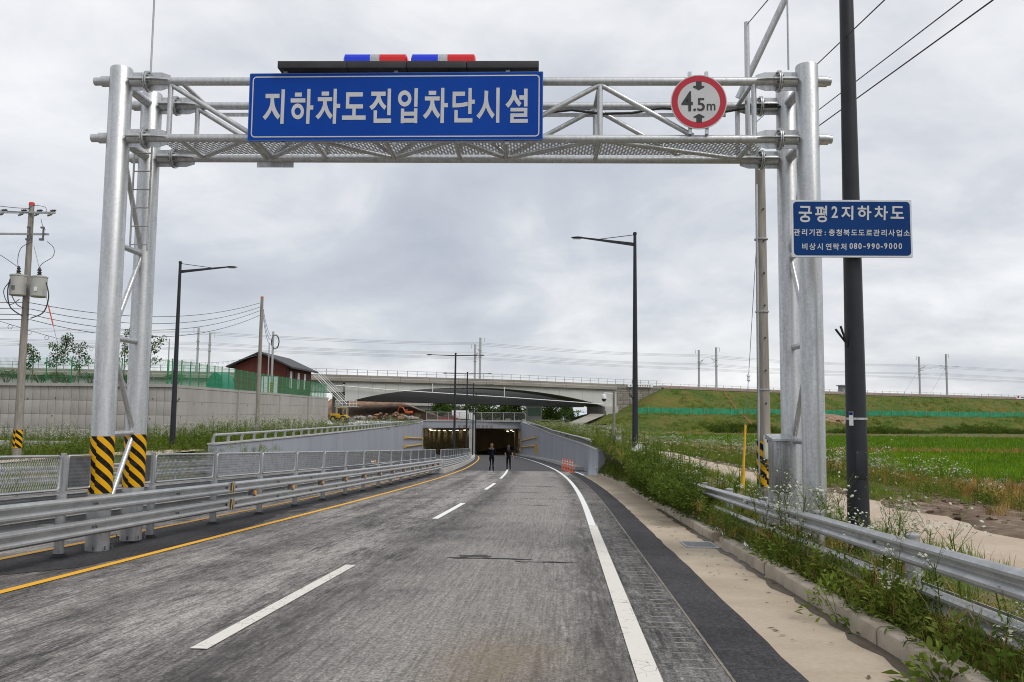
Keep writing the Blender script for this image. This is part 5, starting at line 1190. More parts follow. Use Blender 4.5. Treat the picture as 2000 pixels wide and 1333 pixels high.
# low block wall in the weeds
lbw = thing('block_wall', 'low wall of two rows of concrete blocks in the weeds behind the pole', 'block wall', (-33, 56, -1.4))
mb_ = MB().bbox((0, 0, 0), (1.17, 0.3, 0.36), 0.015).mesh('block', M_lconc, 40)
for r_ in range(2):
    for c in range(9): put(mb_, 'block', lbw, Matrix.Translation((-39 + c * 1.2 + 0.6 * r_, 56, -1.18 + 0.38 * r_)))
# platform behind the wall
M_plat = mixed('platform_soil', (0.08, 0.11, 0.035), (0.2, 0.16, 0.1), 0.8, 0.95)
m = MB(); m.add([(-140, 70.4, ZW - 0.15), (WX - 0.3, 70.4, ZW - 0.15), (wx(134) - 0.3, 134, ZW - 0.15), (-140, 134, ZW - 0.15), (wx(134) - 0.3, 134, -1), (-140, 134, -1)], [(0, 1, 2, 3), (3, 2, 4, 5)]); m.build('platform', M_plat, None, 0, kind='structure')
# green mesh fence
M_green = mixed('green_fence_coating', (0.005, 0.17, 0.05), (0.01, 0.22, 0.07), 4, 0.45)
M_gnet = mixed('green_wire_coating', (0.02, 0.25, 0.11), (0.03, 0.3, 0.14), 4, 0.5)
fe = thing('green_fence', 'bright green wire mesh fence along the top of the retaining wall', 'fence', (WX, 70.1, ZW))
FH, FL = 2.1, 2.1
mfp = MB().tube((0, 0, 0), (0, 0, FH + 0.06), 0.05, n=8).mesh('post', M_green, 40)
def netmesh(L, H, nx, nz, r):
    m = MB()
    for i in range(nx): x = L * (i + 0.5) / nx; m.box((x, 0, H / 2), (r, r, H))
    for i in range(nz): z = 0.05 + (H - 0.1) * i / (nz - 1); m.box((L / 2, 0, z), (L, r * 1.3, r * 1.6))
    return m.mesh('mesh_panel', M_gnet, 0, None, False)
mnet = netmesh(FL, FH, 22, 5, 0.0085)
pts = [Vector((WX - 0.15 - i * FL, 70.1, ZW)) for i in range(10)][::-1]
Lr = math.hypot(64, 0.9); nr = int(Lr / FL)
ang = math.atan2(64, -0.9)
for i, p in enumerate(pts): put(mfp, 'post', fe, Matrix.Translation(p)); put(mnet, 'mesh_panel', fe, Matrix.Translation(p))
for i in range(nr):
    Y = 70.1 + i * FL; p = Vector((wx(Y) - 0.15, Y, ZW)); put(mfp, 'post', fe, Matrix.Translation(p))
    put(mnet, 'mesh_panel', fe, Matrix.Translation(p) @ Matrix.Rotation(ang, 4, 'Z'))
# brick house with dark gabled roof
hx1, hy0, hl, hw = -30.3, 113.0, 14.0, 7.0; hx0 = hx1 - hw; he, hp = 7.45, 9.05
ho = thing('brick_house', 'red brick house with a dark grey gabled roof behind the green fence', 'house', ((hx0 + hx1) / 2, hy0 + hl / 2, ZW))
t = NT('red_brick'); br = t.new('ShaderNodeTexBrick'); t.l.new(t.world((1, 1, 1)), br.inputs[0]); br.inputs['Scale'].default_value = 2.2; br.inputs['Color1'].default_value = (0.13, 0.027, 0.018, 1); br.inputs['Color2'].default_value = (0.095, 0.02, 0.014, 1); br.inputs['Mortar'].default_value = (0.12, 0.06, 0.05, 1); M_brick = t.fin(br.outputs[0], 0.85)
M_roof = mixed('roof_sheet_grey', (0.022, 0.024, 0.028), (0.04, 0.042, 0.047), 1.5, 0.55, stretch=(8, 0.3, 1)); M_fascia = mixed('eaves_dark', (0.03, 0.03, 0.034), (0.05, 0.05, 0.054), 2, 0.6)
xm = (hx0 + hx1) / 2
m = MB(); m.prism([(hx0, hy0, ZW - 0.2), (hx1, hy0, ZW - 0.2), (hx1, hy0, he), (xm, hy0, hp), (hx0, hy0, he)], (0, hl, 0)); m.build('wall', M_brick, ho, 0)
ov, sl = 0.85, (hp - he) / (hw / 2)
for sg, nm in ((1, 'roof'), (-1, 'roof')):
    m = MB(); e_ = hw / 2 + ov
    m.prism([(xm, hy0 - ov, hp + 0.12), (xm + sg * e_, hy0 - ov, hp + 0.12 - sl * e_), (xm + sg * e_, hy0 - ov, hp + 0.36 - sl * e_), (xm, hy0 - ov, hp + 0.36)], (0, hl + 2 * ov, 0)); m.build(nm, M_roof, ho, 0)
    MB().box((xm + sg * e_, hy0 + hl / 2, hp + 0.2 - sl * e_), (0.14, hl + 2 * ov, 0.16)).build('gutter', M_fascia, ho, 0)
t = NT('window_glass'); M_glass = t.fin((0.06, 0.07, 0.075), 0.08, 0, 0.6)
for Y in (115.2, 119.3, 123.0):
    f = MB().box((hx1 + 0.03, Y, 5.7), (0.08, 0.95, 2.3)).build('window', M_white, ho, 0); MB().box((hx1 + 0.075, Y, 6.25), (0.02, 0.75, 0.95)).box((hx1 + 0.075, Y, 5.2), (0.02, 0.75, 0.95)).build('pane', M_glass, f, 0)
f = MB().box((hx1 - 2.2, hy0 - 0.03, 4.9), (2.2, 0.08, 2.3)).build('window', M_white, ho, 0); MB().box((hx1 - 2.2, hy0 - 0.075, 5.45), (1.9, 0.02, 0.9)).build('pane', M_glass, f, 0)
MB().tube((hx1 + 0.05, 117.2, ZW), (hx1 + 0.05, 117.2, he), 0.06, n=8).build('downpipe', M_fascia, ho); MB().tube((hx1 + 0.05, hy0 + 0.1, ZW), (hx1 + 0.05, hy0 + 0.1, he), 0.06, n=8).build('downpipe', M_fascia, ho)
# service poles beside the house and the white stair to the track
for px, pyt, Y, rr, lab in ((534, 648, 104, 0.13, 'grey service pole with coiled cable beside the brick house'), (526, 670, 108, 0.07, 'thin grey service pole beside the brick house')):
    tpt = atY(px, pyt, Y); sp_ = thing('service_pole', lab, 'utility pole', (tpt.x, Y, ZW - 0.15)); MB().lathe([(rr * 1.2, 0), (rr, tpt.z - ZW + 0.15)], (tpt.x, Y, ZW - 0.15), 10).build('shaft', M_galv_dull, sp_, 40)
    if rr > 0.1:
        for k in range(3): MB().path([(tpt.x + 0.3 + (0.42 + 0.05 * k) * math.cos(w), Y - 0.1, tpt.z - 1.3 + (0.8 + 0.06 * k) * math.sin(w)) for w in np.linspace(0, 2 * PI, 14)], 0.025, 5).build('cable_coil', M_cable, sp_)
        band_uv(sp_, (tpt.x, Y), rr * 1.22, ZW + 0.1, ZW + 1.4, M_stripe_r)
        for k in range(3): wire(t2 - Vector((0, 0, 0.3 + 0.2 * k)), (tpt.x, Y, tpt.z - 0.4 - 0.3 * k), 1.0 + 0.25 * k, 0.018, M_cable, 'service_drop', 'service cable drooping from the leaning pole to the house pole', 'service cables to the brick house')
lpx = atY(331, 662, 78); sl_ = thing('park_lamp', 'slim lamp with a green lower sleeve and curved arm above the retaining wall', 'street lamp', (lpx.x, 78, ZW - 0.15))
MB().lathe([(0.07, 0), (0.05, lpx.z - ZW + 0.15)], (lpx.x, 78, ZW - 0.15), 10).build('pole', M_galv_dull, sl_); MB().lathe([(0.1, 0), (0.1, 2.6), (0.07, 2.65)], (lpx.x, 78, ZW - 0.15), 10).build('green_sleeve', M_green, sl_)
h_ = atY(297, 657, 78); MB().path([(lpx.x, 78, lpx.z - 0.5), (lpx.x - 0.5, 78, lpx.z + 0.1), (h_.x + 0.6, 78, h_.z), (h_.x + 0.3, 78, h_.z + 0.02)], 0.02, 6).build('arm', M_galv_dull, sl_); MB().bbox((h_.x + 0.15, 78, h_.z), (0.7, 0.2, 0.1), 0.03).build('lamp_head', M_galv_dull, sl_)
gh = thing('entrance_hood', 'rounded green translucent entrance hood behind the green fence', 'canopy', (-35, 96, ZW))
m = MB(); c_ = atY(420, 752, 96); prof_ = [(1.0 * math.cos(w), 2.3 * math.sin(w)) for w in np.linspace(0, PI, 14)]; m.prism([(c_.x + a, 96, ZW - 0.1 + b_) for a, b_ in prof_], (0.6, 2.0, 0)); m.build('shell', mixed('green_acrylic', (0.02, 0.16, 0.12), (0.03, 0.22, 0.16), 2, 0.3), gh, 40)
for k in (-1, 0, 1): MB().box((c_.x + k * 0.5, 95.95, ZW + 0.9), (0.08, 0.08, 1.8)).build('rib', M_green, gh, 0)

# ================================================================== railway: bridge, viaduct, embankment
BT = math.atan(0.33); BD = Vector((math.cos(BT), math.sin(BT), 0)); BN = Vector((-math.sin(BT), math.cos(BT), 0))
def bt(px, off=0.0):
    """distance along the railway where the vertical plane through this photo column crosses it"""
    k = (px - 1000) / FPX; Y = (185 + off / math.cos(BT)) / (1 - 0.33 * k); return (k * Y + BN.x * -off) / BD.x
_bp = [-400, 0, 650, 1000, 1200, 1500, 2000, 2700]; _bt = [bt(p) for p in _bp]; _bz = [8.5, 8.55, 8.72, 8.5, 8.05, 7.45, 6.95, 6.6]
def bz(t): return float(np.interp(t, _bt, _bz))
def BP(t, off, z): p = Vector((0, 185, 0)) + BD * t + BN * off; p.z = z; return p
def bframe(t, off=0.0, z=None): p = BP(t, off, bz(t) if z is None else z); return Matrix(((-BN.x, BD.x, 0, p.x), (-BN.y, BD.y, 0, p.y), (0, 0, 1, p.z), (0, 0, 0, 1)))
M_fas = concrete('bridge_fascia_concrete', (0.24, 0.22, 0.19), (0.34, 0.32, 0.285), 0.5, sk=0.6, stainc=(0.16, 0.14, 0.115), stretch=(0.3, 0.3, 1.5))
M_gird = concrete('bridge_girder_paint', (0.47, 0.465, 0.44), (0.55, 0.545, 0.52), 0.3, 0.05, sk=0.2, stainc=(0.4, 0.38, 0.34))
t = NT('dark_girder_and_shade_paint'); M_dgird = t.fin(t.ramp(t.noise(t.world((0.2, 0.2, 1)), 0.6, 4), [(0.3, (0.15, 0.155, 0.17)), (0.7, (0.19, 0.195, 0.21))]), 0.5)
rb = thing('railway_bridge', 'pale arched girder railway bridge with brown concrete parapet and railing', 'bridge', BP(bt(940), 0, 4))
tA, tB, tE = bt(660), bt(1182), bt(1204)
ts = np.linspace(bt(-250), tE, 60)
m = MB(); m.sweep([(0.35, -0.1), (0.35, 0.25), (-11, 0.25), (-11, -0.1)], [bframe(t_) for t_ in ts]); m.build('deck', M_fas, rb, 20)
mseg = np.linspace(bt(-250), tE, 24)
for a, b_ in zip(mseg[:-1], mseg[1:]):
    m = MB(); m.sweep([(0.75, -1.0), (0.75, -0.4), (0.5, -0.25), (0.55, 0.25), (0.15, 0.25), (0.15, -1.0)], [bframe(a + 0.02), bframe(b_ - 0.02)]); m.build('parapet', M_fas, rb, 0)
m = MB(); m.sweep([(0.3, -1.0), (0.3, -1.35), (-10.8, -1.35), (-10.8, -1.0)], [bframe(t_) for t_ in ts]); m.build('soffit_slab', M_fas, rb, 20)
# arched girder faces split into plates
t0, t1 = bt(695), bt(1182); zs_, ze_, zm_ = 3.75, 3.05, 6.85
def soff(t_):
    if t_ <= t0: return zs_
    if t_ >= t1: return ze_
    q = (t_ - t0) / (t1 - t0); base = zs_ + (ze_ - zs_) * q; crown = zm_ - (zs_ + ze_) / 2; return base + crown * (1 - (2 * q - 1) ** 2) ** 0.85
gs_ = np.linspace(tA + 1.6, tB, 22)
for a, b_ in zip(gs_[:-1], gs_[1:]):
    q = np.linspace(a + 0.015, b_ - 0.015, 4); P = [BP(x, -0.2, soff(x)) for x in q] + [BP(x, -0.2, bz(x) - 1.36) for x in reversed(q)]
    m = MB(); m.prism(P, BN * 0.6); m.build('girder_plate', M_gird, rb, 0)
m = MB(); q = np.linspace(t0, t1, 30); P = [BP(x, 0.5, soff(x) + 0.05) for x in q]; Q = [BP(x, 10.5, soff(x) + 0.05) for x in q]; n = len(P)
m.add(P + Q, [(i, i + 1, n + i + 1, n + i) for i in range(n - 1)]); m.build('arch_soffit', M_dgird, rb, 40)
mseg = np.linspace(bt(-250), tA + 1.2, 16)
for a, b_ in zip(mseg[:-1], mseg[1:]):
    m = MB(); m.prism([BP(a + 0.03, 0, 5.4), BP(b_ - 0.03, 0, 5.4), BP(b_ - 0.03, 0, bz(b_) - 1.36), BP(a + 0.03, 0, bz(a) - 1.36)], BN * 9.5); m.build('viaduct_girder', M_lconc, rb, 0)
for px in (-120, 80, 300, 480, 672): m = MB(); c_ = BP(bt(px), 4.5, 2.2); m.box(c_, (2.6, 7.0, 6.6), Matrix.Rotation(BT, 3, 'Z')); m.build('pier', M_fas, rb, 0)
m = MB(); c_ = BP(bt(1193), 4.5, 1.2); m.box(c_, (3.0, 11.0, 4.0), Matrix.Rotation(BT, 3, 'Z')); m.build('abutment', M_lconc, rb, 0)
m = MB(); m.prism([BP(tB, -0.25, 2.95), BP(tE, -0.25, 2.95), BP(tE, -0.25, bz(tE) - 1.05), BP(tB, -0.25, bz(tB) - 1.36)], BN * 0.6); m.build('girder_plate', M_gird, rb, 0)
# railing on the bridge
brl = thing('bridge_railing', 'light grey post and rail railing along the top of the arched bridge', 'railing', BP(bt(940), 0, bz(bt(940))))
M_rl = mixed('railing_grey', (0.36, 0.36, 0.35), (0.46, 0.46, 0.45), 2, 0.6)
for dz in (0.6, 1.15): m = MB(); m.path([BP(t_, -0.3, bz(t_) + 0.25 + dz) for t_ in np.linspace(bt(-250), bt(1290), 40)], 0.045, 5); m.build('rail', M_rl, brl)
mpst = MB().box((0, 0, 0.6), (0.12, 0.12, 1.2)).mesh('post', M_rl, 0)
t_ = bt(0)
while t_ < bt(1290): put(mpst, 'post', brl, Matrix.Translation(BP(t_, -0.3, bz(t_) + 0.25))); t_ += 2.1
# pipe slung in front of the bridge
pi_ = thing('drain_pipe', 'white pipe slung diagonally across the front of the arched bridge', 'pipe', BP(bt(700), -0.6, 6))
Pp = [atY(x, y, BP(bt(x, -0.8), -0.8, 0).y) for x, y in ((654, 753), (750, 761), (860, 768), (1000, 777), (1100, 784), (1166, 789))]
MB().path(Pp, 0.085, 8).build('pipe', M_white, pi_)
for x, ya, yb in ((845, 750, 767), (985, 756, 776)): Yh = BP(bt(x, -0.8), -0.8, 0).y; MB().tube(atY(x, ya, Yh), atY(x, yb, Yh), 0.08, n=8).build('hanger', M_white, pi_)
Yh = BP(bt(1183, -0.8), -0.8, 0).y; MB().tube(Pp[-1], atY(1183, 790, Yh), 0.085, n=8).tube(atY(1183, 789, Yh), atY(1183, 803, Yh), 0.085, n=8).build('downpipe', M_white, pi_)
# dark steel bridge behind the arch
db = thing('steel_bridge', 'dark blue grey steel girder bridge seen under the pale arch', 'bridge', BP(bt(940), 16, 3))
ga_ = np.linspace(bt(690), bt(1186), 9)
for a, b_ in zip(ga_[:-1], ga_[1:]):
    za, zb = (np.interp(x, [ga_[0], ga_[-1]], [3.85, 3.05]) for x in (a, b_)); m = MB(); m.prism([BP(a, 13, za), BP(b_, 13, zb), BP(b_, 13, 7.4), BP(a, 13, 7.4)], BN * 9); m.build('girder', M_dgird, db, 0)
# distant viaduct seen through the gap at the left
fv = thing('far_viaduct', 'distant low concrete viaduct seen beneath the pale arch', 'bridge', (-45, 252, 0))
a_, b_ = atY(640, 783, 252), atY(900, 789, 262)
for k in range(8):
    p, q = a_.lerp(b_, k / 8 + 0.001), a_.lerp(b_, (k + 1) / 8 - 0.001); wallbox(MB(), p, q, p.z - 0.9, p.z, 8).build('deck', M_lconc, fv, 0); wallbox(MB(), p + Vector((0, 0.8, 0)), q + Vector((0, 0.8, 0)), p.z - 2.2, p.z - 0.91, 6).build('girder', M_dgird, fv, 0)  # lower box: shadow under the deck put into its dark colour
    MB().box(p + Vector((1, 4, -3.6)), (1.2, 4, 3.2)).build('pier', M_fas, fv, 0)
# stair and platform with white rails at the left pier
st = thing('access_stair', 'white steel stair and landing beside the left bridge pier', 'stair', atY(650, 795, 168))
for dx in (0, 0.9):
    a, b_ = atY(612, 728, 165), atY(668, 785, 168)
    for k in (0, 0.55, 1.05): MB().tube(a + Vector((dx, 0.5 * dx, k - 0.5)), b_ + Vector((dx, 0.5 * dx, k - 0.5)), 0.05 if k else 0.09, n=6).build('stair_rail', M_white, st)
a, b_ = atY(655, 783, 168.5), atY(697, 783, 170)
for dz in (-1.1, -0.55, 0.0): MB().tube(a + Vector((0, 0, dz)), b_ + Vector((0, 0, dz)), 0.045, n=6).build('landing_rail', M_white, st)
for k in range(7): p = a.lerp(b_, k / 6); MB().tube(p + Vector((0, 0, -1.15)), p, 0.04, n=6).build('baluster', M_white, st)
MB().box((a + b_) / 2 + Vector((0, 0.8, -1.2)), (4.8, 1.6, 0.12), Matrix.Rotation(BT, 3, 'Z')).build('landing', M_galv_dull, st, 0)
# wing wall of split-face blocks
t = NT('split_face_block'); br = t.new('ShaderNodeTexBrick'); mp_ = t.coord('Object', (1, 1, 1), (PI / 2, 0, 0)); t.l.new(mp_, br.inputs[0]); br.inputs['Scale'].default_value = 1.0; br.inputs['Brick Width'].default_value = 1.6; br.inputs['Row Height'].default_value = 0.85; br.inputs['Mortar Size'].default_value = 0.06
br.inputs['Color1'].default_value = (0.22, 0.2, 0.175, 1); br.inputs['Color2'].default_value = (0.28, 0.255, 0.22, 1); br.inputs['Mortar'].default_value = (0.12, 0.105, 0.09, 1); t.bump(t.noise(t.coord('Object'), 5, 5, 0.7), 0.6, 0.1); M_split = t.fin(br.outputs[0], 0.9)
ww = thing('wing_wall', 'brown block wing wall where the bridge meets the grassy embankment', 'wall', BP(bt(1245), 0, 2)); tW0, tW1 = tE + 0.1, bt(1292)
nb_, nr_ = 7, 6
for i in range(nb_):
    for j in range(nr_):
        a, b_ = tW0 + (tW1 - tW0) * i / nb_, tW0 + (tW1 - tW0) * (i + 1) / nb_; z0, z1 = 2.2 + 5.4 * j / nr_, 2.2 + 5.4 * (j + 1) / nr_
        m = MB(); m.prism([BP(a + 0.04, 0, z0 + 0.03), BP(b_ - 0.04, 0, z0 + 0.03), BP(b_ - 0.04, 0, z1 - 0.03), BP(a + 0.04, 0, z1 - 0.03)], BN * 0.4 - BN * (0.05 + 0.05 * rnd.random())); m.build('block', M_split, ww, 0)
m = MB(); m.prism([BP(tW0, 0.2, 2), BP(tW1, 0.2, 2), BP(tW1, 0.2, bz(tW1) + 0.3), BP(tW0, 0.2, bz(tW0) + 0.35)], BN * 0.5); m.build('backing', M_fas, ww, 0)
m = MB(); m.prism([BP(tW0, -0.15, 7.55), BP(tW1, -0.15, 7.5), BP(tW1, -0.15, bz(tW1) + 0.3), BP(tW0, -0.15, bz(tW0) + 0.35)], BN * 0.34); m.build('coping', M_fas, ww, 0)
bn = thing('banner', 'small white banner with dark and red print hung over the wing wall', 'banner', BP(bt(1250, -0.4), -0.4, 7.4))
bq = Plane([(1226, 749), (1275, 751), (1275, 757), (1226, 756)], BP(bt(1226, -0.5), -0.5, 0).y, BP(bt(1275, -0.5), -0.5, 0).y); bq.board(0.02, 0.01, 'cloth', M_white, bn)
for k in range(9): MB().box(bq.P(0.12 + 0.095 * k, 0.4, 0.03), (0.3, 0.01, 0.28), bq.R()).build('print', M_red if k in (5, 6) else M_ink, bn, 0)
# grassy embankment
def emb_mat():
    t = NT('embankment_turf'); w = t.world(); a = t.noise(w, 0.16, 6, 0.6, 0.5); b = t.noise(w, 1.1, 6, 0.7); c = t.noise(t.world((1, 1, 0.4)), 4, 5, 0.75)
    col = t.ramp(a, [(0.36, (0.17, 0.15, 0.04)), (0.5, (0.115, 0.145, 0.03)), (0.62, (0.07, 0.125, 0.022))]); col = t.mix(t.ramp(b, [(0.5, 0.0), (0.68, 0.75)]), col, (0.19, 0.15, 0.06)); col = t.mix(0.75, col, t.ramp(c, [(0.25, 0.4), (0.55, 1.0), (0.75, 1.6)]), 'MULTIPLY')
    t.bump(c, 0.9, 0.4); return t.fin(col, 0.95, 0, 0.15)
M_emb = emb_mat()
V, F = [], []; prof_e = [(-14, -0.2), (-9, 0.0), (-1.2, 0.0), (-0.4, -0.05)]
tl = list(np.linspace(bt(1105), bt(1300), 40)) + list(np.linspace(bt(1306), bt(2000), 150)) + list(np.linspace(bt(2020), bt(3600), 60))
def ecut(t_): return sstep(bt(1208), bt(1294), t_)
def emb_z0(t_, d):
    """height of the embankment d metres in front of its crest"""
    zt = bz(t_) - 0.35; zc = 1.75
    if d < 12.5:
        f = max(0.0, min(1.0, (d - 0.3) / 12.2)); z = zt + (zc - zt) * f; k = ecut(t_)
        lim = 2.2 + (zt - 2.2) * ((t_ - bt(1208)) / (bt(1294) - bt(1208))) if t_ < bt(1294) else 99
        return min(z, max(lim, zc))
    if d < 16: return zc - 0.1 * (d - 12.5)
    return 1.4 - (1.4 + 2.05) * sstep(16, 31, d)
def emb_z(t_, d):
    z = emb_z0(t_, d); k = sstep(bt(1105), bt(1212), t_); return -0.6 + (z + 0.6) * k if z > -0.6 else z
ds_ = [-12, -6, -0.5] + list(np.arange(0, 33, 0.6))
for t_ in tl:
    for d in ds_:
        z = emb_z(t_, max(d, 0)) if d >= -0.5 else bz(t_) - 0.35
        if d < 0 and t_ < bt(1294): z = min(bz(t_) - 1.5, emb_z(t_, 0.0))
        j = (nrng.random() - 0.5) * 0.38 if 1 < d < 31 else 0.0
        V.append(tuple(BP(t_, -d, z + j)))
k = len(ds_); F = [(i * k + j, i * k + j + 1, (i + 1) * k + j + 1, (i + 1) * k + j) for i in range(len(tl) - 1) for j in range(k - 1)]
put(np_mesh('embankment', V, F, M_emb, smooth=True), 'embankment', None, kind='structure')
M_bal = mixed('track_ballast', (0.16, 0.12, 0.1), (0.27, 0.21, 0.18), 3, 0.95, bump=0.5, bscale=12)
m = MB(); m.sweep([(0.2, -0.3), (0.0, 0.1), (-0.8, 0.12), (-1.2, 0.45), (-8, 0.45), (-10, -0.3)], [bframe(t_) for t_ in np.linspace(bt(1296), bt(3600), 60)]); m.build('track_bed', M_bal, None, 20, kind='structure')
tf_ = thing('track_fence', 'thin grey post and wire fence along the railway crest above the grass slope', 'fence', BP(bt(1600), -0.1, bz(bt(1600))))
mps2 = MB().box((0, 0, 0.5), (0.09, 0.09, 1.1)).mesh('post', M_rl, 0); t_ = bt(1294)
while t_ < bt(2060): put(mps2, 'post', tf_, Matrix.Translation(BP(t_, -0.1, bz(t_) - 0.1))); t_ += 2.35
for dz in (0.5, 0.95): m = MB(); m.path([BP(t_, -0.1, bz(t_) - 0.1 + dz) for t_ in np.linspace(bt(1294), bt(2300), 40)], 0.028, 4); m.build('rail', M_rl, tf_)
# construction net on the berm
M_cnet = mixed('green_construction_net', (0.012, 0.19, 0.085), (0.03, 0.27, 0.13), 1.2, 0.6, lo=0.4, hi=0.6)
V, F = [], []; tn_ = list(np.linspace(bt(1186), bt(2500), 330))
for i, t_ in enumerate(tn_):
    sag_ = 0.12 * abs(math.sin(i * 0.55)) + 0.05 * nrng.random(); wv = 0.25 * math.sin(i * 0.9) * 0.3
    zb_ = 1.45 + 0.0006 * 0
    for q in (0, 0.5, 1.0): V.append(tuple(BP(t_, -13.6 - wv * (1 - q) * 0.5, zb_ + (1.6 - sag_) * q)))
F = [(i * 3 + j, i * 3 + j + 1, (i + 1) * 3 + j + 1, (i + 1) * 3 + j) for i in range(len(tn_) - 1) for j in range(2)]
cn = thing('net_fence', 'low green construction net fence running along the grass embankment', 'fence', BP(bt(1600), -13.6, 1.4))
put(np_mesh('net', np.array(V) - np.array(cn.location), F, M_cnet, smooth=True), 'net', cn)
mps3 = MB().tube((0, 0, -0.3), (0, 0, 1.65), 0.03, n=6).mesh('stake', M_galv_dull, 40); t_ = bt(1186)
while t_ < bt(2050): put(mps3, 'stake', cn, Matrix.Translation(BP(t_, -13.75, 1.45))); t_ += 3.4
# washed-out bare patch and orange hose on the slope
M_dirtp = mixed('washed_out_soil', (0.17, 0.1, 0.06), (0.34, 0.23, 0.15), 1.2, 0.95, bump=0.5, bscale=5)
V, F = [], []; nt_, nd_ = 18, 16; tc_, dc_ = bt(1632, -19), 18.5
for i in range(nt_ + 1):
    for j in range(nd_ + 1):
        a_, b_ = -1 + 2 * i / nt_, -1 + 2 * j / nd_; k_ = math.sqrt(max(a_ * a_ + b_ * b_, 1e-9)) / max(abs(a_), abs(b_), 1e-6); rr = 1 + 0.22 * math.sin(5 * math.atan2(b_, a_)) + 0.12 * nrng.normal(); t_, d = tc_ + a_ / k_ * 4.2 * rr * (0.55 + 0.45 * (b_ + 1) / 2), dc_ + b_ / k_ * 6.0 * rr
        V.append(tuple(BP(t_, -d, emb_z(t_, d) + 0.42 + 0.25 * nrng.random() - 0.5 * max(abs(a_), abs(b_)) ** 3)))
F = [(i * (nd_ + 1) + j, i * (nd_ + 1) + j + 1, (i + 1) * (nd_ + 1) + j + 1, (i + 1) * (nd_ + 1) + j) for i in range(nt_) for j in range(nd_)]
put(np_mesh('eroded_soil', V, F, M_dirtp, smooth=False), 'eroded_soil', None, kind='structure')
def on_emb(x, y):
    best = None
    for d in np.arange(0.5, 31, 0.25):
        t_ = bt(x, -d); p = BP(t_, -d, emb_z(t_, d)); q = cam.matrix_world.inverted() @ p; yy = 666.5 - FPX * q.y / -q.z
        if best is None or abs(yy - y) < best[0]: best = (abs(yy - y), p)
    return best[1]
o_ = MB().path([on_emb(x, y) + Vector((0, -0.15, 0.4)) for x, y in ((1415, 769), (1428, 788), (1440, 805), (1458, 822), (1470, 833))], 0.05, 6).build('drain_hose', M_orange, None); o_['label'] = 'orange hose lying down the grass embankment'; o_['category'] = 'hose'
# equipment hut by the track, warning board
hp_ = BP(bt(1661, 6), 6, 0); hz_ = bz(bt(1661)); hu = thing('track_hut', 'small grey equipment hut on the railway crest behind the lamp pole', 'hut', (hp_.x, hp_.y, hz_)); MB().box((hp_.x, hp_.y, hz_ + 1.0), (5.2, 3, 2.4)).build('wall', mixed('hut_grey', (0.17, 0.2, 0.2), (0.22, 0.25, 0.25), 2, 0.7), hu, 0); MB().box((hp_.x, hp_.y, hz_ + 2.3), (6.0, 3.6, 0.25)).build('roof', mixed('hut_roof', (0.2, 0.23, 0.23), (0.27, 0.3, 0.3), 2, 0.6), hu, 0)
wb = Plane([(1985, 772), (2010, 772), (2010, 780), (1985, 780)], BP(bt(1990, -0.3), -0.3, 0).y, BP(bt(2005, -0.3), -0.3, 0).y); wbo = thing('warning_board', 'small white board with red edge on the railway fence', 'sign', wb.P(0.5, 0)); wb.board(0.02, 0.01, 'plate', M_white, wbo); MB().box(wb.P(0.15, 0.5, 0.03), (0.5, 0.01, 0.6), wb.R()).build('print', M_red, wbo, 0); MB().box(wb.P(0.6, 0.35, 0.03), (2.0, 0.01, 0.22), wb.R()).build('print', M_ink, wbo, 0)

# catenary masts and wires
def mast(px, pyt, off, sg, label):
    t_ = bt(px, off); b_ = BP(t_, off, bz(t_)); tz = atY(px, pyt, b_.y).z; H_ = tz - b_.z
    r = thing('catenary_mast', label, 'mast', b_, 'railway catenary masts'); MB().box(b_ + Vector((0, 0, H_ / 2)), (0.42, 0.3, H_), Matrix.Rotation(BT, 3, 'Z')).build('column', M_galv_dull, r, 0)
    c = b_ + Vector((0, 0, H_ * 0.7)); e_ = c + BD * (0.3) * 0 + BN * (2.2 * sg) + Vector((0, 0, 0.5)); MB().tube(c, e_, 0.05, n=6).tube(c + Vector((0, 0, -0.8)), e_, 0.05, n=6).tube(c + Vector((0, 0, -0.7)), e_ + Vector((0, 0, -0.9)), 0.04, n=6).build('cantilever', M_galv_dull, r)
    m = MB(); tp_ = b_ + Vector((0, 0, H_)); m.tube(tp_ - Vector((0, 0, 0.1)), tp_ + BD * (0.9 * sg), 0.05, n=6); m.tube(tp_ + BD * (0.9 * sg), tp_ + BD * (0.9 * sg) - Vector((0, 0, 1.0)), 0.05, n=6); m.build('top_bracket', M_galv_dull, r)
    for k in (0.55, 0.7): MB().box(b_ + Vector((0, 0, H_ * k)), (0.7, 0.5, 0.16), Matrix.Rotation(BT, 3, 'Z')).build('clamp', M_galv_dull, r, 0)
    if px > 1700:
        mm = MB(); s2 = b_ + Vector((0, 0, H_ * 0.72)); mm.tube(s2 - BD * 0.2, s2 + BD * 4.2, 0.06, n=6); mm.build('side_arm', M_galv_dull, r); MB().tube(b_ + Vector((0, 0, H_ * 0.7)), b_ - BD * 6 + Vector((0, 0, 0.2)), 0.03, n=5).build('stay', M_galv_dull, r)
for px, pyt, off, sg, lab in ((385, 640, 9, -1, 'catenary mast on the track behind the brick house, farther of the pair'), (408, 650, 1.2, 1, 'catenary mast on the near side of the track left of the brick house'), (928, 673, 9, -1, 'catenary mast over the arched bridge, shorter of the pair'), (938, 660, 1.2, 1, 'catenary mast over the arched bridge, taller of the pair'), (1366, 684, 9, -1, 'catenary mast on the embankment crest, far side of the pair by the lamp pole'), (1400, 679, 1.2, 1, 'catenary mast on the embankment crest, near side of the pair above the orange hose'), (1797, 697, 9, -1, 'catenary mast with a long side arm, far side of the pair beyond the blue sign'), (1850, 692, 1.2, 1, 'catenary mast with a long side arm, near side of the pair beyond the blue sign')):
    mast(px, pyt, off, sg, lab)
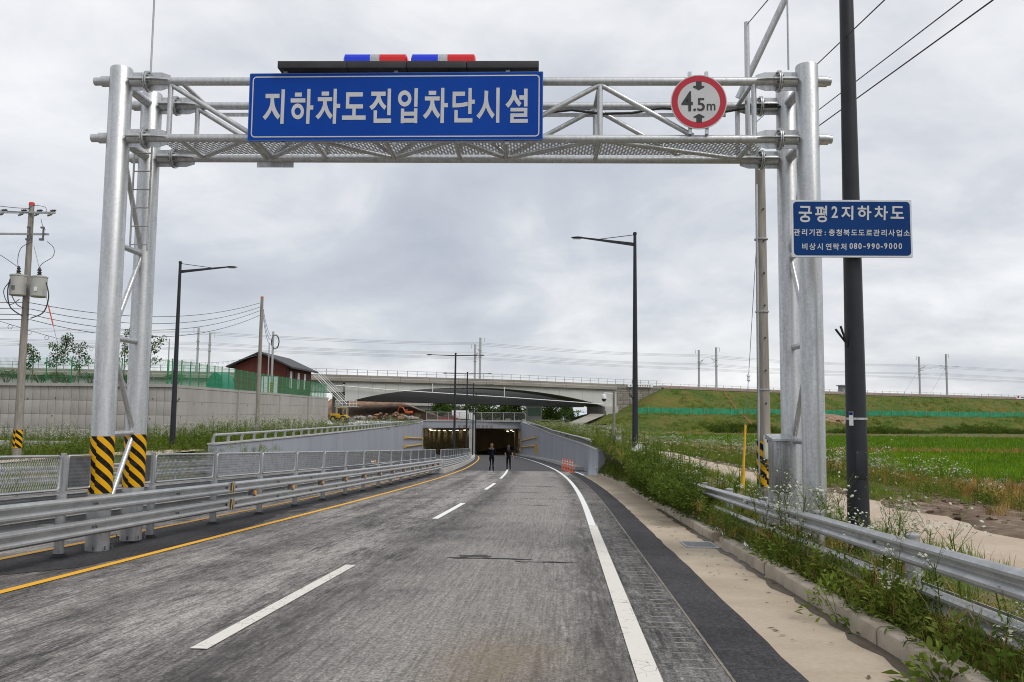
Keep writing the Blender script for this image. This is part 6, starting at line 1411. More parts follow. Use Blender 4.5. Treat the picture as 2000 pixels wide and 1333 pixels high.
nodes_ = [bt(-400), bt(397), bt(933), bt(1383), bt(1823), bt(2500)]
for off in (0.5, 3.4, 7.0):
    for dz, sag_, r_ in ((4.9, 0.1, 0.02), (6.1, 0.5, 0.02), (8.2, 0.5, 0.022)):
        P = []
        for a, b_ in zip(nodes_[:-1], nodes_[1:]):
            for i in range(12): f = i / 12; t_ = a + (b_ - a) * f; P.append(BP(t_, off, bz(t_) + dz - 4 * sag_ * f * (1 - f)))
        o_ = MB().path(P, r_, 4, caps=False).build('catenary_wire', M_wire, None, 60, False); o_['category'] = 'wire'; o_['group'] = 'railway overhead wires'; o_['label'] = 'thin railway overhead wire strung between the catenary masts'

# ================================================================== above the portal: fence and parked vehicles
pf = thing('portal_fence', 'grey chain link fence standing on top of the tunnel portal', 'fence', pL + Vector((0, 0, ZB1 - zp)))
fy = pL.y + 0.4; fx0, fx1 = atY(833, 815, fy).x, atY(1026, 815, fy).x; fz0 = ZB1 + 0.18; fz1 = atY(930, 806, fy).z
nf = 9
for i in range(nf + 1): x = fx0 + (fx1 - fx0) * i / nf; MB().tube((x, fy, fz0), (x, fy, fz1), 0.055, n=8).build('post', M_galv_dull, pf)
for z in (fz0 + 0.08, fz1): MB().tube((fx0, fy, z), (fx1, fy, z), 0.04, n=6).build('rail', M_galv_dull, pf)
mnet2 = diamond((fx1 - fx0) / nf - 0.1, fz1 - fz0 - 0.15, 0.3, 0.3, 0.016, M_bolt, 'chain_link')
for i in range(nf): put(mnet2, 'chain_link', pf, Matrix.Translation((fx0 + (fx1 - fx0) * i / nf + 0.05, fy, fz0 + 0.1)))
def car(base, L, W_, Hh, mat, label, kind, rot=0.0, name='parked_car'):
    c = thing(name, label, kind, M=Matrix.Translation(base) @ Matrix.Rotation(rot, 4, 'Z'))
    if name == 'parked_car':
        pr_ = [(-L / 2, 0.3), (-L / 2, 0.75), (-L * 0.28, 0.85), (-L * 0.15, Hh), (L * 0.2, Hh), (L * 0.36, 0.9), (L / 2, 0.85), (L / 2, 0.3)]
        MB().prism([(x, -W_ / 2, z) for x, z in pr_], (0, W_, 0)).build('body', mat, c, 0); MB().prism([(-L * 0.24, -W_ / 2 - 0.01, 0.9), (-L * 0.13, -W_ / 2 - 0.01, Hh - 0.08), (L * 0.18, -W_ / 2 - 0.01, Hh - 0.08), (L * 0.3, -W_ / 2 - 0.01, 0.92)], (0, W_ + 0.02, 0)).build('windows', M_glass, c, 0)
    else:
        MB().bbox((-L * 0.14, 0, 1.5), (L * 0.7, W_, 1.7), 0.04).build('cargo_box', M_white, c); MB().prism([(L * 0.24, -W_ / 2, 0.4), (L * 0.48, -W_ / 2, 0.4), (L * 0.48, -W_ / 2, 1.2), (L * 0.4, -W_ / 2, Hh), (L * 0.24, -W_ / 2, Hh)], (0, W_, 0)).build('cab', mat, c, 0); MB().box((0, 0, 0.5), (L * 0.95, W_ * 0.8, 0.2)).build('chassis', M_black, c, 0)
    for x in (-L * 0.3, L * 0.3):
        for y in (-W_ / 2 + 0.02, W_ / 2 - 0.02): wv_ = MB().tube((x, y - 0.1, 0.32), (x, y + 0.1, 0.32), 0.32, n=14).build('wheel', M_rubber, c, 40); MB().tube((x, y - 0.11, 0.32), (x, y + 0.11, 0.32), 0.18, n=10).build('rim', M_galv_dull, wv_, 40)
zc_ = -0.42
p_ = atY(874, 824, 172); car((p_.x, 172, zc_ - 0.05), 4.3, 1.7, 1.45, mixed('red_car_paint', (0.25, 0.012, 0.012), (0.3, 0.02, 0.018), 2, 0.3), 'red car parked behind the fence over the portal', 'car')
p_ = atY(905, 822, 174); car((p_.x, 174, zc_ - 0.05), 4.8, 1.7, 1.9, M_white, 'small white box truck parked behind the fence over the portal', 'truck', 0.0, 'parked_truck')
p_ = atY(1034, 811, 196); bo = thing('pump_house', 'small concrete building with a green shuttered front beside the trees under the bridge', 'building', (p_.x, 196, -0.35)); MB().box((p_.x + 1.1, 197.6, 1.3), (3.7, 3, 3.4)).build('wall', M_lconc, bo, 0); MB().box((p_.x + 1.1, 196.05, 1.75), (3.0, 0.08, 1.9)).build('shutter', mixed('shutter_green', (0.1, 0.18, 0.13), (0.15, 0.24, 0.18), 3, 0.6), bo, 0); MB().box((p_.x + 1.1, 197.6, 3.1), (4.2, 3.5, 0.25)).build('roof', M_fas, bo, 0)
p_ = atY(1140, 811, 232); gho = thing('greenhouse', 'long pale blue vinyl greenhouse beyond the bridge', 'greenhouse', (p_.x, 232, -0.4)); m = MB(); m.prism([(p_.x - 6 + 0 * w, 232 + 3.2 * math.cos(w), -0.4 + 2.2 * math.sin(w)) for w in np.linspace(0, PI, 10)], (13, 2, 0)); m.build('cover', mixed('vinyl_film', (0.5, 0.58, 0.66), (0.62, 0.7, 0.76), 1, 0.35), gho, 40)
for k in range(7): MB().path([(p_.x - 6 + 2.1 * k, 232 + 0.3 * k + 3.25 * math.cos(w), -0.4 + 2.24 * math.sin(w)) for w in np.linspace(0, PI, 10)], 0.05, 5).build('hoop', M_white, gho)
# bare slope, rubble and machines under the bridge
M_dirt = mixed('brown_earth', (0.16, 0.085, 0.05), (0.3, 0.185, 0.115), 0.6, 0.95, bump=0.6, bscale=4, stretch=(1.6, 0.5, 0.5)); M_rub = concrete('rubble_concrete', (0.22, 0.2, 0.175), (0.36, 0.33, 0.3), 1.5)
V, F = [], []; nx_, ny_ = 26, 14
for j in range(ny_ + 1):
    for i in range(nx_ + 1):
        x = -44 + 29 * i / nx_; y = 186 + 24 * j / ny_ + x * 0.1; f = j / ny_; V.append((x, y, min(-0.5 + 5.0 * f, -0.5 + 5.0 * max(0.0, (1.0 - i / nx_) * 2.1)) + (nrng.random() - 0.5) * 0.16))
F = [(j * (nx_ + 1) + i, j * (nx_ + 1) + i + 1, (j + 1) * (nx_ + 1) + i + 1, (j + 1) * (nx_ + 1) + i) for j in range(ny_) for i in range(nx_)]
put(np_mesh('earth_slope', V, F, M_dirt, smooth=True), 'earth_slope', None, kind='structure')
rp = thing('rubble_pile', 'heap of brown soil and broken concrete slabs beyond the lighter trough wall', 'rubble', atY(760, 822, 160))
c_ = atY(760, 820, 160)
for k in range(46):
    x = rnd.uniform(-6.5, 5.5); h = 0.3 + 1.5 * math.exp(-((x + 0.2) / 3.2) ** 2) * rnd.random()
    bm = bmesh.new(); bmesh.ops.create_icosphere(bm, subdivisions=1, radius=1.0)
    for v in bm.verts: v.co *= rnd.uniform(0.75, 1.2)
    R_ = Matrix.Rotation(rnd.uniform(0, 6), 4, 'Z') @ Matrix.Rotation(rnd.uniform(-0.4, 0.4), 4, 'X'); sx = rnd.uniform(0.35, 0.95)
    MB().bm(bm, Matrix.Translation((c_.x + x, 160 + rnd.uniform(-1, 1), c_.z + h * 0.75)) @ R_ @ Matrix.Diagonal((sx, sx * 0.7, rnd.uniform(0.2, 0.5), 1))).build('lump', M_dirt if abs(x + 0.3) < 2.8 else M_rub, rp, 0)
def wheel_loader(c, M_, lab):
    r = thing('wheel_loader', lab, 'wheel loader', M=M_)
    MB().bbox((-1.3, 0, 1.35), (2.2, 1.7, 0.9), 0.08).build('engine_cover', M_yellow, r); MB().bbox((0.2, 0, 1.2), (1.4, 1.3, 0.7), 0.06).build('front_frame', M_yellow, r)
    cbn = MB().bbox((-0.1, 0, 2.3), (1.35, 1.4, 1.3), 0.06).build('cab', M_glass, r); MB().bbox((-0.1, 0, 3.0), (1.6, 1.6, 0.14), 0.04).build('cab_roof', M_yellow, cbn)
    for x in (-0.75, 0.55):
        for y in (-0.68, 0.68): MB().box((x, y, 2.3), (0.09, 0.09, 1.35)).build('cab_post', M_yellow, cbn, 0)
    for x in (-1.5, 0.9):
        for y in (-0.95, 0.95): w_ = MB().tube((x, y - 0.25, 0.7), (x, y + 0.25, 0.7), 0.7, n=18).build('wheel', M_rubber, r, 40); MB().tube((x, y - 0.27, 0.7), (x, y + 0.27, 0.7), 0.34, n=12).build('rim', M_yellow, w_, 40)
    for y in (-0.5, 0.5): MB().tube((0.6, y, 1.4), (2.2, y, 0.7), 0.14, n=8).build('lift_arm', M_yellow, r)
    MB().prism([(2.2, -1.2, 0.2), (3.2, -1.2, 0.15), (2.5, -1.2, 0.45), (2.3, -1.2, 1.1), (2.1, -1.2, 0.9)], (0, 2.4, 0)).build('bucket', M_bolt, r, 0)
p_ = atY(668, 826, 141); wheel_loader(None, Matrix.Translation((p_.x, 141, p_.z + 0.05)) @ Matrix.Rotation(-0.35, 4, 'Z') @ Matrix.Scale(0.8, 4), 'yellow wheel loader parked at the end of the retaining wall')
def excavator(M_, lab):
    r = thing('excavator', lab, 'excavator', M=M_); M_eo = mixed('excavator_orange', (0.6, 0.11, 0.02), (0.68, 0.14, 0.03), 3, 0.45)
    for y in (-0.85, 0.85): MB().bbox((0, y, 0.4), (3.0, 0.5, 0.78), 0.2).build('track', M_rubber, r)
    MB().bbox((-0.5, 0, 1.35), (2.4, 2.2, 1.0), 0.12).build('house', M_eo, r); MB().bbox((0.75, -0.55, 1.75), (1.1, 0.95, 1.7), 0.08).build('cab', M_glass, r); MB().bbox((-1.6, 0, 1.4), (0.6, 2.2, 1.0), 0.15).build('counterweight', M_eo, r)
    MB().path([(0.9, 0.3, 1.5), (2.0, 0.3, 3.2), (3.4, 0.3, 3.5)], [0.24, 0.26, 0.16], 8).build('boom', M_eo, r); MB().path([(3.4, 0.3, 3.6), (4.1, 0.3, 2.2), (4.15, 0.3, 1.2)], [0.17, 0.15, 0.1], 8).build('stick', M_eo, r); MB().prism([(4.1, 0.0, 1.25), (4.35, 0.0, 0.6), (3.8, 0.0, 0.3), (3.6, 0.0, 0.75)], (0, 0.7, 0)).build('bucket', M_bolt, r, 0)
p_ = atY(796, 812, 178); excavator(Matrix.Translation((p_.x, 178, p_.z)) @ Matrix.Rotation(PI - 0.3, 4, 'Z') @ Matrix.Scale(0.52, 4), 'small orange excavator on the bare ground under the bridge')
m = MB(); V = [hit(1148, 838), hit(1160, 838)];
pr_path = [(atY(1112, 832, 168), 1.6), (atY(1135, 822, 175), 1.7), (atY(1160, 812, 186), 1.8), (atY(1172, 806, 195), 1.8)]
V, F = [], []
for p, w_ in pr_path: V += [(p.x - w_, p.y, p.z - 0.1), (p.x + w_, p.y, p.z - 0.1)]
F = [(2 * i, 2 * i + 1, 2 * i + 3, 2 * i + 2) for i in range(3)]
put(np_mesh('path', V, F, M_asph_tun if False else M_fas), 'path', None, kind='structure')

# ================================================================== two people walking to the tunnel
def person(base, H, rotz, pose, label, shirt, pants, shoe, hairc, pony, sleeve):
    k = H / 1.72; r = thing('person', label, 'person', M=Matrix.Translation(base) @ Matrix.Rotation(rotz, 4, 'Z') @ Matrix.Scale(k, 4))
    J = {'pel': (0, 0, 0.95, .125, .10), 'sp': (0, 0, 1.12, .115, .085), 'ch': (0, 0.0, 1.32, .135, .095), 'nk': (0, 0, 1.46, .05, .05), 'hd': (0, 0.01, 1.56, .085, .095), 'ht': (0, 0.01, 1.66, .075, .085)}
    E = [('pel', 'sp'), ('sp', 'ch'), ('ch', 'nk'), ('nk', 'hd'), ('hd', 'ht')]
    for sd, sg in (('l', -1), ('r', 1)):
        P = pose[sd]; J['sh' + sd] = (sg * 0.155, 0, 1.39, .055, .055); J['el' + sd] = P['el'] + (.04, .04); J['wr' + sd] = P['wr'] + (.028, .028); J['ha' + sd] = P['ha'] + (.03, .02)
        J['hp' + sd] = (sg * 0.085, 0, 0.88, .09, .09); J['kn' + sd] = P['kn'] + (.058, .058); J['an' + sd] = P['an'] + (.042, .042); J['to' + sd] = P['to'] + (.04, .03)
        E += [('ch', 'sh' + sd), ('sh' + sd, 'el' + sd), ('el' + sd, 'wr' + sd), ('wr' + sd, 'ha' + sd), ('pel', 'hp' + sd), ('hp' + sd, 'kn' + sd), ('kn' + sd, 'an' + sd), ('an' + sd, 'to' + sd)]
    names = list(J); me = bpy.data.meshes.new('skeleton'); me.from_pydata([J[n][:3] for n in names], [(names.index(a), names.index(b_)) for a, b_ in E], [])
    o = bpy.data.objects.new('skeleton', me); COL.objects.link(o); md = o.modifiers.new('s', 'SKIN'); md.use_smooth_shade = True
    for i, n in enumerate(names):
        sv = me.skin_vertices[0].data[i]; sv.radius = J[n][3:5]; sv.use_root = n == 'pel'
    sb = o.modifiers.new('d', 'SUBSURF'); sb.levels = 2; sb.render_levels = 2
    bpy.context.view_layer.update(); bme = bpy.data.meshes.new_from_object(o.evaluated_get(bpy.context.evaluated_depsgraph_get())); bpy.data.objects.remove(o)
    M_skin = mixed('skin', (0.42, 0.24, 0.17), (0.5, 0.3, 0.22), 8, 0.6)
    bme.materials.clear()
    for mt in (M_skin, shirt, pants, shoe): bme.materials.append(mt)
    for p in bme.polygons:
        c = p.center; ax = abs(c.x); mi = 0
        if c.z < 0.075: mi = 3
        elif c.z < 0.98 and ax < 0.2 and not any((Vector(c) - Vector(pose[s_]['wr'])).length < 0.12 or (Vector(c) - Vector(pose[s_]['ha'])).length < 0.12 for s_ in 'lr'): mi = 2
        elif c.z < 1.45 and ax < 0.155: mi = 1
        else:
            for s_ in 'lr':
                sh_ = Vector(J['sh' + s_][:3]); el_ = Vector(pose[s_]['el']); wr_ = Vector(pose[s_]['wr']); d = el_ - sh_; q = (c - sh_).dot(d) / d.length_squared
                if (c - sh_).length < 0.1 or (q < sleeve and (c - (sh_ + d * max(0, min(1, q)))).length < 0.09): mi = 1
                if sleeve > 1 and (c - wr_).length > 0.05 and (c - el_).length < 0.2: mi = 1
        p.material_index = mi; p.use_smooth = True
    body = put(bme, 'body', r)
    hm = mixed('hair_' + hairc[0], hairc[1], hairc[2], 12, 0.6, stretch=(8, 8, 1))
    bm = bmesh.new(); bmesh.ops.create_uvsphere(bm, u_segments=16, v_segments=10, radius=1.0); m = MB(); m.bm(bm, Matrix.Translation((0, -0.025, 1.61)) @ Matrix.Diagonal((0.1, 0.115, 0.125, 1)))
    if pony: m.path([(0, -0.13, 1.62), (0, -0.17, 1.52), (0.01, -0.15, 1.40), (0.015, -0.13, 1.32)], [0.035, 0.04, 0.035, 0.012], 10)
    else: m.path([(0, -0.05, 1.62), (0, -0.1, 1.5), (0, -0.115, 1.38), (0, -0.11, 1.28)], [0.09, 0.085, 0.085, 0.05], 12)
    m.build('hair', hm, r, 60)
    for s_ in 'lr':
        m = MB(); h = Vector(pose[s_]['ha']); w_ = Vector(pose[s_]['wr']); d = (h - w_).normalized(); sd_ = d.cross(Vector((0, 1, 0))).normalized()
        for q, L_ in ((-0.024, 0.062), (-0.008, 0.072), (0.008, 0.068), (0.024, 0.055)): a = h + sd_ * q; m.path([a, a + d * L_ * 0.6, a + d * L_ + Vector((0, 0.02, 0))], [0.009, 0.0085, 0.006], 6)
        a = h - d * 0.03 + sd_ * 0.03; m.path([a, a + sd_ * 0.02 + d * 0.03 + Vector((0, 0.02, 0))], [0.01, 0.007], 6); m.build('fingers', M_skin, r)
    return r
M_navy = mixed('navy_shirt', (0.004, 0.006, 0.012), (0.008, 0.01, 0.018), 9, 0.95, spec=0.08); M_blk = mixed('black_cloth', (0.004, 0.004, 0.005), (0.008, 0.008, 0.009), 9, 0.95, spec=0.08); M_shoe = mixed('black_shoe', (0.01, 0.01, 0.01), (0.03, 0.03, 0.03), 9, 0.6); M_wshoe = mixed('white_shoe', (0.6, 0.58, 0.54), (0.7, 0.68, 0.64), 9, 0.6)
pA = {'l': dict(el=(-0.235, 0.05, 1.15), wr=(-0.17, 0.2, 1.32), ha=(-0.14, 0.22, 1.38), kn=(-0.1, 0.05, 0.5), an=(-0.105, -0.03, 0.09), to=(-0.115, 0.1, 0.04)), 'r': dict(el=(0.235, 0.05, 1.15), wr=(0.14, 0.22, 1.30), ha=(0.11, 0.24, 1.36), kn=(0.095, 0.0, 0.49), an=(0.1, 0.0, 0.08), to=(0.115, 0.13, 0.035))}
pB = {'l': dict(el=(-0.22, 0.0, 1.14), wr=(-0.225, 0.06, 0.92), ha=(-0.22, 0.08, 0.85), kn=(-0.095, 0.06, 0.5), an=(-0.1, 0.02, 0.08), to=(-0.11, 0.15, 0.035)), 'r': dict(el=(0.25, -0.02, 1.15), wr=(0.31, 0.03, 0.94), ha=(0.335, 0.05, 0.87), kn=(0.1, -0.02, 0.5), an=(0.12, -0.12, 0.1), to=(0.13, 0.01, 0.04))}
def stand(px, py): d = ray(px, py); t_ = (0 - CAMZ) / (d.z + SLOPE * d.y); return Vector((0, 0, CAMZ)) + d * t_
b1 = stand(960, 921.5); p1 = person(b1, 1.83, 0.0, pA, 'person in navy top with a brown ponytail, arms raised to the face', M_navy, M_blk, M_shoe, ('brown', (0.1, 0.035, 0.012), (0.17, 0.065, 0.025)), True, 1.5)
m = MB(); m.box((0.0, -0.103, 1.39), (0.26, 0.012, 0.02)); m.build('shoulder_stripe', M_white, p1, 0)
for sg in (-1, 1): MB().box((sg * 0.148, 0.0, 0.62), (0.012, 0.02, 0.62)).build('trouser_stripe', M_white, p1, 0)
b2 = stand(993, 919.5); person(b2, 1.74, 0.0, pB, 'person in black short sleeved top with long dark hair and white shoes', M_blk, M_blk, M_wshoe, ('dark', (0.012, 0.008, 0.007), (0.03, 0.016, 0.013)), False, 0.8)
# ================================================================== vegetation
M_leaf = leafmat('weed_leaf', [(0.035, 0.065, 0.008), (0.075, 0.125, 0.015), (0.13, 0.185, 0.026), (0.215, 0.245, 0.05)])
M_dry = leafmat('dry_grass', [(0.14, 0.075, 0.022), (0.3, 0.17, 0.05), (0.44, 0.27, 0.09), (0.5, 0.33, 0.13)], 0.8, 0.2)
M_grass = leafmat('green_grass', [(0.065, 0.115, 0.01), (0.11, 0.18, 0.015), (0.165, 0.235, 0.025), (0.24, 0.26, 0.06)])
M_rice = leafmat('rice_blade', [(0.075, 0.17, 0.003), (0.11, 0.225, 0.004), (0.15, 0.275, 0.006), (0.18, 0.3, 0.01)], 0.5, 0.3)
M_petal = leafmat('white_petal', [(0.5, 0.5, 0.4), (0.6, 0.6, 0.5), (0.66, 0.66, 0.58)], 0.7, 0.3)
M_pale = leafmat('pale_seed_head', [(0.3, 0.28, 0.14), (0.42, 0.4, 0.24), (0.5, 0.48, 0.32)], 0.8, 0.2)
M_bark = mixed('bark', (0.09, 0.065, 0.045), (0.17, 0.13, 0.095), 9, 0.95, stretch=(6, 6, 1), world=False)
def unit(v): return v / (np.linalg.norm(v) + 1e-9)
class PV:
    def __init__(s): s.V, s.F, s.M = [], [], []
    def quad(s, a, b, c, d, mi=0):
        k = len(s.V); s.V += [a, b, c, d]; s.F.append((k, k + 1, k + 2, k + 3)); s.M.append(mi)
    def leaf(s, b, d, L, W, mi=0, droop=0.15, g=nrng):
        d = unit(d); sd = unit(np.cross(d, unit(g.normal(size=3) * 0.5 + np.array((0, 0, 1.0))))) * W / 2; up = np.array((0, 0, 1.0))
        m = b + d * L * 0.5; s.quad(b, m + sd, b + d * L - up * L * droop, m - sd, mi)
    def stem(s, pts, w, mi=0):
        for a, b in zip(pts[:-1], pts[1:]):
            for e in (np.array((w, 0, 0)), np.array((0, w, 0))): s.quad(a - e, a + e, b + e * 0.7, b - e * 0.7, mi)
    def arr(s): return np.array(s.V, np.float32), np.array(s.F, np.int32), np.array(s.M, np.int32)
def p_weed(h, nl, ll, lw, nfl, seed, branch=0):
    g = np.random.default_rng(seed); p = PV(); lean = g.normal(size=2) * 0.18 * h
    def ax(t): return np.array((lean[0] * t * t, lean[1] * t * t, h * t))
    p.stem([ax(t) for t in (0, 0.35, 0.7, 1.0)], 0.004 + 0.003 * h)
    for i in range(nl):
        t = 0.08 + 0.9 * (i + g.random()) / nl; w = i * 2.4 + g.normal() * 0.4; k = 1.15 - 0.65 * t
        p.leaf(ax(t), np.array((math.cos(w), math.sin(w), 0.15 + 0.7 * g.random())), ll * k * (0.7 + 0.6 * g.random()), lw * k, 0, 0.25 * g.random(), g)
    tips = [ax(1.0)]
    for b in range(branch):
        t = 0.5 + 0.45 * g.random(); w = g.random() * 6.3; a = ax(t); e = a + np.array((math.cos(w) * 0.22 * h, math.sin(w) * 0.22 * h, 0.28 * h * (0.6 + 0.8 * g.random()))); p.stem([a, (a + e) / 2 + np.array((0, 0, 0.02)), e], 0.0025)
        for q in range(3): p.leaf(a + (e - a) * (0.3 + 0.3 * q), np.array((g.normal(), g.normal(), 0.4)), ll * 0.5, lw * 0.5, 0, 0.1, g)
        tips.append(e)
    for i in range(nfl):
        c = tips[g.integers(len(tips))] + g.normal(size=3) * np.array((0.045, 0.045, 0.022)); r = 0.0095 * (0.8 + 0.5 * g.random()); n = unit(np.array((g.normal() * 0.5, g.normal() * 0.5 - 0.35, 1.0)))
        a = unit(np.cross(n, np.array((1.0, 0.2, 0)))) * r; b = np.cross(n, a); p.quad(c - a - b, c + a - b, c + a + b, c - a + b, 1)
        if i % 3 == 0: p.stem([tips[0] * 0.92, c], 0.0012)
    return p.arr()
def p_grass(n, h, w, spread, seed, mi=0, curl=0.5):
    g = np.random.default_rng(seed); p = PV()
    for i in range(n):
        a = g.random() * 6.283; r = spread * math.sqrt(g.random()); b = np.array((math.cos(a) * r, math.sin(a) * r, 0.0)); d = g.random() * 6.283; hh = h * (0.55 + 0.6 * g.random()); k = curl * (0.3 + g.random())
        m = b + np.array((math.cos(d) * k * hh * 0.22, math.sin(d) * k * hh * 0.22, hh * 0.58)); e = b + np.array((math.cos(d) * k * hh * 0.75, math.sin(d) * k * hh * 0.75, hh * (1.0 - 0.25 * k))); s = np.array((-math.sin(d), math.cos(d), 0)) * w / 2
        p.quad(b - s, b + s, m + s * 0.85, m - s * 0.85, mi); p.quad(m - s * 0.85, m + s * 0.85, e + s * 0.12, e - s * 0.12, mi)
    return p.arr()
def p_bush(r, h, nl, ll, lw, seed, mi=0):
    g = np.random.default_rng(seed); p = PV()
    for i in range(nl):
        v = unit(g.normal(size=3)); v[2] = abs(v[2]); q = (0.45 + 0.55 * g.random() ** 0.5); c = np.array((v[0] * r * q, v[1] * r * q, 0.04 + v[2] * h * q)); p.leaf(c, v + g.normal(size=3) * 0.5 + np.array((0, 0, 0.25)), ll * (0.6 + 0.7 * g.random()), lw, mi, 0.2, g)
    for i in range(6): w = i * 1.05; p.stem([np.array((0, 0, 0.0)), np.array((math.cos(w) * r * 0.6, math.sin(w) * r * 0.6, h * 0.75))], 0.004)
    return p.arr()
def scatter(name, protos, items, mats, label, category, kind='stuff'):
    """items: (proto index, x, y, z, scale, zscale, rot, tint) joined into one mesh"""
    VS, FS, MS, TS = [], [], [], []; off = 0
    for pi_, x, y, z, s, zs, r, tint in items:
        V, F, M = protos[pi_]; c, sn = math.cos(r) * s, math.sin(r) * s; W = np.empty_like(V)
        W[:, 0] = V[:, 0] * c - V[:, 1] * sn + x; W[:, 1] = V[:, 0] * sn + V[:, 1] * c + y; W[:, 2] = V[:, 2] * s * zs + z
        VS.append(W); FS.append(F + off); MS.append(M); TS.append(np.full(len(V), tint, np.float32)); off += len(V)
    me = np_mesh(name, np.concatenate(VS), np.concatenate(FS), mats, np.concatenate(MS), {'tint': np.concatenate(TS)})
    return put(me, name, None, kind=kind, label=label, category=category)
W3 = [p_weed(0.55, 16, 0.13, 0.032, 0, 1), p_weed(0.75, 22, 0.12, 0.028, 0, 2), p_weed(0.6, 14, 0.10, 0.022, 30, 3, 5), p_weed(0.7, 15, 0.09, 0.02, 42, 4, 7), p_weed(0.42, 20, 0.14, 0.045, 0, 5, 3), p_bush(0.22, 0.3, 60, 0.10, 0.04, 6), p_bush(0.26, 0.34, 90, 0.075, 0.024, 7), p_grass(24, 0.55, 0.009, 0.1, 8), p_grass(18, 0.42, 0.007, 0.12, 9, 2, 0.9), p_bush(0.2, 0.22, 70, 0.06, 0.02, 10)]
VM = [M_leaf, M_petal, M_dry]
R = nrng
items = []
def veg(u0, u1, s0, s1, n, kinds, hmin, hmax, tl=0.0, th=1.0, dz=-0.03):
    for _ in range(n):
        s = R.uniform(s0, s1); u = R.uniform(u0, u1); p = RP(s, u); z = max(gz(p.x, p.y), zprof(s) - 0.5) + dz; items.append((kinds[R.integers(len(kinds))], p.x, p.y, z, R.uniform(hmin, hmax), R.uniform(0.8, 1.2), R.uniform(0, 6.3), R.uniform(tl, th)))
# along the right guardrail: low and open near the camera, rank and high farther on
veg(10.27, 10.6, 2.5, 14, 190, [5, 6, 9, 9, 6, 9, 7, 8], 0.6, 1.1)
veg(10.3, 10.95, 4.5, 14, 170, [5, 6, 9, 0, 4, 7, 8, 9], 0.5, 1.0)
veg(10.85, 11.5, 3, 14, 150, [9, 6, 7, 7, 8, 9, 2], 0.5, 0.95, 0.4, 1.0)
veg(10.4, 11.0, 8.5, 14.5, 34, [2, 3, 3], 0.85, 1.2); veg(10.3, 10.7, 5.6, 8.5, 8, [3, 2], 0.7, 0.95)
veg(10.2, 10.75, 13.0, 19, 190, [9, 4, 5, 6, 7, 8, 8], 0.6, 0.95, 0.1, 0.9); veg(10.8, 11.2, 13.0, 19, 110, [9, 5, 6, 7, 8], 0.5, 0.85, 0.2, 0.9); veg(10.1, 10.95, 19, 25, 300, [0, 1, 4, 5, 6, 5, 7, 8], 0.85, 1.3, 0.0, 0.85); veg(10.0, 10.5, 3.8, 13, 26, [4, 5, 6], 0.9, 1.3, 0.3, 1.0)
veg(10.1, 11.0, 23, 33, 520, [0, 1, 4, 5, 5, 6, 6, 1], 1.1, 1.65, 0.0, 0.85)
veg(9.75, 10.3, 18.5, 31, 240, [5, 6, 9, 4, 6], 0.9, 1.45, 0.0, 0.7)
veg(9.95, 10.95, 32, 52, 560, [0, 1, 5, 6, 5, 4, 8], 1.0, 1.6, 0.0, 0.9)
veg(10.4, 11.1, 17, 50, 50, [2, 3, 3], 1.0, 1.5); veg(11.2, 11.9, 6, 50, 170, [7, 9, 8, 6], 0.35, 0.6, 0.5, 1.0)
veg(9.9, 10.25, 24, 48, 40, [8, 8, 9], 0.6, 1.0, 0.2, 0.8)
veg(10.3, 11.2, 5, 30, 120, [8], 0.9, 1.5, 0.2, 1.0)
scatter('verge_weeds', W3, items, VM, 'rank green weeds and dry grass swallowing the guardrail along the kerb', 'weeds')
# standing weeds one can pick out: own objects
SPEC = [(3, 'fleabane'), (2, 'fleabane'), (1, 'leafy')]
def split_proto(pr_):
    V, F, M = pr_; out = []
    for mi in (0, 1):
        k = np.where(M == mi)[0]
        if len(k): f = F[k]; idx = f.ravel(); out.append((mi, V[idx], np.arange(len(idx)).reshape(-1, 4)))
    return out
for pi_, (tall, cnt, lab, grp, nm) in {3: (1.15, 26, 'tall fleabane with small white flower heads rising through the guardrail', 'white flowered weeds at the guardrail', 'fleabane_plant'), 1: (1.1, 16, 'single upright leafy weed standing above the guardrail beam', 'upright leafy weeds at the guardrail', 'leafy_weed')}.items():
    proto = None
    for k in range(cnt):
        s = [8.3, 9.1, 9.6, 12.1, 12.6, 13.2, 13.8, 7.2, 6.6][k] if pi_ == 3 and k < 9 else ([9.8, 7.4, 8.1, 14.4, 16.0][k] if pi_ == 1 and k < 5 else R.uniform(15, 44))
        u = R.uniform(10.72, 11.15); p = RP(s, u); z = gz(p.x, p.y) - 0.03; sc_ = tall * R.uniform(0.8, 1.12)
        Mx = Matrix.Translation((p.x, p.y, z)) @ Matrix.Rotation(R.uniform(0, 6.3), 4, 'Z') @ Matrix.Scale(sc_, 4)
        if proto is None:
            proto = thing(nm, lab, 'plant', M=Mx, group=grp)
            for mi, V, F in split_proto(W3[pi_]): put(np_mesh('flower_heads' if mi else 'stem_and_leaves', V, F, VM[mi], None, {'tint': np.full(len(V), 0.65)}), 'flower_heads' if mi else 'stem_and_leaves', proto, kind='stuff' if mi else None)
        else: copy_tree(proto, Mx)
# a tall blade tuft by the yellow guard
pt = atY(1432, 958, 19.5); tg = thing('reed_tuft', 'tuft of long arching blades beside the yellow wire guard', 'grass tuft', (pt.x, pt.y, gz(pt.x, pt.y)))
V, F, M = p_grass(16, 1.15, 0.022, 0.15, 77, 0, 0.7); put(np_mesh('blades', V, F, M_leaf, None, {'tint': np.full(len(V), 0.45)}), 'blades', tg)
